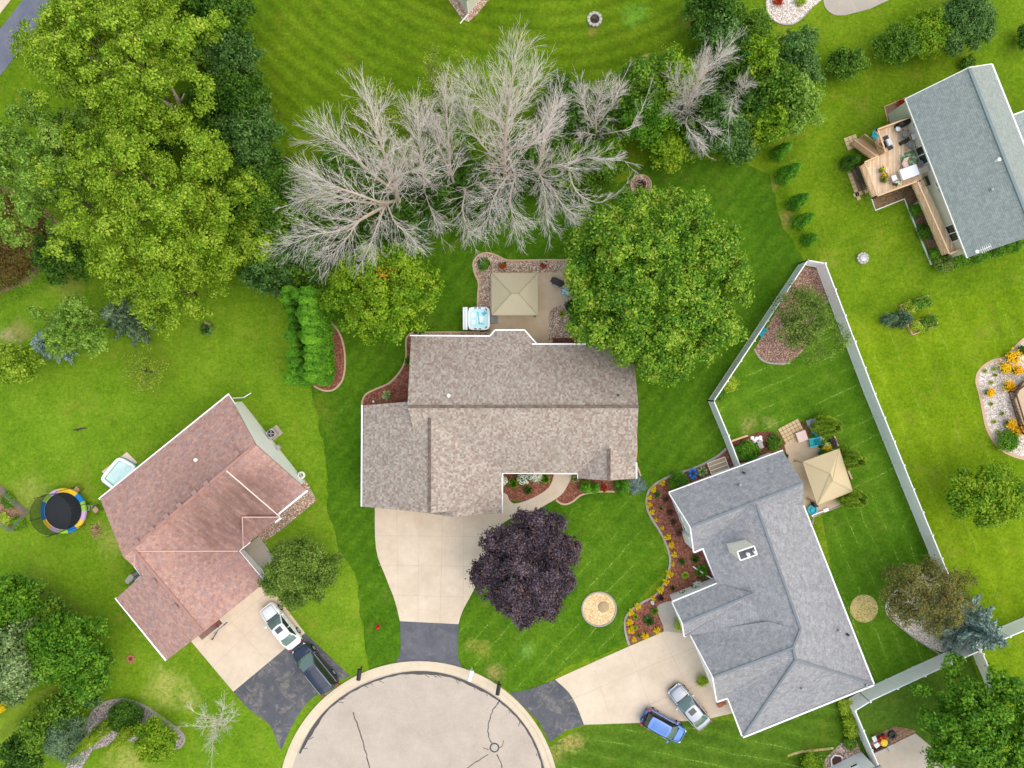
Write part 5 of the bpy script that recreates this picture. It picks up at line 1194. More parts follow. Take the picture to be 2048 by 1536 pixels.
pot('flower_pot', 'pot of red and white flowers next to the round globe shrub', 1005, 531, .26, .4, K['terra'], 'darkgreen', ('redfl', 0, -.12, 'whitefl'))
pot('flower_pot', 'pot of red and white flowers at the middle of the pebble bed', 1087, 531, .26, .4, K['terra'], 'darkgreen', ('redfl', 0, -.12, 'whitefl'))
pot('flower_pot', 'square porch planter with white and red flowers nearer the driveway', 1362, 1189, .45, .5, K['wall_tan'], 'bluegreen', ('whitefl', 0, .2, 'redfl'))
pot('flower_pot', 'square porch planter with white flowers nearer the wall corner', 1391, 1172, .45, .5, K['wall_tan'], 'midgreen', ('whitefl', 0, .2, 'redfl'))
pot('flower_pot', 'turquoise pot with a dark plant by the beige gazebo corner', 1640, 906, .34, .5, K['teal'], 'darkgreen')
pot('flower_pot', 'pot of orange and yellow flowers by the teal chairs', 1648, 892, .34, .4, K['terra'], 'chart', ('goldfl', 0, -.12, 'whitefl'))
pot('flower_pot', 'pot of pink flowers behind the teal chairs', 1640, 874, .22, .4, K['terra'], 'midgreen', ('whitefl', 0, 0))
t = thing('water_bowl', 'turquoise ringed bowl by the downspout of the grey roofed house', 'bird bath', P(1622, 1019)); c = Vector(t.location)
b = MB(); b.lathe(c, [(.4, 0), (.45, .25), (.47, .3), (.36, .3), (.32, .2), (.2, .2), (.16, .3), (.05, .3)], 20); b.build('bowl', K['teal'], t)
b = MB(); b.box(c + Vector((.12, .62, .45)), .3, .5, .9, .3); b.build('stand', K['dark'], t)
# chairs
def adirondack(mat, name, label, cat='chair'):
    t = thing(name, label, cat); w2 = .3
    b = MB(); b.slab([(-.28, -w2, .28), (.3, -w2, .4), (.3, w2, .4), (-.28, w2, .28)], .04); b.build('seat', mat, t)
    b = MB()
    for k in range(5): y = -.24 + .12 * k; b.beam((-.24, y * .85, .3), (-.52, y * 1.15, .98 - abs(k - 2) * .05), .1, .025)
    b.build('backrest', mat, t)
    for s in (-1, 1):
        b = MB(); b.slab([(-.4, s * .28, .56), (.38, s * .28, .56), (.4, s * .44, .56), (-.4, s * .4, .56)], .03); b.build('armrest', mat, t)
        b = MB(); b.box((.3, s * .34, .27), .09, .05, .54); b.build('leg', mat, t); b = MB(); b.beam((.2, s * .3, .3), (-.55, s * .3, .02), .05, .09); b.build('leg', mat, t)
    return t
def put(t, x, y, ang): t.location = P(x, y); t.rotation_euler = (0, 0, R(ang)); return t
ch = put(adirondack(K['teal'], 'garden_chair', 'teal plastic garden chair alone by the white fence in the corner bed'), 1520, 664, -35)
put(dup(ch, (0, 0, 0), 0, 'teal garden chair nearer the patio slab, in front of the other teal one', 'teal garden chairs'), 1622, 884, 190)
put(dup(ch, (0, 0, 0), 0, 'teal garden chair behind, next to the grey stacked chairs', 'teal garden chairs'), 1631, 866, 215)
ch['group'] = 'teal garden chairs'
put(dup(ch, (0, 0, 0), 0, 'blue garden chair half hidden under the olive brown tree', 'teal garden chairs'), 1803, 1222, -30)
put(dup(ch, (0, 0, 0), 0, 'blue garden chair deep under the olive brown tree', 'teal garden chairs'), 1836, 1230, 160)
K['sling'] = plain('grey_sling_fabric', srgb(138, 140, 146), .85)
def slingchair(name, label, fab, frame, cat='chair'):
    t = thing(name, label, cat); b = MB(); b.slab([(-.22, -.26, .4), (.26, -.26, .44), (.26, .26, .44), (-.22, .26, .4)], .03); b.build('seat', fab, t)
    b = MB(); b.slab([(-.5, -.25, .95), (-.22, -.26, .41), (-.22, .26, .41), (-.5, .25, .95)], .03); b.build('backrest', fab, t)
    for s in (-1, 1):
        b = MB(); b.tube([(.3, s * .3, 0), (.26, s * .3, .62), (-.3, s * .31, .62), (-.5, s * .27, .97)], .018, 6); b.build('armrest', frame, t)
        b = MB(); b.tube([(-.28, s * .3, .6), (-.36, s * .3, 0)], .018, 6); b.build('leg', frame, t)
    return t
sc = put(slingchair('patio_chair', 'grey folding patio chair nearest the tall arborvitae clump', K['sling'], K['steel']), 1615, 845, 200); sc['group'] = 'grey patio chairs'
put(dup(sc, (0, 0, 0), 0, 'grey folding patio chair between the other grey chair and the teal ones', 'grey patio chairs'), 1622, 857, 205)
lc = put(slingchair('lawn_chair', 'light slatted lawn chair touching the trampoline rim', K['wood'], K['dark']), 159, 978, 225); lc['group'] = 'lawn chairs by the trampoline'
put(dup(lc, (0, 0, 0), 0, 'light slatted lawn chair by the corner of the red roof', 'lawn chairs by the trampoline'), 197, 1018, 225)
t = thing('side_table', 'square pale pink table on the stepping pavers', 'table', P(1600, 872)); c = Vector(t.location); K['pinkstone'] = plain('pale_pink_top', srgb(222, 196, 186), .8)
b = MB(); b.box(c + Vector((0, 0, .45)), .95, .95, .06, R(20)); b.build('tabletop', K['pinkstone'], t)
for sx_, sy_ in ((-1, -1), (1, -1), (1, 1), (-1, 1)):
    b = MB(); o2 = Matrix.Rotation(R(20), 3, 'Z') @ Vector((sx_ * .4, sy_ * .4, 0)); b.box(c + o2 + Vector((0, 0, .22)), .07, .07, .44, R(20)); b.build('leg', K['wood'], t)
def pavers(name, label, x, y, nx, ny, s, ang, mat, gap=.04, cat='paving', skip=()):
    c = P(x, y); b = MB(); M_ = Matrix.Rotation(R(ang), 3, 'Z')
    for i in range(nx):
        for j in range(ny):
            if (i, j) in skip: continue
            b.box(c + M_ @ Vector(((i - nx / 2 + .5) * s, (j - ny / 2 + .5) * s, .05)), s - gap, s - gap, .06, R(ang))
    return tag(b.build(name, mat, loc=c), label, cat)
b = MB(); b.prism(px((1560, 868), (1605, 842), (1622, 870), (1572, 892)), -.05, .03); tag(b.build('paver_bed', K['brownmulch']), kind='structure')
pavers('stepping_pavers', 'grid of square tan pavers beside the pink table', 1584, 864, 6, 5, .36, 28, K['paver'])
t = thing('window_well', 'white framed window well cover in the mulch by the grey roofed house', 'window well', P(1435, 931)); c = Vector(t.location)
b = MB(); b.box(c + Vector((0, 0, .12)), 1.75, 1.15, .2, R(20)); b.build('well', K['wood'], t); b = MB(); M_ = Matrix.Rotation(R(20), 3, 'Z')
for (x0, y0, x1, y1) in ((-.88, .58, .88, .58), (-.88, -.58, -.88, .58), (.88, -.58, .88, .58), (-.88, .2, .88, .2), (-.88, -.2, .88, -.2), (-.88, -.56, .88, -.56)): b.beam(c + M_ @ Vector((x0, y0, .25)), c + M_ @ Vector((x1, y1, .25)), .06, .05)
b.build('frame', K['trim'], t)
b = MB(); b.box(P(1520, 889, .15), .45, .75, .3, R(20)); o = b.build('utility_box', K['stone'], loc=P(1520, 889)); tag(o, 'grey utility lid between the flower bed and the big leafy bed', 'utility box')
for k, (x, y) in enumerate(((1504, 876), (1513, 877), (1509, 882), (1521, 881), (1520, 875))):
    b = MB(); b.lathe(P(x, y), [(.17, 0), (.2, .08), (.1, .16)], 9); o = b.build('white_boulder', K['white'], loc=P(x, y)); tag(o, 'round white stone in the small bed by the fence', 'stone', 'white stones by the utility lid')
b = MB(); b.prism(px((1462, 884), (1520, 862), (1575, 868), (1575, 900), (1478, 930)), -.05, .025); tag(b.build('planting_soil', K['brownmulch']), kind='structure')
for (n_, l_, p0, p1) in (('bed_rail', 'orange timber rail above the big leafy bed', (1463, 882), (1495, 871)), ('bed_rail', 'pale timber beside the arborvitae clump and the purple plants', (1668, 872), (1676, 892)), ('bed_rail', 'pale timber east of the beige gazebo', (1693, 935), (1703, 958))):
    b = MB(); b.beam(P(*p0, .1), P(*p1, .1), .16, .2); o = b.build(n_, K['cedar'] if 'orange' in l_ else K['tanedge'], loc=P(*p0)); tag(o, l_, 'timber')
b = MB(); b.lathe(P(1304, 1204), [(.16, 0), (.18, .2), (.1, .34), (.14, .42), (.1, .55), (.01, .75)], 10); o = b.build('garden_figure', K['white'], loc=P(1304, 1204)); tag(o, 'small white garden figure in the curved mulch bed', 'ornament')
b = MB(); K['bluemetal'] = K['blue']; c = P(1383, 946)
for k in range(7): a = k * .9; b.tube([c, c + Vector((math.cos(a) * .3, math.sin(a) * .42, .5))], .05, 5); b.lathe(c + Vector((math.cos(a) * .3, math.sin(a) * .42, .5)), [(.05, 0), (.15, .06), (.04, .12)], 8)
o = b.build('blue_ornament', K['blue'], loc=c); tag(o, 'bright blue garden ornament next to the round hosta', 'ornament')
# trampoline
t = thing('trampoline', 'round trampoline with a rainbow pad and dark net enclosure', 'trampoline', P(127, 1022)); q = P(126, 1022, .9); c = Vector((q.x, q.y, 0))
b = MB(); b.ngon(circ((c.x, c.y, .88), 1.74, 40)); b.build('mat', K['dark'], t)
padc = [srgb(230, 186, 40), srgb(24, 120, 190), srgb(150, 196, 74), srgb(206, 168, 206), srgb(236, 200, 60), srgb(150, 196, 74), srgb(30, 106, 170)]
pm = [plain('pad_%s' % nm, cc, .6) for nm, cc in zip(('gold', 'blue', 'green', 'lilac', 'yellow', 'lime', 'navy'), padc)]
seq = [1, 0, 0, 3, 2, 6, 0, 3, 5, 1, 4, 3, 2, 1]; seq = [2, 1, 0, 0, 3, 2, 6, 6, 0, 3, 2, 1, 4, 3]
for k, m_ in enumerate(seq):
    b = MB(); a0 = k * 360 / 14; n = 6
    for i in range(n):
        f0, f1 = R(a0 + 360 / 14 * i / n), R(a0 + 360 / 14 * (i + 1) / n); pt = lambda r, a, z: (c.x + r * math.cos(a), c.y + r * math.sin(a), z)
        b.add([pt(1.74, f0, .91), pt(2.12, f0, .9), pt(2.12, f1, .9), pt(1.74, f1, .91), pt(2.14, f0, .7), pt(2.14, f1, .7)], [(0, 1, 2, 3), (1, 4, 5, 2)])
    b.build('pad', pm[m_], t)
b = MB(); b.tube(circ((c.x, c.y, .84), 2.08, 40) + [Vector((c.x + 2.08, c.y, .84))], .04, 6)
b.build('frame', K['steel'], t)
K['net'] = netting('black_safety_net', (34, 38, 42), .5)
b = MB(); n = 40
for i in range(n):
    a0, a1_ = 2 * math.pi * i / n, 2 * math.pi * (i + 1) / n; pt = lambda r, a, z: (c.x + r * math.cos(a), c.y + r * math.sin(a), z)
    b.add([pt(1.78, a0, .92), pt(1.78, a1_, .92), pt(1.88, a1_, 2.7), pt(1.88, a0, 2.7)], [(0, 1, 2, 3)])
b.build('net', K['net'], t)
b = MB(); b.tube(circ((c.x, c.y, 2.7), 1.88, 40) + [Vector((c.x + 1.88, c.y, 2.7))], .025, 6); b.build('top_ring', K['dark'], t)
for k in range(6):
    a = k * math.pi / 3 + .3; x, y = c.x + 2.14 * math.cos(a), c.y + 2.14 * math.sin(a); b = MB(); b.tube([(x, y, 0), (x, y, 2.6), (c.x + 1.88 * math.cos(a), c.y + 1.88 * math.sin(a), 2.7)], .028, 6); b.build('pole', K['dark'], t)
b = MB(); x, y = c.x + 2.15, c.y + .25
for s in (-.2, .2): b.beam((x, y + s, .85), (x + .55, y + s, 0), .05, .05)
for k in range(3): b.beam((x + .14 * (k + 1), y - .2, .85 - .21 * (k + 1)), (x + .14 * (k + 1), y + .2, .85 - .21 * (k + 1)), .08, .04)
b.build('ladder', K['steel'], t)
# paddling pool on its sheet
b = MB(); b.prism(px((254, 904), (204, 943), (224, 965), (275, 925)), 0.0, .03); tag(b.build('ground_sheet', K['pinkstone'], loc=P(240, 935)), 'grey pink ground sheet sticking out beneath the paddling pool', 'tarpaulin')
t = thing('paddling_pool', 'rectangular inflatable pool with a white rim beside the red roof', 'pool', P(245, 940)); cs = px((242, 915), (276, 933), (236, 978), (208, 957), z=.0)
K['tealvin'] = plain('teal_vinyl', srgb(20, 168, 160), .4, .4, .08); ring = []
for i in range(4):
    p_, a_, n_ = cs[i], cs[i - 1], cs[(i + 1) % 4]
    for u in (0, .33, .66, 1): ring.append(p_.lerp(a_, .2 * (1 - u) ** 2).lerp(p_.lerp(n_, .2), u * u))
for zz, m_, nm in ((.15, K['tealvin'], 'lower_ring'), (.4, K['white'], 'upper_ring')):
    b = MB(); rr = [p + Vector((0, 0, zz)) for p in ring]; b.tube(rr + [rr[0]], .17, 8, cap=False); b.build(nm, m_, t, smooth=True)
K['poolw'] = glassy('pool_water', (206, 232, 226), .05, .5); b = MB(); b.ngon(ccw([(p.x, p.y, .22) for p in ring])); b.build('water', K['poolw'], t)
t = thing('air_conditioner', 'square air conditioner on a pad by the white gable wall', 'air conditioner', P(548, 866)); c = Vector(t.location)
b = MB(); b.box(c + Vector((.12, .05, .04)), 1.15, 1.0, .1, R(38)); b.build('pad', K['concg'], t); b = MB(); b.box(c + Vector((0, 0, .45)), .78, .78, .75, R(38)); b.build('cabinet', K['stone'], t)
b = MB(); b.lathe(c + Vector((0, 0, .83)), [(.33, 0), (.33, .02), (.27, .03), (.27, .01), (.1, .02)], 18); b.build('fan_guard', K['dark'], t); b = MB(); 
for k in range(4): a = k * math.pi / 2; b.beam(c + Vector((0, 0, .85)), c + Vector((.28 * math.cos(a), .28 * math.sin(a), .85)), .1, .01)
b.build('fan', K['steel'], t)
t = thing('hose_reel', 'white hose reel against the end of the white gable wall', 'hose reel', P(606, 949)); c = Vector(t.location)
b = MB(); b.tube(circ(c + Vector((0, 0, .5)), .3, 18) + [c + Vector((.3, 0, .5))], .07, 6); b.tube(circ(c + Vector((0, 0, .62)), .26, 18) + [c + Vector((.26, 0, .62))], .06, 6); b.build('hose', K['trim'], t); b = MB(); b.box(c + Vector((0, 0, .35)), .18, .4, .7, R(40)); b.build('reel_body', K['stone'], t)
b = MB(); b.box(P(558, 894, .7), .25, .4, .5, R(38)); o = b.build('meter_box', K['stone'], loc=P(558, 894)); tag(o, 'grey meter box on the white gable wall', 'meter')
# basketball hoop
t = thing('basketball_hoop', 'basketball hoop with an orange rim beside the red garage roof', 'basketball hoop', P(420, 1283)); c = Vector(t.location)
bb = P(441, 1255, 3.05); b = MB(); b.tube([P(424, 1279, 0), P(426, 1277, 2.2)], .06, 8); b.build('pole', K['dark'], t); b = MB(); b.beam(P(426, 1277, 2.2), bb + Vector((-.2, -.15, -.1)), .06, .1); b.beam(P(426, 1277, 1.8), bb + Vector((-.2, -.15, -.4)), .04, .06); b.build('arm', K['dark'], t)
b = MB(); b.box(bb + Vector((.1, .05, .25)), .14, 1.2, .85, R(-50)); b.build('backboard', K['sling'], t); b = MB(); cc = bb + Vector((-.32, .22, 0)); b.tube(circ(cc, .23, 16) + [cc + Vector((.23, 0, 0))], .025, 6); b.build('rim', K['orange'], t)
# leaf pile, stone ring, stump patch etc.
def scatterpile(name, label, x, y, r, h, mats, cat, n=120, sz=.16):
    seedn[0] += 1; rng = np.random.default_rng(seedn[0]); c = P(x, y); rr = np.abs(rng.normal(size=n)) * r * .5; a = rng.random(n) * 6.28
    C = np.stack([c.x + rr * np.cos(a), c.y + rr * np.sin(a), np.maximum(.02, h * np.exp(-(rr / (r * .5)) ** 2) * rng.random(n))], 1)
    o = leafmesh(name, mats, None, C, rng.normal(size=(n, 3)) * .5 + np.array([0, 0, 1]), sz * (.6 + .8 * rng.random(n)), .6, rng, loc=c); return tag(o, label, cat)
scatterpile('debris_pile', 'pile of dry leaves and sticks between the trampoline and the red roof', 193, 1061, .9, .35, K['drypile'], 'pile', 260, .2)
def ring(name, label, x, y, r, n, mat, inner, cat='fire pit', hh=.25, rad=None):
    c = P(x, y); t = thing(name, label, cat, c); rg = random.Random(int(x)); b = MB()
    for k in range(n):
        a = 2 * math.pi * k / n; s = 2 * math.pi * r / n * .9; b.box(c + Vector((math.cos(a) * r, math.sin(a) * r, hh / 2)), s * .55 * rg.uniform(.8, 1.1) + .1, s, hh * rg.uniform(.8, 1.1), a + rg.uniform(-.1, .1))
    b.build('stone_ring', mat, t); b = MB(); b.lathe(c, [(r * .85, 0), (r * .85, .03), (r * .4, .09), (.02, .06)], 16); b.build('ash_bed', inner, t); return t
ring('drain_ring', 'small ring of dark red bricks in the left lawn', 262, 1317, .3, 8, K['brick'], K['ash'], 'edging', .1)
ring('fire_pit', 'stone fire pit with charred logs in the upper lawn', 1189, 40, .58, 11, K['stone'], K['ash'])
t = ring('fire_pit', 'iron fire pit inside a round pebble ring above the big maple', 1281, 371, .38, 10, K['brownwood'], K['ash'], hh=.35)
b = MB(); b.prism(circ(P(1282, 370), .98, 28), -.04, .03); tag(b.build('pebble_ring', K['pebble']), kind='structure'); b = MB(); b.ribbon(circ(P(1282, 370), .98, 30), .1, -.04, .07, True); tag(b.build('bed_edging', K['tanedge']), 'tan edging of the round pebble ring at the fire pit', 'edging')
t = ring('fire_pit', 'grey metal fire bowl ringed by pale stones in the east lawn', 1724, 517, .44, 10, K['stone'], K['ash']); c = Vector(t.location); b = MB(); b.lathe(c + Vector((0, 0, .1)), [(.1, 0), (.3, .14), (.32, .2), (.06, .26)], 14); b.build('fire_bowl', K['steel'], t)
t = ring('fire_pit', 'small black fire bowl in the bed beside the toy car', 1783, 1469, .3, 9, K['dark'], K['ash'])
b = MB(); rg = random.Random(4)
for k in range(7): a = rg.random() * 3.14; cc = P(1189, 40, .12); b.tube([cc + Vector((-.3 * math.cos(a), -.3 * math.sin(a), rg.uniform(0, .1))), cc + Vector((.3 * math.cos(a), .3 * math.sin(a), rg.uniform(0, .12)))], .05, 6)
tag(b.build('charred_logs', K['barkd'], loc=P(1189, 40)), 'charred logs lying in the upper stone fire pit', 'logs')
# street things
mc = P(989, 1495); t = thing('manhole', 'round manhole with a dark tar collar in the street', 'manhole', mc); b = MB(); b.lathe(mc, [(.47, .01), (.47, .028), (.34, .032), (.34, .02)], 24); b.build('tar_collar', K['tar'], t); b = MB(); b.lathe(mc, [(.33, .01), (.33, .034), (.28, .036), (.27, .03), (.02, .032)], 24); b.build('cover', K['stone'], t)
def mailbox(label, base, ang, mat, name='mailbox'):
    c = P(*base); t = thing(name, label, 'mailbox', c, 'mailboxes along the kerb'); M_ = Matrix.Rotation(R(ang), 3, 'Z')
    b = MB(); b.box(c + Vector((0, 0, .55)), .11, .11, 1.1, R(ang)); b.build('post', K['brownwood'] if mat != 'white' else K['trim'], t)
    b = MB(); o_ = c + M_ @ Vector((.25, 0, 1.15)); pr = [(-.19, -.14), (.19, -.14), (.19, .08), (.13, .18), (0, .22), (-.13, .18), (-.19, .08)]; n = len(pr)
    vs = [o_ + M_ @ Vector((x, y, z)) for x in (-.5, .5) for y, z in pr]; b.add(vs, [tuple(reversed(range(n))), tuple(range(n, 2 * n))] + [(i, (i + 1) % n, n + (i + 1) % n, n + i) for i in range(n)]); b.build('box', K['dark'] if mat == 'dark' else K['trim'], t)
    b = MB(); b.box(o_ + M_ @ Vector((.1, .15, .1)), .16, .02, .1, R(ang)); b.build('flag', K['red'] if mat == 'dark' else K['stone'], t)
mailbox('black kerbside mailbox next to the worn asphalt apron on the left', (724, 1334), -97, 'dark'); mailbox('white kerbside mailbox right of the sealed driveway apron', (944, 1336), -105, 'white'); mailbox('black kerbside mailbox by the right hand asphalt apron', (998, 1363), -100, 'dark')
t = thing('fire_hydrant', 'red fire hydrant in the lawn left of the sealed apron', 'hydrant', P(757, 1252)); c = Vector(t.location)
b = MB(); b.lathe(c, [(.17, 0), (.17, .05), (.11, .06), (.11, .5), (.15, .52), (.13, .6), (.05, .68), (.04, .74)], 14); b.build('barrel', K['red'], t)
for a in (0.4, 2.5, 4.2): b = MB(); d_ = Vector((math.cos(a), math.sin(a), 0)); b.tube([c + Vector((0, 0, .4)), c + d_ * .22 + Vector((0, 0, .4))], .06, 8); b.build('nozzle', K['red'], t)
b = MB(); b.lathe(P(747, 803), [(.1, 0), (.1, .12), (.06, .12), (.05, .05)], 14); tag(b.build('standpipe', K['white'], loc=P(747, 803)), 'white round pipe cap in the west mulch bed', 'pipe cap')
b = MB(); b.box(P(160, 858, .04), 1.2, .12, .06, R(10)); b.box(P(158, 859, .05), .5, .1, .05, R(35)); tag(b.build('branch', K['barkd'], loc=P(160, 858)), 'fallen grey stick lying in the left lawn', 'branch')
# left raised vegetable garden with a net fence
t = thing('garden_fence', 'sagging grey net fence round the vegetable patch at the left edge', 'fence', P(60, 1023)); b = MB(); K['greynet'] = netting('grey_garden_net', (150, 152, 150), .55)
path = px((-30, 950), (5, 972), (35, 1002), (60, 1023), (30, 1060), (0, 1036), (-30, 1020))
for a, c in zip(path, path[1:]): b.add([a, c, c + Vector((0, 0, 1.0)), a + Vector((0, 0, 1.0))], [(0, 1, 2, 3)])
b.build('net', K['greynet'], t)
for p in path: b = MB(); b.tube([p, p + Vector((0, 0, 1.05))], .03, 6); b.build('post', K['wood'], t)
b = MB(); b.prism(path, -.05, .04); tag(b.build('vegetable_soil', K['dirt']), kind='structure')
t = thing('metal_rack', 'dark metal rack of bins in the notch behind the red garage', 'rack', P(276, 1143)); c = P(275, 1150)
b = MB()
for z in (.3, .9, 1.4): b.box(c + Vector((0, 0, z)), .9, .5, .05, R(50))
b.build('shelf', K['stone'], t)
for sx_, sy_ in ((-1, -1), (1, -1), (1, 1), (-1, 1)): b = MB(); o2 = Matrix.Rotation(R(50), 3, 'Z') @ Vector((sx_ * .42, sy_ * .22, 0)); b.box(c + o2 + Vector((0, 0, .75)), .05, .05, 1.5); b.build('leg', K['dark'], t)
# ---------------------------------------------------------------- cedar deck
ZD = 2.1
t = thing('deck', 'raised cedar deck with railings and stairs behind the blue grey roofed house', 'deck', P(1790, 310)); K['deck2'] = K['deck']
dk = [P(x, y, ZD) for x, y in ((1745, 266), (1812, 241), (1852, 331), (1842, 362), (1744, 397), (1719, 331), (1760, 310))]
b = MB(); b.slab(dk, .14); b.build('deck_floor', K['deck'], t)
wk = [P(x, y, ZD) for x, y in ((1823, 366), (1846, 358), (1912, 500), (1886, 512))]; b = MB(); b.slab(wk, .14); b.build('walkway', K['deck'], t)
def railing(parent, pts, z=ZD, hgt=.95, gap=.16, mat='cedar'):
    b = MB(); q = [P(x, y, zz if (zz := (r[0] if r else None)) is not None else z) for x, y, *r in pts]
    for a, c in zip(q, q[1:]):
        b.beam(a + Vector((0, 0, hgt)), c + Vector((0, 0, hgt)), .13, .05); b.beam(a + Vector((0, 0, .12)), c + Vector((0, 0, .12)), .05, .08); n = max(1, int((c - a).length / gap))
        for k in range(n + 1): p = a.lerp(c, k / n); wd = .1 if k in (0, n) else .04; b.box(p + Vector((0, 0, hgt / 2)), wd, wd, hgt)
    return b.build('railing', K[mat], parent)
railing(t, [(1745, 266), (1810, 242)]); railing(t, [(1719, 331), (1744, 397)]); railing(t, [(1744, 397), (1824, 368)]); railing(t, [(1823, 368), (1886, 512), (1910, 502)]); railing(t, [(1745, 266), (1760, 310)]); railing(t, [(1719, 331), (1745, 319)])
b = MB(); s0, s1, e0, e1 = P(1762, 309, ZD), P(1742, 319, ZD), P(1720, 276, 0), P(1700, 288, 0)
for k in range(11):
    f = (k + .5) / 11; a, c = s0.lerp(e0, f), s1.lerp(e1, f); b.beam(Vector((a.x, a.y, a.z)), Vector((c.x, c.y, c.z)), .26, .05)
b.build('stairs', K['cedar'], t)
railing(t, [(1762, 309, ZD), (1720, 276, .05)]); railing(t, [(1742, 319, ZD), (1700, 288, .05)])
pavers('landing_pavers', 'tan square pavers at the foot of the deck stairs', 1703, 285, 3, 3, .42, 20, K['paver']); pavers('edge_pavers', 'row of tan pavers round the sticks west of the deck', 1705, 365, 1, 9, .4, 20, K['paver']); pavers('edge_pavers', 'short row of tan pavers below the sticks west of the deck', 1722, 386, 4, 1, .4, 20, K['paver'])
b = MB(); b.prism(px((1700, 338), (1718, 330), (1740, 384), (1716, 390)), -.05, .03); tag(b.build('bare_ground', K['dirt']), kind='structure')
b = MB(); rg = random.Random(9)
for k in range(16): p = P(rg.uniform(1708, 1732), rg.uniform(345, 378)); a = R(-65 + rg.uniform(-14, 14)); l_ = rg.uniform(.5, 1.2); b.tube([p + Vector((-l_ * math.cos(a), -l_ * math.sin(a), .06)), p + Vector((l_ * math.cos(a), l_ * math.sin(a), rg.uniform(.08, .25)))], rg.uniform(.02, .04), 5)
tag(b.build('stick_pile', K['bark'], loc=P(1718, 362)), 'pile of brown sticks beside the west railing of the deck', 'sticks')
def ondeck(x, y): return P(x, y, ZD + .005)
b = MB(); rg_ = [P(x, y, ZD + .012) for x, y in ((1798, 310), (1830, 298), (1840, 326), (1808, 342))]; K['rug'] = stones('green_rug', [(122, 150, 104), (150, 172, 130), (104, 132, 92), (196, 206, 186)], 5.0); b.slab(rg_, .01); tag(b.build('rug', K['rug'], loc=P(1819, 319, ZD)), 'green and white patterned rug on the deck', 'rug')
t = thing('dining_table', 'table under a white cloth at the corner of the deck', 'table', ondeck(1810, 349)); c = Vector(t.location); K['cloth'] = plain('white_cloth', srgb(226, 228, 232), .8)
b = MB(); b.box(c + Vector((0, 0, .74)), 1.6, .98, .04, R(20)); b.box(c + Vector((0, 0, .62)), 1.63, 1.0, .2, R(20)); b.build('tablecloth', K['cloth'], t); b = MB()
for sx_, sy_ in ((-1, -1), (1, -1), (1, 1), (-1, 1)): b = MB(); o2 = Matrix.Rotation(R(20), 3, 'Z') @ Vector((sx_ * .68, sy_ * .4, 0)); b.box(c + o2 + Vector((0, 0, .3)), .06, .06, .6); b.build('leg', K['steel'], t)
dcs = [('white padded chair at the west end of the white cloth table', 1783, 359, 20, 'cloth'), ('beige curved chair at the east end of the white cloth table', 1835, 345, 200, 'stone'), ('beige chair on the north side of the white cloth table', 1806, 332, -70, 'pinkstone'),
       ('grey armchair in the lounge corner beside the black covered sofa', 1805, 272, 0, 'sling'), ('pale seat next to the dark low table on the deck', 1824, 276, 200, 'cloth'), ('light grey lounge seat nearest the green rug', 1816, 293, 100, 'sling'), ('blue grey chair at the railing by the deck stairs', 1746, 275, -40, 'teal')]
for k, (lb, x, y, a, m_) in enumerate(dcs):
    o = slingchair('deck_chair', lb, K[m_], K['dark' if m_ in ('sling', 'teal') else 'wood']); o['group'] = 'chairs on the cedar deck'; o.location = ondeck(x, y); o.rotation_euler = (0, 0, R(a))
t = thing('low_table', 'dark low coffee table between the deck lounge seats', 'table', ondeck(1806, 285)); c = Vector(t.location); b = MB(); b.box(c + Vector((0, 0, .4)), .85, .36, .05, R(28)); b.build('tabletop', K['dark'], t)
for sx_ in (-1, 1): b = MB(); b.box(c + Vector((sx_ * .32, sx_ * .16, .2)), .08, .3, .4, R(28)); b.build('leg', K['dark'], t)
t = thing('covered_sofa', 'sofa under a black cover against the deck railing', 'sofa', ondeck(1804, 248)); c = Vector(t.location); b = MB(); b.lathe(c, [(.8, 0), (.86, .35), (.8, .6), (.55, .78), (.1, .8)], 18, ry=.42); o = b.build('cover', K['black'], t, smooth=True); t.rotation_euler = (0, 0, R(24))
t = thing('stool', 'small white round stool beside the black covered sofa', 'stool', ondeck(1791, 261)); c = Vector(t.location); b = MB(); b.lathe(c + Vector((0, 0, .38)), [(.2, 0), (.24, .05), (.22, .1), (.05, .12)], 14); b.build('seat', K['cloth'], t); b = MB(); b.tube([c, c + Vector((0, 0, .4))], .06, 8); b.build('stem', K['stone'], t)
t = thing('gas_grill', 'gas grill with a silver lid at the deck stairs', 'grill', (0, 0, 0)); b = MB(); b.box((0, 0, .45), .6, .55, .8); b.build('cabinet', K['black'], t); b = MB(); b.box((0, 0, .98), .62, .46, .22); b.box((0, 0, 1.1), .56, .34, .08); b.build('lid', K['steel'], t)
for s in (-1, 1): b = MB(); b.box((s * .5, 0, .86), .36, .5, .05); b.build('side_shelf', K['dark'], t)
t.location = ondeck(1766, 292); t.rotation_euler = (0, 0, R(-65))
t = thing('grey_pot', 'grey blue pot at the patio door end of the rug', 'pot', ondeck(1837, 329)); c = Vector(t.location); b = MB(); b.lathe(c, [(.16, 0), (.24, .35), (.26, .4), (.2, .4), (.18, .3)], 14); b.build('pot', K['sling'], t)
for k, (x, y, lf, fl, lb) in enumerate(((1737, 356, 'midgreen', 'goldfl', 'pot of yellow flowers on the west railing side of the deck'), (1742, 366, 'midgreen', 'goldfl', 'second yellow flower pot along the west side of the deck'), (1764, 381, 'darkgreen', 'whitefl', 'pot of white flowers at the south corner of the deck'), (1740, 375, 'darkgreen', None, 'pot of dark herbs along the west side of the deck'))):
    o = pot('deck_pot', lb, x, y, .2, .3, K['terra'], lf, (fl, 0, 0) if fl else None, 'flower pots on the deck'); o.location.z = ZD
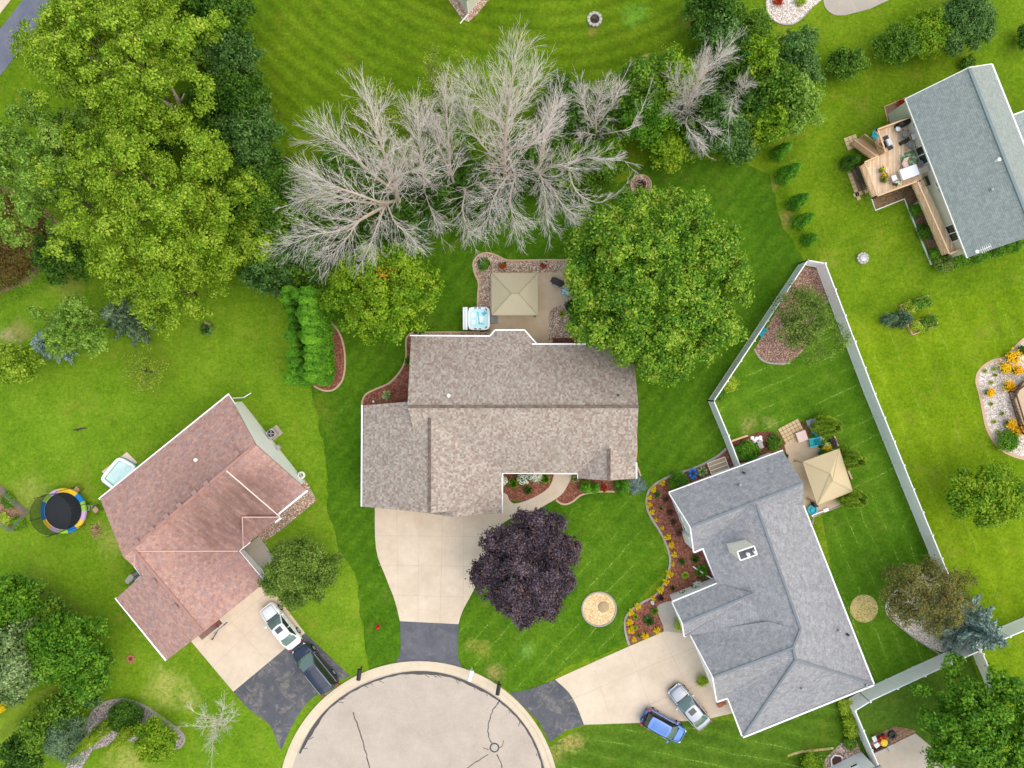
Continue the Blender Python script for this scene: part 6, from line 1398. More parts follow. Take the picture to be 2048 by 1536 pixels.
t = thing('planter_bench', 'dark metal planter bench beyond the deck corner at the wall', 'bench', ondeck(1850, 364)); c = Vector(t.location); b = MB(); b.box(c + Vector((0, 0, .4)), .25, .9, .08, R(20)); b.build('seat', K['dark'], t)
for s in (-1, 1): b = MB(); b.box(c + Vector((-s * .12, s * .32, .2)), .22, .06, .4, R(20)); b.build('leg', K['dark'], t)
# brown deck at the right edge
t = thing('deck', 'deck corner with a dark brown railing at the right edge', 'deck', P(2060, 810)); b = MB(); b.slab([P(x, y, .8) for x, y in ((2050, 758), (2110, 730), (2110, 870), (2052, 865), (2030, 800))], .15); b.build('deck_floor', K['patio'], t)
railing(t, [(2060, 752), (2016, 784)], .8, 1.0, .14, 'brownwood'); railing(t, [(2016, 784), (2036, 850), (2044, 866)], .8, 1.0, .14, 'brownwood'); railing(t, [(2044, 866), (2056, 880)], .8, 1.0, .14, 'brownwood')
# raised beds
def raised(label, pts, leaf1, leaf2):
    q = px(*pts); c = sum(q, Vector()) / len(q); t = thing('raised_bed', label, 'raised bed', c, 'wooden raised beds in the east lawn'); b = MB()
    for a, d_ in zip(q, q[1:] + q[:1]): b.beam(a + Vector((0, 0, .15)), d_ + Vector((0, 0, .15)), .07, .3)
    b.build('frame', K['cedar'], t); b = MB(); b.prism([(p.x, p.y) for p in q], .0, .24); b.build('soil', K['dirt'], t)
    seedn[0] += 1; rng = np.random.default_rng(seedn[0]); e = (q[1] - q[0])
    for k, lf in ((.25, leaf1), (.55, leaf2), (.8, leaf2)):
        p = (q[0].lerp(q[1], k) + q[3].lerp(q[2], k)) / 2; C, N = clumps(rng, [(p.x, p.y, .45, .6, .55, .4)], .22, 18, cov=1.2); leafmesh('plants', K[lf], t, C, N, .15, .6, rng)
raised('wooden raised bed with leafy vegetables, the upper one of the pair', ((1798, 611), (1852, 591), (1858, 611), (1806, 629)), 'chart', 'bright'); raised('wooden raised bed with leafy vegetables, the lower one of the pair', ((1812, 650), (1864, 630), (1873, 650), (1822, 670)), 'chart', 'midgreen')
# toy car and white chair, low wall at the lower right
t = thing('toy_car', 'red and yellow ride on toy car near the lower right patio', 'toy car', (0, 0, 0)); b = MB(); b.lathe((0, 0, .15), [(.3, 0), (.42, .1), (.42, .3), (.3, .36), (.26, .2), (.05, .2)], 16, rx=1.2, ry=.85); b.build('body', K['red'], t, smooth=True)
b = MB(); b.tube([(-.4, 0, .45), (-.35, 0, .8), (.25, 0, .8), (.35, 0, .45)], .06, 8); b.tube([(-.05, .34, .45), (-.05, .2, .82), (-.05, -.2, .82), (-.05, -.34, .45)], .06, 8); b.lathe((-.1, 0, .78), [(.3, 0), (.34, .05), (.22, .1)], 14); b.build('canopy', K['yellow'], t)
for x in (-.3, .3):
    for s in (-1, 1): b = MB(); b.tube([(x, s * .3 - .05, .13), (x, s * .3 + .05, .13)], .13, 12); b.build('wheel', K['dark'], t)
t.location = P(1761, 1476); t.rotation_euler = (0, 0, R(30))
t = thing('toy_slide', 'white plastic toy bench beside the red and yellow toy car', 'toy', P(1748, 1480)); c = Vector(t.location)
b = MB(); b.box(c + Vector((-.1, .25, .3)), .4, .5, .06, R(25)); b.build('seat', K['cloth'], t); b = MB(); b.box(c + Vector((.1, -.3, .2)), .5, .4, .4, R(35)); b.build('step', K['cloth'], t)
t = thing('retaining_wall', 'low stone wall with a brown bench seat by the lower right patio', 'wall', P(1760, 1498)); b = MB(); b.beam(P(1740, 1511, .25), P(1782, 1492, .25), .35, .5); b.build('stone_wall', K['stone'], t); b = MB(); b.beam(P(1743, 1509, .3), P(1772, 1495, .3) , .5, .08); b.build('bench_seat', K['brownwood'], t)
b = MB(); b.box(P(1779, 1493, .35), .6, .6, .7, R(25)); b.build('pillar', K['stone'], t)
t = thing('window_well', 'white metal window well by the house corner at the bottom edge', 'window well', P(1672, 1520)); b = MB(); c = P(1672, 1520); b.tube([c + Vector((.55, .3, .2)), c + Vector((.3, .5, .2)), c + Vector((-.25, .55, .2)), c + Vector((-.55, .2, .2)), c + Vector((-.5, -.5, .2))], .07, 6); b.build('rim', K['white'], t); b = MB(); b.lathe(c, [(.5, .01), (.5, .05)], 14); b.build('well', K['brownwood'], t)
b = MB(); b.ribbon(smooth(px((1575, 1512), (1600, 1504), (1635, 1500), (1668, 1496)), n=5), .22, 0, .03); tag(b.build('straw_strip', K['straw']), kind='structure')
b = MB(); b.box(P(1443, 1407, .15), .9, .45, .05, R(20)); b.box(P(1440, 1409, .3), .4, .4, .25, R(20)); tag(b.build('brick_stack', K['brick'], loc=P(1443, 1407)), 'small stack of orange bricks at the grey garage corner', 'bricks')
b = MB(); b.prism(px((1464, 1425), (1478, 1418), (1490, 1462), (1474, 1446)), -.03, .04); tag(b.build('mulch_corner', K['redmulch']), kind='structure')
b = MB(); b.tube(smooth(px((1625, 1048), (1628, 1035), (1645, 1025), (1665, 1018), (1690, 1008), z=.04), n=4), .07, 6); tag(b.build('bed_edging', K['greyedge'], loc=P(1645, 1025)), 'curved grey edging south of the beige gazebo', 'edging')
# ---------------------------------------------------------------- trees
# tall lime coloured trees of the upper left
tree('shade_tree', 'tall lime green tree whose forked trunk shows at its right, top left', 258, 128, 165, 15, 'limeleaf', ry=132, base=(372, 240), z0=5, nb=64, rb=.15, size=.22, cr=.42, per=38, cov=.62, fill=.03, jit=.2, core=.5, low=-.1, r0=.3)
b0 = P(374, 243, 0)
o = thing('leaning_tree', 'bare grey forked trunk standing clear between the lime tree and the dark thicket', 'tree', b0); b = MB()
b.tube([b0, P(356, 222, 3), P(330, 205, 6), P(308, 190, 8)], [.3, .24, .18, .08], 8); b.tube([P(362, 228, 2.2), P(358, 205, 5), P(345, 180, 7.5), P(330, 150, 9)], [.24, .19, .13, .05], 8); b.tube([P(358, 208, 4.6), P(368, 188, 7)], [.12, .05], 6)
b.build('trunk', K['deadb'], o, smooth=True)
tree('shade_tree', 'biggest lime green tree, in front at the left', 305, 412, 185, 14, 'limeleaf', ry=176, base=(430, 440), z0=3.5, nb=80, rb=.135, size=.22, cr=.42, per=38, cov=.62, fill=.03, jit=.2, core=.52, low=-.1, r0=.34)
tree('shade_tree', 'lime green tree lobe nearest the small conifers, lower left of the big one', 335, 575, 105, 9, 'limeleaf', ry=80, z0=1.5, nb=36, rb=.2, size=.22, cr=.42, per=38, cov=.62, fill=.03, jit=.22, core=.5)
tree('shade_tree', 'pale green tree leaning out at the left edge', 95, 345, 115, 12, 'limeleaf2', ry=125, base=(190, 420), z0=3.5, nb=46, rb=.17, size=.22, cr=.42, per=38, cov=.62, fill=.03, jit=.22, core=.48, r0=.24)
tree('shade_tree', 'upper lime green tree by the lane at the top left', 165, 110, 95, 12, 'limeleaf', ry=105, z0=3, nb=36, rb=.2, size=.22, cr=.42, per=38, cov=.62, fill=.03, jit=.22, core=.5)
tree('shade_tree', 'lime green tree touching the top edge left of the dark thicket', 270, 25, 95, 12, 'limeleaf', ry=60, z0=3, nb=36, rb=.2, size=.22, cr=.42, per=38, cov=.62, fill=.03, jit=.22, core=.5)
dk = [(440, 40, 75, 8, 'darkgreen', 'dark green thicket tree at the top edge beside the striped lawn'), (395, 110, 55, 7, 'midgreen', 'mid green thicket tree behind the forked trunk, upper one'), (470, 120, 52, 7, 'bluegreen', 'blue green thicket tree along the striped lawn, second from the top'), (490, 205, 55, 7.5, 'darkgreen', 'dark thicket tree along the striped lawn, third from the top'),
      (430, 200, 50, 6, 'darkgreen', 'dark low thicket tree right of the forked trunk'), (505, 285, 60, 8, 'bluegreen', 'blue green thicket tree along the striped lawn, fourth from the top'), (535, 345, 48, 6, 'darkgreen', 'dark thicket tree at the narrow end of the striped lawn'), (440, 290, 48, 6, 'darkgreen', 'dark thicket tree in the gap below the forked trunk'),
      (500, 400, 65, 7, 'midgreen', 'mid green thicket tree left of the bare bleached trees'), (460, 350, 50, 6, 'midgreen', 'small mid green thicket tree between the big lime tree and the dark row'), (545, 440, 55, 5, 'midgreen', 'mid green bush under the bleached branches at the left'), (480, 480, 60, 6, 'limeleaf', 'yellow green thicket tree left of the conifer row'),
      (540, 545, 50, 4.5, 'bluegreen', 'blue green bush just above the conifer row'), (600, 515, 55, 5, 'bluegreen', 'blue green bush under the lowest bleached branches'), (620, 555, 40, 4, 'midgreen', 'mid green bush between the conifer row and the bleached branches'), (120, 515, 50, 3.5, 'darkgreen', 'dark bush beside the brown weeds at the left edge'), (140, 290, 55, 5, 'darkgreen', 'dark bush in the gap between the pale and the lime trees'), (300, 290, 60, 4, 'darkgreen', 'dark bush deep between the two largest lime trees')]
for x, y, r, h_, lf, lb in dk: tree('thicket_tree', lb, x, y, r, h_, lf, z0=.3, nb=26, rb=.27, size=.26, cr=.44, per=22, cov=.8, fill=.12, jit=.22)
# hedge row behind and under the dead trees
hd = [(700, 330, 60, 3.5, 'midgreen', 'low green bush under the left bleached tree crown'), (640, 400, 60, 3.5, 'midgreen', 'green bush under the long left bleached limb'), (690, 460, 60, 3.5, 'darkgreen', 'dark bush under the drooping bleached twigs'), (790, 400, 55, 4, 'darkgreen', 'dark bush at the foot of the thickest bleached trunk'), (825, 460, 45, 3, 'bluegreen', 'blue green bush at the lawn edge below the bleached trees'),
      (870, 370, 55, 4, 'darkgreen', 'dark bush between the second and third bleached trees'), (900, 290, 60, 4, 'midgreen', 'green bush behind the middle bleached trees'), (760, 220, 60, 3, 'sparse', 'thin yellowish bush above the bleached trees at the striped lawn'), (880, 230, 45, 3, 'midgreen', 'small green bush at the striped lawn behind the bleached trees'), (960, 380, 60, 4, 'darkgreen', 'dark bush under the central bleached tree'),
      (920, 430, 40, 2.5, 'midgreen', 'small green bush at the lawn below the middle bleached trees'), (1050, 330, 60, 4.5, 'darkgreen', 'dark bush right of the central bleached trunk'), (1130, 230, 65, 5, 'darkgreen', 'round dark green tree behind the bleached trees, next to the upper lawn'), (1130, 330, 60, 4, 'midgreen', 'green bush below the fan of bleached branches'), (1200, 320, 55, 5, 'midgreen', 'mid green tree left of the iron fire pit'), (1190, 240, 50, 5, 'darkgreen', 'dark tree under the small right bleached tree'),
      (1290, 180, 60, 7, 'midgreen', 'leafy green tree at the upper lawn between two bleached trees'), (1290, 240, 55, 6.5, 'bright', 'bright green tree above the iron fire pit'), (1335, 300, 40, 5, 'yelgreen', 'yellow tinged tree tip hanging above the big maple'), (1345, 165, 50, 7, 'yelgreen', 'yellow green tree left of the right hand bleached tree')]
for x, y, r, h_, lf, lb in hd: tree('hedge_tree', lb, x, y, r, h_, lf, z0=.2, nb=24, rb=.28, size=.25 if lf != 'sparse' else .2, cr=.42, per=20 if lf != 'sparse' else 7, fill=.12 if lf != 'sparse' else .03, jit=.22, cov=.85 if lf != 'sparse' else .6)
rt = [(1430, 30, 60, 6, 'darkgreen', 'dark green tree at the top edge of the right thicket'), (1440, 90, 50, 6, 'bluegreen', 'blue green tree second from the top in the right thicket'), (1490, 70, 45, 6, 'midgreen', 'mid green tree at the right side near the top pebble bed'), (1510, 120, 55, 7, 'yelgreen', 'yellow green tree in the middle of the right thicket'), (1580, 130, 55, 7, 'bluegreen', 'grey green tree at the outer right of the thicket'), (1465, 140, 45, 6, 'darkgreen', 'dark gap tree beside the right hand bleached tree'),
      (1550, 180, 55, 7, 'midgreen', 'leafy tree right of centre in the right thicket'), (1585, 225, 48, 7, 'sparse2', 'pale yellowish tree at the outer right end of the thicket'), (1500, 210, 50, 6, 'darkgreen', 'dark tree in the lower right thicket'), (1530, 250, 45, 6, 'yelgreen', 'yellow green tree at the lower right corner of the thicket'), (1445, 265, 55, 6, 'bluegreen', 'blue green tree at the bottom of the right thicket'), (1400, 220, 45, 5, 'darkgreen', 'dark tree at the foot of the right hand bleached tree'), (1480, 290, 35, 4, 'bluegreen', 'small blue green tree hanging into the lawn below the thicket'), (1390, 270, 40, 4, 'midgreen', 'mid green tree below the right hand bleached branches')]
K['sparse2'] = K['limeleaf2']
for x, y, r, h_, lf, lb in rt: tree('thicket_tree', lb, x, y, r, h_, lf, z0=.3, nb=28, rb=.26, size=.25, cr=.42, per=21, cov=.8, fill=.12, jit=.22)
# dead trees
G_ = 'bare bleached trees behind the patio lawn'
baretree('dead_tree', 'largest bleached dead tree, its thick trunk leaning over the left thicket', (806, 424, 0), [([(806, 424, 0), (796, 398, 4), (788, 370, 8), (775, 330, 12), (760, 280, 15), (740, 205, 17)], .34, 3.4, 2.2), ([(790, 380, 7), (760, 360, 10), (720, 325, 12), (680, 290, 13), (650, 275, 13)], .2, 3.4, 2.0),
    ([(796, 400, 4), (765, 405, 9), (720, 390, 12), (670, 372, 13), (632, 352, 13)], .2, 3.4, 2.0), ([(772, 410, 8), (700, 400, 11), (650, 385, 12), (612, 398, 12)], .16, 3.4, 1.8), ([(770, 412, 9), (720, 440, 12), (695, 475, 12), (655, 512, 11)], .15, 3.4, 1.7), ([(765, 415, 9), (685, 458, 12), (635, 468, 12), (582, 488, 11)], .16, 3.2, 1.8), ([(770, 412, 10), (755, 450, 13), (740, 490, 13)], .12, 4.0, 1.7), ([(775, 410, 10), (790, 445, 12), (812, 465, 12), (828, 482, 10)], .11, 3.6, 1.5), ([(785, 365, 9), (815, 345, 12), (850, 340, 13)], .1, 3.2, 1.3)], group=G_, seed=11)
baretree('dead_tree', 'second bleached dead tree, slim, right of the thickest trunk', (850, 400, 0), [([(850, 400, 0), (848, 372, 5), (845, 330, 9), (838, 280, 12), (835, 235, 13)], .18, 4.2, 1.8), ([(850, 385, 5), (862, 420, 7), (872, 445, 7)], .08, 3.5, 1.3), ([(846, 350, 7), (815, 330, 10), (800, 300, 11)], .08, 3.5, 1.4)], group=G_, seed=12)
baretree('dead_tree', 'third bleached dead tree, pinkish twigs, left of the tallest one', (916, 383, 0), [([(916, 383, 0), (903, 350, 5), (898, 300, 9), (895, 250, 12), (890, 190, 14)], .2, 3.8, 1.8), ([(912, 375, 3), (930, 380, 7), (925, 420, 8), (940, 470, 7)], .11, 3.6, 1.5), ([(905, 355, 6), (880, 300, 9), (860, 260, 10)], .1, 3.6, 1.5), ([(930, 378, 6), (955, 365, 8), (970, 375, 8)], .07, 3, 1.2)], group=G_, seed=13)
baretree('dead_tree', 'tallest bleached dead tree, reaching up into the striped lawn', (1012, 372, 0), [([(1012, 372, 0), (1009, 335, 6), (1010, 280, 11), (1018, 210, 15), (1030, 120, 18)], .3, 4.0, 2.2), ([(1010, 290, 10), (985, 220, 13), (945, 180, 14)], .14, 4.0, 1.9), ([(1014, 260, 11), (1045, 200, 14), (1070, 160, 15)], .12, 4.0, 1.8), ([(1008, 330, 7), (965, 290, 10), (940, 250, 11), (930, 220, 12)], .13, 3.6, 1.8), ([(1012, 355, 4), (1020, 345, 9), (990, 390, 11), (975, 440, 10)], .12, 3.6, 1.7),
    ([(1014, 355, 5), (1030, 350, 9), (1020, 400, 11), (1030, 450, 10)], .12, 3.8, 1.7), ([(1012, 300, 9), (1060, 290, 12), (1095, 250, 13), (1105, 215, 14)], .13, 3.6, 1.6)], group=G_, seed=14)
baretree('dead_tree', 'drooping bleached dead tree with twigs hanging over the lawn, right of the tallest', (1070, 355, 0), [([(1070, 355, 0), (1075, 345, 5), (1085, 300, 8), (1098, 255, 10), (1110, 215, 11)], .18, 3.8, 1.6), ([(1072, 350, 4), (1080, 350, 8), (1090, 385, 9), (1095, 440, 8)], .12, 4.0, 1.6), ([(1074, 348, 5), (1100, 370, 8), (1125, 410, 8), (1150, 430, 7)], .1, 3.4, 1.4), ([(1074, 346, 5), (1110, 330, 8), (1140, 335, 8)], .1, 3.0, 1.4)], group=G_, seed=15)
baretree('dead_tree', 'bleached dead tree with one crooked limb reaching the big maple', (1140, 350, 0), [([(1140, 350, 0), (1136, 335, 5), (1145, 325, 7), (1180, 315, 8), (1220, 320, 8)], .12, 2.4, 1.4), ([(1137, 335, 5), (1142, 360, 8), (1160, 390, 8), (1200, 405, 7), (1235, 385, 6)], .1, 2.0, 1.0), ([(1160, 390, 8), (1175, 415, 7), (1200, 430, 6)], .05, 2.0, .9)], group=G_, seed=16)
baretree('dead_tree', 'small bleached dead tree with forked top right of the tallest', (1195, 285, 0), [([(1195, 285, 0), (1192, 255, 5), (1192, 215, 8), (1205, 180, 10)], .15, 4.4, 1.3), ([(1190, 260, 4), (1175, 230, 8), (1165, 195, 9)], .1, 4.0, 1.2), ([(1195, 250, 5), (1220, 215, 8), (1235, 185, 9)], .1, 4.0, 1.2), ([(1195, 270, 4), (1240, 262, 7), (1265, 255, 7), (1285, 215, 8)], .07, 2.0, .9), ([(1192, 270, 4), (1165, 265, 7)], .07, 3.5, 1.0)], group=G_, seed=17)
baretree('dead_tree', 'right hand bleached dead tree with an upright fan of branches', (1375, 240, 0), [([(1375, 240, 0), (1375, 215, 4), (1385, 180, 8), (1415, 140, 10), (1440, 115, 11)], .16, 4.4, 1.6), ([(1374, 225, 3), (1365, 190, 7), (1350, 160, 9)], .1, 4.0, 1.3), ([(1374, 225, 3), (1390, 185, 8), (1400, 150, 9)], .1, 4.0, 1.5), ([(1376, 230, 3), (1372, 250, 6), (1390, 275, 6), (1400, 295, 5)], .08, 3.6, 1.1), ([(1376, 235, 3), (1400, 245, 6), (1418, 260, 6)], .07, 3.4, 1.0), ([(1374, 230, 3), (1345, 215, 7)], .08, 3.8, 1.2)], group=G_, seed=18)
baretree('dead_tree', 'smallest bleached dead branches inside the right thicket', (1482, 195, 0), [([(1482, 195, 0), (1482, 180, 5), (1490, 165, 7)], .08, 4.5, 1.0), ([(1480, 190, 4), (1465, 200, 7), (1460, 225, 7)], .06, 4, .9)], group=G_, seed=19)
baretree('bare_tree', 'dark thin leafless tree behind the middle bleached trees at the striped lawn', (872, 260, 0), [([(872, 260, 0), (868, 225, 4), (866, 185, 6), (865, 150, 7)], .07, 3.4, 1.2), ([(870, 240, 3), (885, 200, 6), (895, 170, 7)], .05, 3.2, 1.0), ([(870, 240, 3), (845, 220, 5)], .05, 3, 1.0)], seed=20, mat='bark', leaf=('sparse', 1, .16))
baretree('bare_tree', 'small leafless grey tree on the lawn below the worn asphalt apron', (437, 1448, 0), [([(437, 1448, 0), (434, 1455, 1.5), (428, 1470, 3), (424, 1500, 4)], .07, 4.0, .9), ([(436, 1450, 1), (442, 1440, 2.6), (447, 1415, 4)], .06, 4, .9), ([(436, 1450, 1), (420, 1452, 2.8), (402, 1452, 3.6)], .05, 4, .8), ([(436, 1450, 1), (450, 1450, 2.8), (460, 1440, 3.6)], .05, 4, .8), ([(436, 1450, 1), (418, 1436, 2.8), (405, 1430, 3.5)], .05, 4, .8)], 'bare tree', seed=21, mat='dead', spread=.8)
# single garden trees
tree('maple_tree', 'big round dark green maple between the patio and the fence', 1310, 568, 186, 11, 'maple', ry=180, z0=1.5, nb=120, rb=.125, size=.26, cr=.42, per=28, cov=.75, fill=.03, jit=.08, core=.7, low=-.05, r0=.32, extra=[(1190, 480, 55, 5), (1180, 640, 45, 4), (1340, 725, 45, 5)])
yt = tree('ornamental_tree', 'yellow green tree with an orange patch at the northwest corner of the tan roofed house', 755, 592, 108, 7.5, 'yelgreen', ry=92, z0=1.5, nb=56, rb=.17, size=.24, cr=.38, per=24, cov=.7, fill=.03, jit=.18, core=.56, low=-.1, extra=[(800, 535, 50, 6), (845, 580, 40, 5)])
K['autumn'] = leafmat('orange_autumn_leaves', [(176, 120, 30), (206, 140, 40), (216, 160, 50), (190, 170, 50)], 0.3)
rng = np.random.default_rng(77); q = P(768, 548, 7.2); C, N = clumps(rng, [(q.x, q.y, 6.9, .9, 1.0, .6)], .4, 6, cov=.6, fill=0); leafmesh('autumn_leaves', K['autumn'], yt, C, N, .2, .6, rng)
tree('maple_tree', 'dark purple leaved maple beside the concrete driveway', 1055, 1132, 100, 8, 'purple', ry=108, z0=1.2, nb=60, rb=.19, size=.22, cr=.34, per=26, fill=.12, jit=.1, low=-.05, extra=[(980, 1170, 30, 3.5), (1130, 1100, 32, 4), (1050, 1210, 36, 4)])
tree('ornamental_tree', 'grey green rounded tree at the nose of the white sedan', 603, 1143, 76, 5.5, 'birch', ry=72, z0=.8, nb=44, rb=.2, size=.2, cr=.34, per=20, fill=.1, jit=.1, low=-.1)
tree('ornamental_tree', 'yellow green round tree by itself in the east lawn', 1965, 990, 82, 6, 'yelgreen', ry=64, z0=.8, nb=44, rb=.2, size=.24, cr=.4, per=20, fill=.12, jit=.1, low=-.1)
tree('shade_tree', 'bright dark shadowed green tree at the lower right corner', 1950, 1452, 112, 9, 'bright', ry=108, z0=1.2, nb=76, rb=.16, size=.28, cr=.42, per=24, cov=.7, fill=.03, jit=.16, core=.56, low=-.1)
tree('ornamental_tree', 'olive brown tree over the long white fence', 1848, 1188, 92, 6, 'olive', ry=78, z0=1.6, nb=40, rb=.22, size=.17, cr=.36, per=15, fill=.12, jit=.12, cov=.85, low=-.1)
spruce('spruce_tree', 'blue spruce where the white fences meet', (1905, 1232), 7.5, 3.1, 'spruce', size=.3, tiers=11)
tree('birch_tree', 'feathery green birch between the two white fences', 1600, 635, 52, 6, 'birch', ry=70, z0=1.5, nb=22, rb=.3, size=.17, cr=.4, per=14, fill=.08, jit=.2, cov=.8, extra=[(1650, 670, 40, 5), (1610, 690, 40, 4), (1690, 680, 16, 5), (1630, 640, 30, 5)])
tree('small_tree', 'pale green young maple with drooping tips in the left yard', 152, 655, 56, 7, 'limeleaf2', ry=50, rot=30, z0=1.2, nb=34, rb=.22, size=.24, cr=.34, per=18, fill=.12, jit=.18, extra=[(150, 620, 26, 6), (190, 680, 26, 5), (120, 690, 26, 5)])
tree('small_tree', 'yellow green bushy tree at the left edge', 32, 728, 48, 5, 'limeleaf', ry=42, z0=.5, nb=24, rb=.26, size=.24, cr=.36, per=18, fill=.15, jit=.12)
tree('small_tree', 'thin see through yellowish tree in the left yard', 290, 742, 42, 4, 'sparse', ry=44, z0=1, nb=16, rb=.3, size=.15, cr=.34, per=8, fill=.03, jit=.15, cov=.6)
spruce('spruce_tree', 'blue grey spruce half hidden behind the pale young maple', (128, 690), 4.5, 2.3, 'spruce', size=.24, tiers=8)
spruce('spruce_tree', 'grey green spruce under the edge of the big lime tree', (280, 640), 6, 2.9, 'greyspruce', size=.26, tiers=9)
# lower left group
ll = [(30, 1205, 55, 7, 'bright', 'bright green tree at the left edge, top of the lower left row'), (50, 1300, 75, 8, 'silver', 'silvery variegated tree at the left edge'), (135, 1290, 70, 8, 'bright', 'bright green tree beside the silvery one'), (185, 1345, 45, 6, 'bright', 'bright green tree at the lower end of the lower left row'), (15, 1370, 40, 5, 'silver', 'smaller silvery tree below the variegated one'), (90, 1235, 45, 5, 'midgreen', 'mid green tree behind the bright green pair'),
      (130, 1420, 36, 3.5, 'midgreen', 'mid green shrub row, nearest the pebble island'), (92, 1460, 40, 4, 'midgreen', 'mid green shrub row, middle one'), (48, 1508, 40, 4, 'darkgreen', 'dark green shrub row, lowest one at the left'), (180, 1388, 26, 2.5, 'bluegreen', 'blue green low shrub at the end of the lower left row')]
for x, y, r, h_, lf, lb in ll: tree('border_tree', lb, x, y, r, h_, lf, z0=.2, nb=26, rb=.28, size=.26, cr=.42, per=20, fill=.18, jit=.14)
tree('pine_tree', 'blue green feathery pine on the pebble island', 140, 1475, 40, 4.5, 'greyspruce', ry=44, z0=.3, nb=24, rb=.3, size=.24, cr=.34, per=22, fill=.2, aspect=.22)
spire('arborvitae', 'long leaning looking olive arborvitae spire on the pebble island, left one', (222, 1445), 6.2, .75, 'olivearbor', blunt=.06)
spire('arborvitae', 'olive arborvitae spire on the pebble island beside the round yellow green bush', (272, 1450), 5.0, .7, 'olivearbor', blunt=.06)
shrub('shrub', 'dark green spreading juniper on the pebble island', 252, 1432, 34, 1.6, 'darkgreen', size=.18, nb=14, rb=.32)
shrub('shrub', 'round yellow green bush on the pebble island', 315, 1480, 42, 3.2, 'yelgreen', size=.2, nb=26, rb=.26, cr=.3)
shrub('shrub', 'yellow flowering bush at the lower left edge', 2, 1412, 10, .9, 'yellowfl')
# conifer row west of the house
sp = proto = spire('arborvitae', 'globe topped bright arborvitae in the tight row by the yellow green tree', (650, 600), 6.6, .86, 'arbor', group='tight row of bright green arborvitae', blunt=.3, dens=1.0, bulge=.6, size=.15)
rg = random.Random(5)
row = [(650, 618), (650, 636), (652, 654), (653, 671), (654, 688), (655, 704), (656, 720), (657, 736), (656, 754)]
for x, y in row: dup(sp, P(x, y), rg.uniform(0, 6.28), scale=rg.uniform(.95, 1.1))
sp2 = spire('arborvitae', 'globe topped bright arborvitae in the tight row by the yellow green tree', (612, 597), 6.0, .72, 'arbor', group='tight row of bright green arborvitae', blunt=.34, dens=1.0, bulge=.55, size=.15)
for x, y in ((612, 613), (614, 630), (616, 648), (617, 664), (619, 680), (621, 697), (624, 714), (627, 730), (624, 746), (618, 757), (633, 606), (634, 640), (636, 676), (640, 712), (640, 744)): dup(sp2, P(x, y), rg.uniform(0, 6.28), scale=rg.uniform(.85, 1.1))
# the line of five in the upper right lawn
A5 = ['topmost', 'second from the top', 'middle', 'second from the bottom', 'smallest bottom']
for (x, y, h_, r), w_ in zip(((1552, 312, 3.6, .75), (1564, 356, 4.2, .9), (1584, 410, 3.6, .78), (1597, 446, 3.2, .75), (1613, 482, 2.2, .7)), A5):
    spire('arborvitae', w_ + ' arborvitae of the curved line beside the cedar deck lawn', (x, y), h_, r, 'arbor', group='curved line of five arborvitae', blunt=.12, dens=1.0)
spire('arborvitae', 'dark pointed arborvitae between the deck stairs and the sticks', (1692, 330), 2.4, .85, 'darkgreen', blunt=.15)
for (x, y), lb in (((1640, 850), 'olive arborvitae clump behind the grey patio chairs'), ((1685, 915), 'olive arborvitae clump at the east corner of the beige gazebo'), ((1690, 990), 'olive arborvitae clump south of the beige gazebo')):
    spire('arborvitae', lb, (x, y), 4.0, 1.05, 'olivearbor', group='olive arborvitae round the beige gazebo', tips=5, dens=1.0, blunt=.08)
spire('spruce_bush', 'narrow blue green spruce left of the raised beds, upper', (1768, 640), 2.4, .6, 'greyspruce', blunt=.05, size=.18)
spruce('spruce_tree', 'small blue green spruce at the lower raised bed', (1794, 640), 2.6, .95, 'greyspruce', size=.18, tiers=7)
# upper right shrubs
ur = [(1690, 128, 42, 2.8, 'midgreen', 'lone olive green shrub in the upper right lawn', 30), (1790, 92, 42, 3.4, 'midgreen', 'olive green shrub, left of the pale hedge', 40), (1850, 70, 46, 3.6, 'yelgreen', 'yellow green shrub in the middle of the upper right hedge', 46), (1925, 45, 62, 4.4, 'bluegreen', 'round blue green shrub at the right end of the upper right hedge', 58)]
for x, y, r, h_, lf, lb, ry in ur: shrub('shrub', lb, x, y, r, h_, lf, ry=ry, size=.2, nb=26, rb=.28, cr=.36)
shrub('shrub', 'dark shrub cut by the right edge near the top', 2050, 75, 16, 2, 'darkgreen', ry=28, size=.2)
shrub('shrub', 'pale shrub at the north gable of the blue grey roofed house', 1935, 128, 14, 1, 'midgreen', size=.16)
for x, y, r, lb in ((1888, 528, 26, 'rounded grey green shrub at the south end of the deck walkway'), ): shrub('shrub', lb, x, y, r, 1.2, 'birch', ry=18, rot=-25, size=.14)
for x, y, r, lb in ((1920, 520, 24, 'dark hedge shrub at the corner of the blue grey roof'), (1955, 515, 22, 'dark hedge shrub along the south eave, middle one'), (1990, 502, 22, 'dark hedge shrub along the south eave, third one'), (2025, 488, 24, 'dark hedge shrub along the south eave at the right edge')): shrub('shrub', lb, x, y, r, 1.2, 'bright', ry=15, rot=-22, size=.15)
for x, y, r, lf, lb in ((1830, 420, 12, 'bright', 'small bright shrub below the deck walkway, upper'), (1848, 465, 16, 'midgreen', 'leafy shrub below the deck walkway, middle'), (1868, 508, 11, 'bright', 'small shrub below the deck walkway, lowest'), (1836, 412, 8, 'whitefl', 'pale purple flowers beside the deck walkway')): shrub('shrub', lb, x, y, r, .9, lf, size=.13)
groundcover('ground_cover', px((1744, 399), (1806, 370), (1810, 396), (1752, 418)), .2, 'sparse', 30, .14, seed=11); shrub('shrub', 'rust coloured low plants at the north corner of the blue grey roofed house', 1802, 207, 9, .5, 'redfl', ry=6, size=.1)
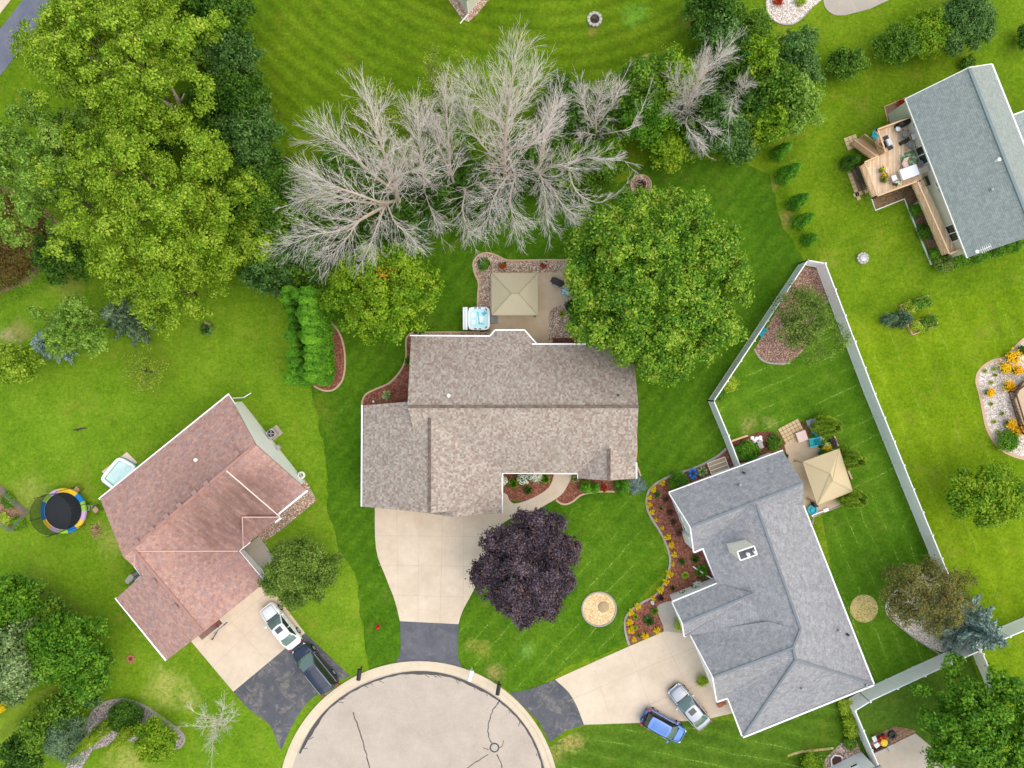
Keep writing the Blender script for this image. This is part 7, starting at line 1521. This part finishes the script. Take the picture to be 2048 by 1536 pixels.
# plants by the tan roofed house
shrub('shrub', 'clipped round green globe shrub in the pebble bed corner', 968, 528, 12, .9, 'bright', size=.09, nb=16, rb=.3, cr=.14, per=24)
shrub('shrub', 'dark green rounded shrub under the big maple edge', 1142, 610, 12, .9, 'darkgreen', size=.12); tuft('grass_tuft', 'yellow green tuft in the pebbles south of the patio', 1124, 627, 8, .5, 'chart', n=50)
tuft('hosta', 'variegated hosta in the west mulch bed', 773, 790, 11, .5, 'varieg', n=70, wid=.14); tuft('hosta', 'hosta half under the west rake of the tan roof', 818, 722, 10, .5, 'bright', n=60, wid=.14)
fp = [(1047, 955, 14, 'whitefl', 'midgreen', 'white hydrangea mound left of the front walk'), (1072, 951, 12, 'whitefl', 'varieg', 'pale hydrangea mound second from the left under the front eave'), (1006, 961, 9, 'whitefl', 'varieg', 'pale shrub at the garage wall in the front bed')]
for x, y, r, fl, lf, lb in fp:
    o = shrub('hydrangea', lb, x, y, r, .9, lf, size=.13); rng = np.random.default_rng(int(x)); c = Vector(o.location); rm = m_of(r); a = rng.random(160) * 6.28; q = np.sqrt(rng.random(160)) * rm
    leafmesh('flowers', K[fl], o, np.stack([c.x + q * np.cos(a), c.y + q * np.sin(a), .92 - .3 * (q / rm) ** 2 + .1 * rng.random(160)], 1), rng.normal(size=(160, 3)) * .4 + np.array([0, 0, 1]), .16 * (.7 + .6 * rng.random(160)), .8, rng)
tuft('grass_tuft', 'green strap leaved clump left of the white hydrangea', 1027, 967, 11, .7, 'bright', n=90); tuft('grass_tuft', 'green clump right of the hydrangeas by the walk', 1091, 957, 11, .7, 'bright', n=90); tuft('grass_tuft', 'low dark clump at the middle of the front mulch bed', 1056, 980, 10, .5, 'darkgreen', n=70); tuft('hosta', 'variegated plant between the walk and the small front gable', 1151, 957, 9, .5, 'varieg', n=60, wid=.12)
spire('arborvitae', 'bright rounded arborvitae below the front gable, left one', (1171, 972), 1.9, .62, 'arbor', blunt=.3, bulge=.5); spire('arborvitae', 'darker rounded arborvitae touching the bright one below the front gable', (1187, 974), 1.8, .5, 'arbor', blunt=.3, bulge=.5)
spire('arborvitae', 'bright rounded arborvitae below the front gable, next to the silver blue shrub', (1243, 972), 1.9, .72, 'arbor', blunt=.3, bulge=.5); tuft('flower_clump', 'orange flower clump below the front gable', 1209, 977, 7, .5, 'midgreen', n=50, flower=('redfl', 30, .14)); spire('arborvitae', 'small bright arborvitae against the front gable wall', (1233, 967), 1.4, .35, 'arbor', blunt=.3)
shrub('shrub', 'silver blue spreading spruce at the corner of the small front gable', 1272, 968, 17, .9, 'spruce', ry=24, rot=-55, size=.14, aspect=.3, nb=20)
# plants by the grey roofed house
lil = [(1325, 966), (1307, 979), (1299, 995), (1299, 1010), (1304, 1024), (1312, 1040), (1325, 1056), (1335, 1074), (1343, 1090), (1348, 1109), (1346, 1129), (1339, 1148), (1332, 1164), (1321, 1180), (1306, 1196), (1275, 1213), (1262, 1225), (1259, 1244), (1262, 1260), (1268, 1279), (1290, 1272), (1314, 1261)]
p0 = tuft('daylily_clump', 'clump of yellow daylilies along the inner edge of the curved mulch bed', *lil[0], 7.5, .45, 'yellowfl', 'flowers', 'yellow daylily clumps of the curved mulch bed', n=34, wid=.075, droop=.7)
for x, y in lil[1:]: dup(p0, P(x, y, .25).xy.to_3d(), rg.uniform(0, 6.28), scale=rg.uniform(.65, 1.25))
shrub('shrub', 'big clipped round green shrub at the corner of the grey roofed house', 1357, 962, 19, 1.3, 'bright', size=.11, nb=18, cr=.18); tuft('hosta', 'round variegated hosta beside the window well', 1404, 943, 11, .5, 'varieg', n=90, wid=.13); tuft('grass_tuft', 'blue grey low plant near the top of the curved bed', 1314, 989, 8, .4, 'bluegreen', n=60)
for x, y, r, lf, lb in ((1332, 998, 6, 'darktwig', 'dark twiggy shrub by the windows, first from the top'), (1340, 1025, 6, 'darktwig', 'dark twiggy shrub by the windows, second from the top'), (1347, 1044, 6, 'darktwig', 'dark twiggy shrub by the windows, third from the top'), (1359, 1066, 7, 'darktwig', 'dark twiggy shrub by the windows, fourth from the top')): shrub('shrub', lb, x, y, r, .6, lf, size=.09, cov=.6, per=8)
for x, y, r, lf, n_, lb in ((1390, 1118, 9, 'darkgreen', 70, 'dark green clump by the step in the curved bed'), (1364, 1124, 8, 'bluegreen', 50, 'blue green clump left of the dark clump'), (1404, 1142, 15, 'bright', 140, 'large grassy clump beside the downspout'), (1370, 1150, 9, 'chart', 70, 'olive grassy clump in the middle of the curved bed'), (1345, 1176, 5, 'darkgreen', 40, 'small dark green clump above the white garden figure'), (1321, 1196, 7, 'darktwig', 50, 'brown grass clump next to the white garden figure'), (1297, 1241, 12, 'bluegreen', 120, 'large leafy green clump in the lower curved bed'), (1309, 1222, 8, 'bright', 70, 'leafy clump next to the entry walk'), (1271, 1233, 6, 'chart', 60, 'chartreuse clump among the lower daylilies'), (1269, 1256, 7, 'chart', 60, 'lowest chartreuse clump among the daylilies'), (1277, 1270, 4, 'bright', 30, 'tiny green clump at the tip of the curved bed'), (1322, 1017, 4, 'bright', 30, 'tiny green clump in the upper curved bed')):
    tuft('perennial_clump', lb, x, y, r, .5, lf, 'plant', n=n_, wid=.11)
shrub('shrub', 'yellow bush at the grey garage wall by the silver sedan', 1404, 1361, 11, .9, 'chart', size=.13); shrub('shrub', 'yellow green bush beside the entry walk at the grey gable', 1358, 1250, 8, .8, 'chart', ry=12, size=.13)
shrub('shrub', 'big mass of green leaves in the bed between the fence and the grey roof', 1495, 903, 24, 1.0, 'bright', ry=20, size=.2, nb=20); shrub('shrub', 'mixed red and green plants in the small flower bed by the pavers', 1548, 884, 17, .7, 'midgreen', size=.15); tuft('flower_clump', 'orange flowers at the front of the small flower bed', 1549, 897, 7, .4, 'chart', n=40, flower=('redfl', 14, .12))
shrub('shrub', 'purple leaved plants beside the pale timber', 1665, 885, 8, .5, 'purple', size=.12); shrub('shrub', 'yellow leaved shrub inside the fence corner', 1460, 770, 13, 1.0, 'chart', ry=14, size=.15); shrub('shrub', 'low green shrub below the yellow one inside the fence corner', 1440, 790, 8, .7, 'bright', size=.14)
tuft('grass_tuft', 'narrow row of grass along the grey roof by the patio', 1573, 912, 5, .3, 'olive', n=30)
for x, y, lb in ((1690, 1412, 'yellow green shrub at the fence south of the grey house, top one'), (1696, 1440, 'yellow green shrub at the fence south of the grey house, middle one'), (1702, 1462, 'yellow green shrub at the fence south of the grey house, lowest one')): shrub('shrub', lb, x, y, 13, 1.2, 'chart', ry=16, size=.17)
shrub('shrub', 'green shrub at the bottom of the fence by the pebbles', 1700, 1486, 13, .8, 'midgreen', size=.15); shrub('shrub', 'round orange tinged shrub at the bottom edge', 1624, 1528, 21, 1.3, 'yelgreen', size=.16, nb=16)
shrub('shrub', 'round green shrub at the bottom of the gold flower bed', 2014, 882, 19, 1.2, 'bright', size=.14, nb=14)
shrub('shrub', 'dark shrub at the upper end of the gold flower bed', 2045, 700, 9, .9, 'darkgreen', size=.14)
gold = [(2024, 714, 15, 'golden flower mass at the top of the pale pebble bed'), (2010, 735, 14, 'golden flower mass below the topmost one'), (2032, 740, 10, 'golden flower patch beside the brown railing, upper'), (2016, 772, 11, 'golden flower patch touching the brown railing corner'), (1976, 785, 8, 'small golden flower patch near the lawn edge'), (2018, 848, 11, 'golden flower patch in the lower pebble bed, left'), (2032, 862, 12, 'golden flower mass above the round green shrub')]
for x, y, r, lb in gold: tuft('flower_clump', lb, x, y, r, .7, 'midgreen', 'flowers', 'golden flower clumps of the right edge bed', n=60, flower=('goldfl', 90, .16))
for k, (x, y) in enumerate(((1988, 738), (1970, 742), (1990, 750), (1982, 765), (1982, 808), (2004, 827), (1988, 843), (1996, 864))): tuft('perennial_clump', 'small yellowish perennial dotted over the pale pebble bed at the right', x, y, 5, .3, 'chart', 'plant', 'small perennials of the right edge bed', n=30)
tuft('hosta', 'small tree stump plants by the big lime tree', 413, 658, 15, .6, 'bluegreen', n=120, wid=.12); b = MB(); b.tube([P(410, 646, .2), P(420, 650, .3)], .18, 10); tag(b.build('log', K['wood'], loc=P(415, 648)), 'pale cut log lying on the stump plants in the left yard', 'log')
for x, y, r, lf, lb in ((18, 1000, 16, 'bright', 'leafy vegetables in the upper part of the net fenced patch'), (10, 1040, 14, 'chart', 'yellow green vegetables in the net fenced patch'), (36, 1046, 14, 'bright', 'leafy vegetables at the lower tip of the net fenced patch')): shrub('vegetables', lb, x, y, r, .5, lf, 'vegetables', size=.16)
shrub('shrub', 'small shrub at the top edge in the pale pebble bed', 1556, 2, 8, .6, 'redfl'); shrub('shrub', 'small yellow green shrub at the top edge of the pebble bed', 1602, 0, 9, .6, 'chart')
# uncountable weeds and meadow at the left edge
sheet('scrub_soil', px((-60, 350), (60, 390), (115, 440), (105, 520), (60, 565), (-60, 610)), 0.012, K['dirt'])
groundcover('dry_weeds', px((-60, 360), (60, 400), (100, 440), (95, 520), (40, 570), (-60, 600)), 1.4, 'drybrown', 220, .4, seed=21, upright=.3)
groundcover('tall_weeds', px((-60, 600), (30, 560), (100, 530), (128, 545), (110, 572), (50, 600), (0, 625), (-60, 650)), 1.3, 'bright', 60, .3, seed=22, upright=.3)
